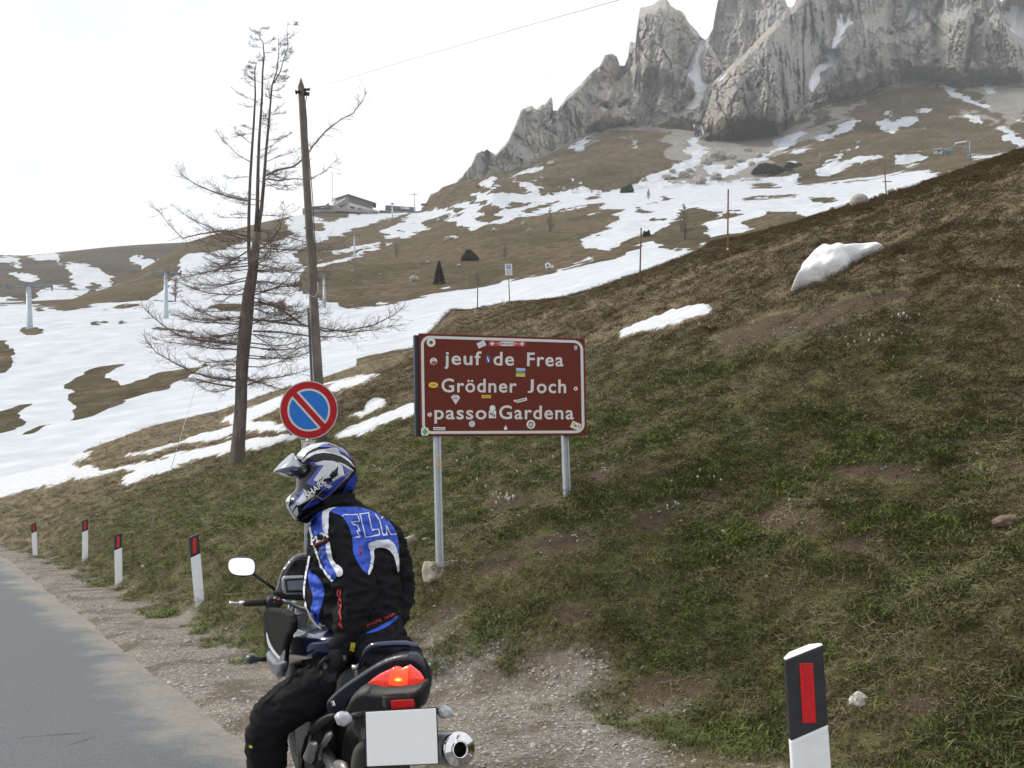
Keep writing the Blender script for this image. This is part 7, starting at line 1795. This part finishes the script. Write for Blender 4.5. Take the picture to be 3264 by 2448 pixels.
jd('white_stripe', 'R', [(509, 398), (520, 382), (560, 370), (590, 367), (560, 380), (541, 395), (540, 440), (540, 492), (512, 494), (508, 430)], M_jwhite, 1)
jd('white_stripe', 'R', [(526, 535), (545, 530), (552, 580), (566, 640), (612, 672), (612, 706), (584, 712), (578, 690), (545, 640), (530, 590)], M_jwhite, 1)
jd('blue_sleeve_panel', 'R', [(485, 560), (528, 545), (536, 600), (560, 650), (585, 690), (580, 712), (562, 738), (530, 700), (505, 640)], M_jblue)
js('white_piping', 'R', [(448, 448), (450, 480), (458, 510), (472, 560), (490, 620), (505, 665), (535, 702), (562, 735)], 11, M_jwhite, 1)
jd('white_arc', 'R', [(732, 552), (745, 540), (775, 530), (815, 526), (850, 536), (872, 565), (884, 610), (887, 660), (885, 706), (879, 690), (866, 622), (846, 586), (815, 566), (785, 566), (764, 580), (764, 606), (768, 622), (742, 706), (729, 700), (748, 640), (748, 592)], M_jwhite, 1)
jd('blue_front_panel', 'R', [(432, 640), (450, 690), (478, 700), (524, 770), (512, 840), (492, 890), (494, 962), (470, 932), (448, 880), (468, 820), (440, 740)], M_jblue, 0)
js('white_piping', 'R', [(448, 610), (438, 660), (428, 710), (421, 770), (422, 820), (432, 870), (450, 915), (475, 948), (502, 970)], 9, M_jwhite, 1)
jd('blue_hem_panel', 'R', [(714, 996), (760, 974), (830, 940), (876, 903), (881, 920), (830, 962), (770, 988)], M_jblue, 0)
for pts in ([(1060, 1140), (1085, 1115), (1278, 1114), (1305, 1195), (1188, 1216), (1212, 1252), (1286, 1262), (1302, 1338), (1268, 1352), (1306, 1414), (1286, 1428), (1212, 1432)], [(1452, 1210), (1435, 1090), (1314, 1106), (1395, 1426), (1592, 1400), (1580, 1312), (1488, 1332), (1452, 1210)], [(1530, 1110), (1588, 1195), (1640, 1402), (1692, 1392), (1682, 1262), (1742, 1390), (1825, 1384)], [(1602, 1165), (1634, 1138)]):
    js('letter_outline', 'H', pts, 15, M_jwhite, 1)
for pts in ([(592, 770), (585, 800), (600, 815), (590, 840), (604, 862), (592, 890), (603, 915), (592, 950), (608, 964), (600, 930)], [(602, 775), (598, 810), (606, 850), (598, 880), (604, 940)], [(700, 545), (697, 580), (702, 612)]):
    js('red_stitching', 'R', pts, 5, M_jred, 1)
lettering('lettering', 'R', 'RACING TEAM', 728, 866, 964, 904, 14, hB2, M_jred, bo, .02, 1.0, .2)
pa = math.radians(-22)
jd('sleeve_badge', 'H', [(768 + 152 * math.cos(a) * math.cos(pa) - 88 * math.sin(a) * math.sin(pa), 1466 + 152 * math.cos(a) * math.sin(pa) + 88 * math.sin(a) * math.cos(pa)) for a in np.linspace(0, 6.2832, 24, endpoint=False)], M_jacket, 2, 0)
lettering('lettering', 'H', 'FLM', 645, 882, 1530, 1428, 92, hB4, M_jwhite, bo, .035, 1.0, .25)
lettering('lettering', 'H', 'RACING', 690, 870, 1542, 1470, 34, surf_hit(bb, .018), M_jred, bo, .02, 1.0, .2)
jd('reflective_label', 'R', [(490, 586), (520, 572), (523, 584), (494, 602)], mat('grey_label', (.12, .13, .12), .5), 2, 0)
jd('yellow_tag', 'R', [(648, 1032), (674, 1038), (668, 1086), (641, 1078)], mat('yellow_tag', (.42, .36, .03), .6), 1, 0)
js('knee_marking', 'R', [(150, 1550), (165, 1556)], 10, mat('yellow_fleck', (.35, .33, .03), .6), 1)
js('trouser_seam', 'R', [(480, 1135), (420, 1170), (350, 1220), (290, 1270), (225, 1330), (190, 1370)], 6, M_flatblack, 1)
# left glove: palm and five fingers resting on the thigh
glove = MB()
def gl(pts): glove.tube([rp(x, y, Y) for x, y, Y, r in pts], [r * pmR(Y) for x, y, Y, r in pts], 10)
gl([(606, 1070, 4.54, 50), (585, 1115, 4.53, 52), (560, 1150, 4.52, 50), (545, 1180, 4.52, 42)])
for k, (x0, y0, x1, y1, x2, y2) in enumerate(((520, 1150, 505, 1200, 512, 1250), (538, 1165, 524, 1222, 530, 1276), (556, 1172, 546, 1232, 550, 1286), (575, 1172, 568, 1226, 570, 1270))):
    gl([(x0 + 14, y0 - 10, 4.52, 16), (x0, y0 + 10, 4.50, 15), (x1, y1, 4.48, 13), (x2, y2, 4.50, 11)])
gl([(560, 1110, 4.50, 18), (525, 1120, 4.48, 16), (500, 1145, 4.48, 13), (492, 1170, 4.50, 11)])
gme = remeshed(glove, 'glove', .0055, 3)
go_ = link('glove', gme, person, mat('black_leather', (.009, .009, .010), .6, Specular_IOR_Level=.2, var=.2, scale=40, bump=.3, bscale=200, bdist=.001), True)
decal('knuckle_guard', 'R', ell(522, 1152, 13, 16), surf_hit(bvh_of(go_), .004), mat('grey_knuckle', (.10, .10, .11), .4), go_, 4)
decal('cuff_tab', 'R', [(610, 1100), (626, 1098), (624, 1124), (612, 1126)], surf_hit(bvh_of(go_, bo), .004), mat('grey_tab', (.16, .17, .18), .5), go_, 4)
# neck warmer
nk = pillow('collar', chaikin(c2s('H', [(425, 1190), (560, 1070), (800, 950), (1000, 870), (1245, 780), (1248, 900), (1240, 1010), (1100, 1020), (900, 1050), (760, 1090), (650, 1150), (590, 1235), (480, 1220)]), 1), rp(560, 330, 4.76), (0, -1, 0), .10, 40, 5, M_jacket, person, 1.0, lambda P: .012 * fbm(P / np.array([.1, .1, .025]), 3, 7, True))
# helmet
hp_ = rp(510, 230, 4.76); hn = (Vector(CAM) - hp_).normalized(); hn = (hn + Vector((.10, 0, .05))).normalized()
M_hblack = mat('black_lacquer', (.006, .006, .008), .22, var=.1, coat=.15, Specular_IOR_Level=.3); M_hsil = mat('silver_white_lacquer', (.52, .54, .56), .2, .15, var=.1, scale=30, coat=.7); M_hblue = mat('royal_blue_lacquer', (.020, .035, .33), .18, var=.08, coat=.7); M_hgrey = mat('grey_lacquer_light', (.30, .31, .33), .2, .3, coat=.6)
shell = pillow('helmet', chaikin(c2s('H', [(402, 300), (440, 240), (500, 180), (560, 142), (620, 115), (700, 96), (790, 86), (900, 95), (1020, 138), (1120, 200), (1190, 280), (1240, 370), (1266, 480), (1277, 600), (1264, 710), (1242, 785), (1180, 812), (1000, 872), (800, 960), (600, 1085), (490, 1155), (425, 1208), (395, 1170), (345, 1108), (288, 1022), (264, 930), (285, 865), (345, 812), (392, 772), (412, 705), (420, 610), (430, 540), (440, 440)]), 1), hp_, hn, .128, 80, 4.5, M_hblack, person, .9)
tag(shell, 'blue, white and black patterned full face helmet')
hb = bvh_of(shell); K0, K1_, K2_, K3_ = [surf_hit(hb, q) for q in (.0025, .004, .0055, .008)]
def hd(name, pts, m, lev=0, rounds=0): return decal(name, 'H', pts, (K0, K1_, K2_, K3_)[lev], m, shell, 3.5, rounds)
hd('white_flash', [(415, 296), (450, 240), (505, 185), (620, 122), (790, 92), (900, 100), (745, 150), (645, 190), (565, 240), (500, 335), (440, 315)], M_hsil)
hd('white_flash', [(490, 350), (600, 250), (720, 200), (850, 183), (930, 205), (1050, 262), (1120, 300), (1190, 362), (1245, 440), (1225, 440), (1150, 358), (1050, 290), (930, 250), (800, 238), (680, 258), (580, 312), (520, 368)], M_hsil)
hd('blue_flash', [(720, 160), (800, 112), (900, 100), (850, 130), (965, 152), (880, 158), (780, 160)], M_hblue, 1); hd('blue_flash', [(980, 168), (1060, 172), (1130, 225), (1200, 300), (1238, 380), (1215, 352), (1100, 248), (1000, 202)], M_hblue)
hd('vent', [(805, 200), (900, 168), (985, 165), (1050, 268), (960, 240), (860, 215)], M_hgrey, 1)
hd('blue_flash', [(600, 362), (660, 358), (730, 398), (805, 410), (668, 628), (800, 690), (925, 700), (850, 785), (740, 748), (556, 665), (742, 430), (640, 415)], M_hblue)
hd('white_flash', [(680, 378), (800, 345), (930, 350), (1062, 395), (1010, 420), (935, 505), (945, 470), (880, 560), (905, 580), (830, 600), (795, 612), (760, 660), (662, 622), (805, 412), (705, 402)], M_hsil, 1)
hd('white_flash', [(1012, 402), (1062, 412), (1096, 545), (1010, 592), (930, 638), (918, 610), (1000, 556), (1004, 470)], M_hsil, 1)
hd('blue_flash', [(1066, 418), (1150, 448), (1222, 492), (1115, 522), (1090, 480)], M_hblue); hd('white_flash', [(1000, 360), (1100, 400), (1225, 482), (1215, 502), (1100, 432)], M_hsil, 1)
hd('blue_flash', [(932, 645), (1180, 495), (1110, 610), (970, 755), (880, 845), (800, 895), (740, 870), (800, 850), (920, 740), (850, 785), (780, 750), (900, 735), (912, 700), (800, 690), (850, 640)], M_hblue)
hd('blue_flash', [(1255, 510), (1272, 600), (1252, 735), (1150, 775), (1065, 800), (1150, 640)], M_hblue)
hd('white_flash', [(800, 660), (905, 690), (925, 702), (880, 740), (810, 705)], M_hsil, 2)
hd('white_flash', [(515, 742), (590, 790), (690, 832), (590, 900), (480, 962), (440, 982), (418, 965), (362, 1068), (332, 1000), (430, 860)], M_hsil)
hd('blue_flash', [(346, 988), (430, 850), (512, 745), (530, 772), (450, 880), (382, 960)], M_hblue, 1); hd('blue_flash', [(640, 925), (795, 892), (720, 950), (560, 1020), (490, 1040), (540, 980), (600, 950)], M_hblue)
hd('white_flash', [(268, 930), (290, 872), (348, 822), (330, 900), (312, 985), (385, 1120), (415, 1185), (340, 1106), (288, 1020)], M_hsil); hd('white_flash', [(368, 1080), (432, 992), (452, 1090), (422, 1145)], M_hsil, 0)
stroke_decal('silver_line', 'H', [(690, 830), (790, 895), (900, 810), (1010, 700), (1110, 600), (1200, 500)], 10, K2_, M_hgrey, shell, 3.5); stroke_decal('silver_line', 'H', [(500, 1040), (600, 930), (700, 840), (850, 700), (1000, 600), (1180, 495)], 8, K2_, M_hgrey, shell, 3.5)
lettering('lettering', 'H', 'SHARK', 572, 852, 898, 645, 92, K2_, M_hblack, shell, .075, 1.0, .25)
lettering('lettering', 'H', 'SHARK', 578, 846, 890, 648, 78, K3_, mat('white_lacquer', (.75, .75, .77), .2), shell, .02, 1.0, .25)
vis = pillow('visor', chaikin(c2s('H', [(78, 512), (130, 445), (200, 368), (290, 285), (372, 222), (400, 270), (440, 325), (520, 372), (590, 400), (585, 480), (540, 540), (480, 570), (400, 592), (300, 598), (215, 572), (130, 532)]), 1), hp_ + hn * .012, hn, .122, 46, 5, mat('smoked_visor', (.30, .32, .36), .05, .85, var=.1, coat=.9), shell, .95)
vb = bvh_of(vis, shell); v1, v2, v3 = surf_hit(vb, .003), surf_hit(vb, .005), surf_hit(vb, .007)
decal('hinge_ring', 'H', ell(515, 468, 66, 70, 22), v1, M_hblack, vis, 4); decal('hinge_ring', 'H', ell(515, 468, 60, 64, 22), v2, M_hgrey, vis, 4); decal('hinge_ring', 'H', ell(515, 468, 50, 54, 22), v3, M_hblack, vis, 4)
decal('hinge_cap', 'H', ell(517, 470, 36, 40, 20), surf_hit(vb, .009), M_hgrey, vis, 4); decal('hinge_ring', 'H', ell(518, 472, 24, 27, 18), surf_hit(vb, .011), M_hblack, vis, 4); decal('hinge_cap', 'H', ell(518, 472, 17, 20, 18), surf_hit(vb, .013), M_hsil, vis, 4)
# ------------------------------------------------------------------ the air between here and the mountain
hz = MB(); hz.box((0, 500, 347), (3600, 3800, 700))
haze = hz.build('haze', None); tag(haze, 'pale thin mountain haze filling the valley air', 'haze', kind='stuff')
hm = bpy.data.materials.new('haze'); hm.use_nodes = True
hn = hm.node_tree.nodes; hl = hm.node_tree.links; hn.clear()
ho = hn.new('ShaderNodeOutputMaterial'); hv = hn.new('ShaderNodeVolumePrincipled')
hv.inputs['Color'].default_value = (.93, .96, 1.0, 1); hv.inputs['Density'].default_value = .00024; hv.inputs['Anisotropy'].default_value = .55
hl.new(hv.outputs[0], ho.inputs['Volume'])
haze.data.materials.append(hm)
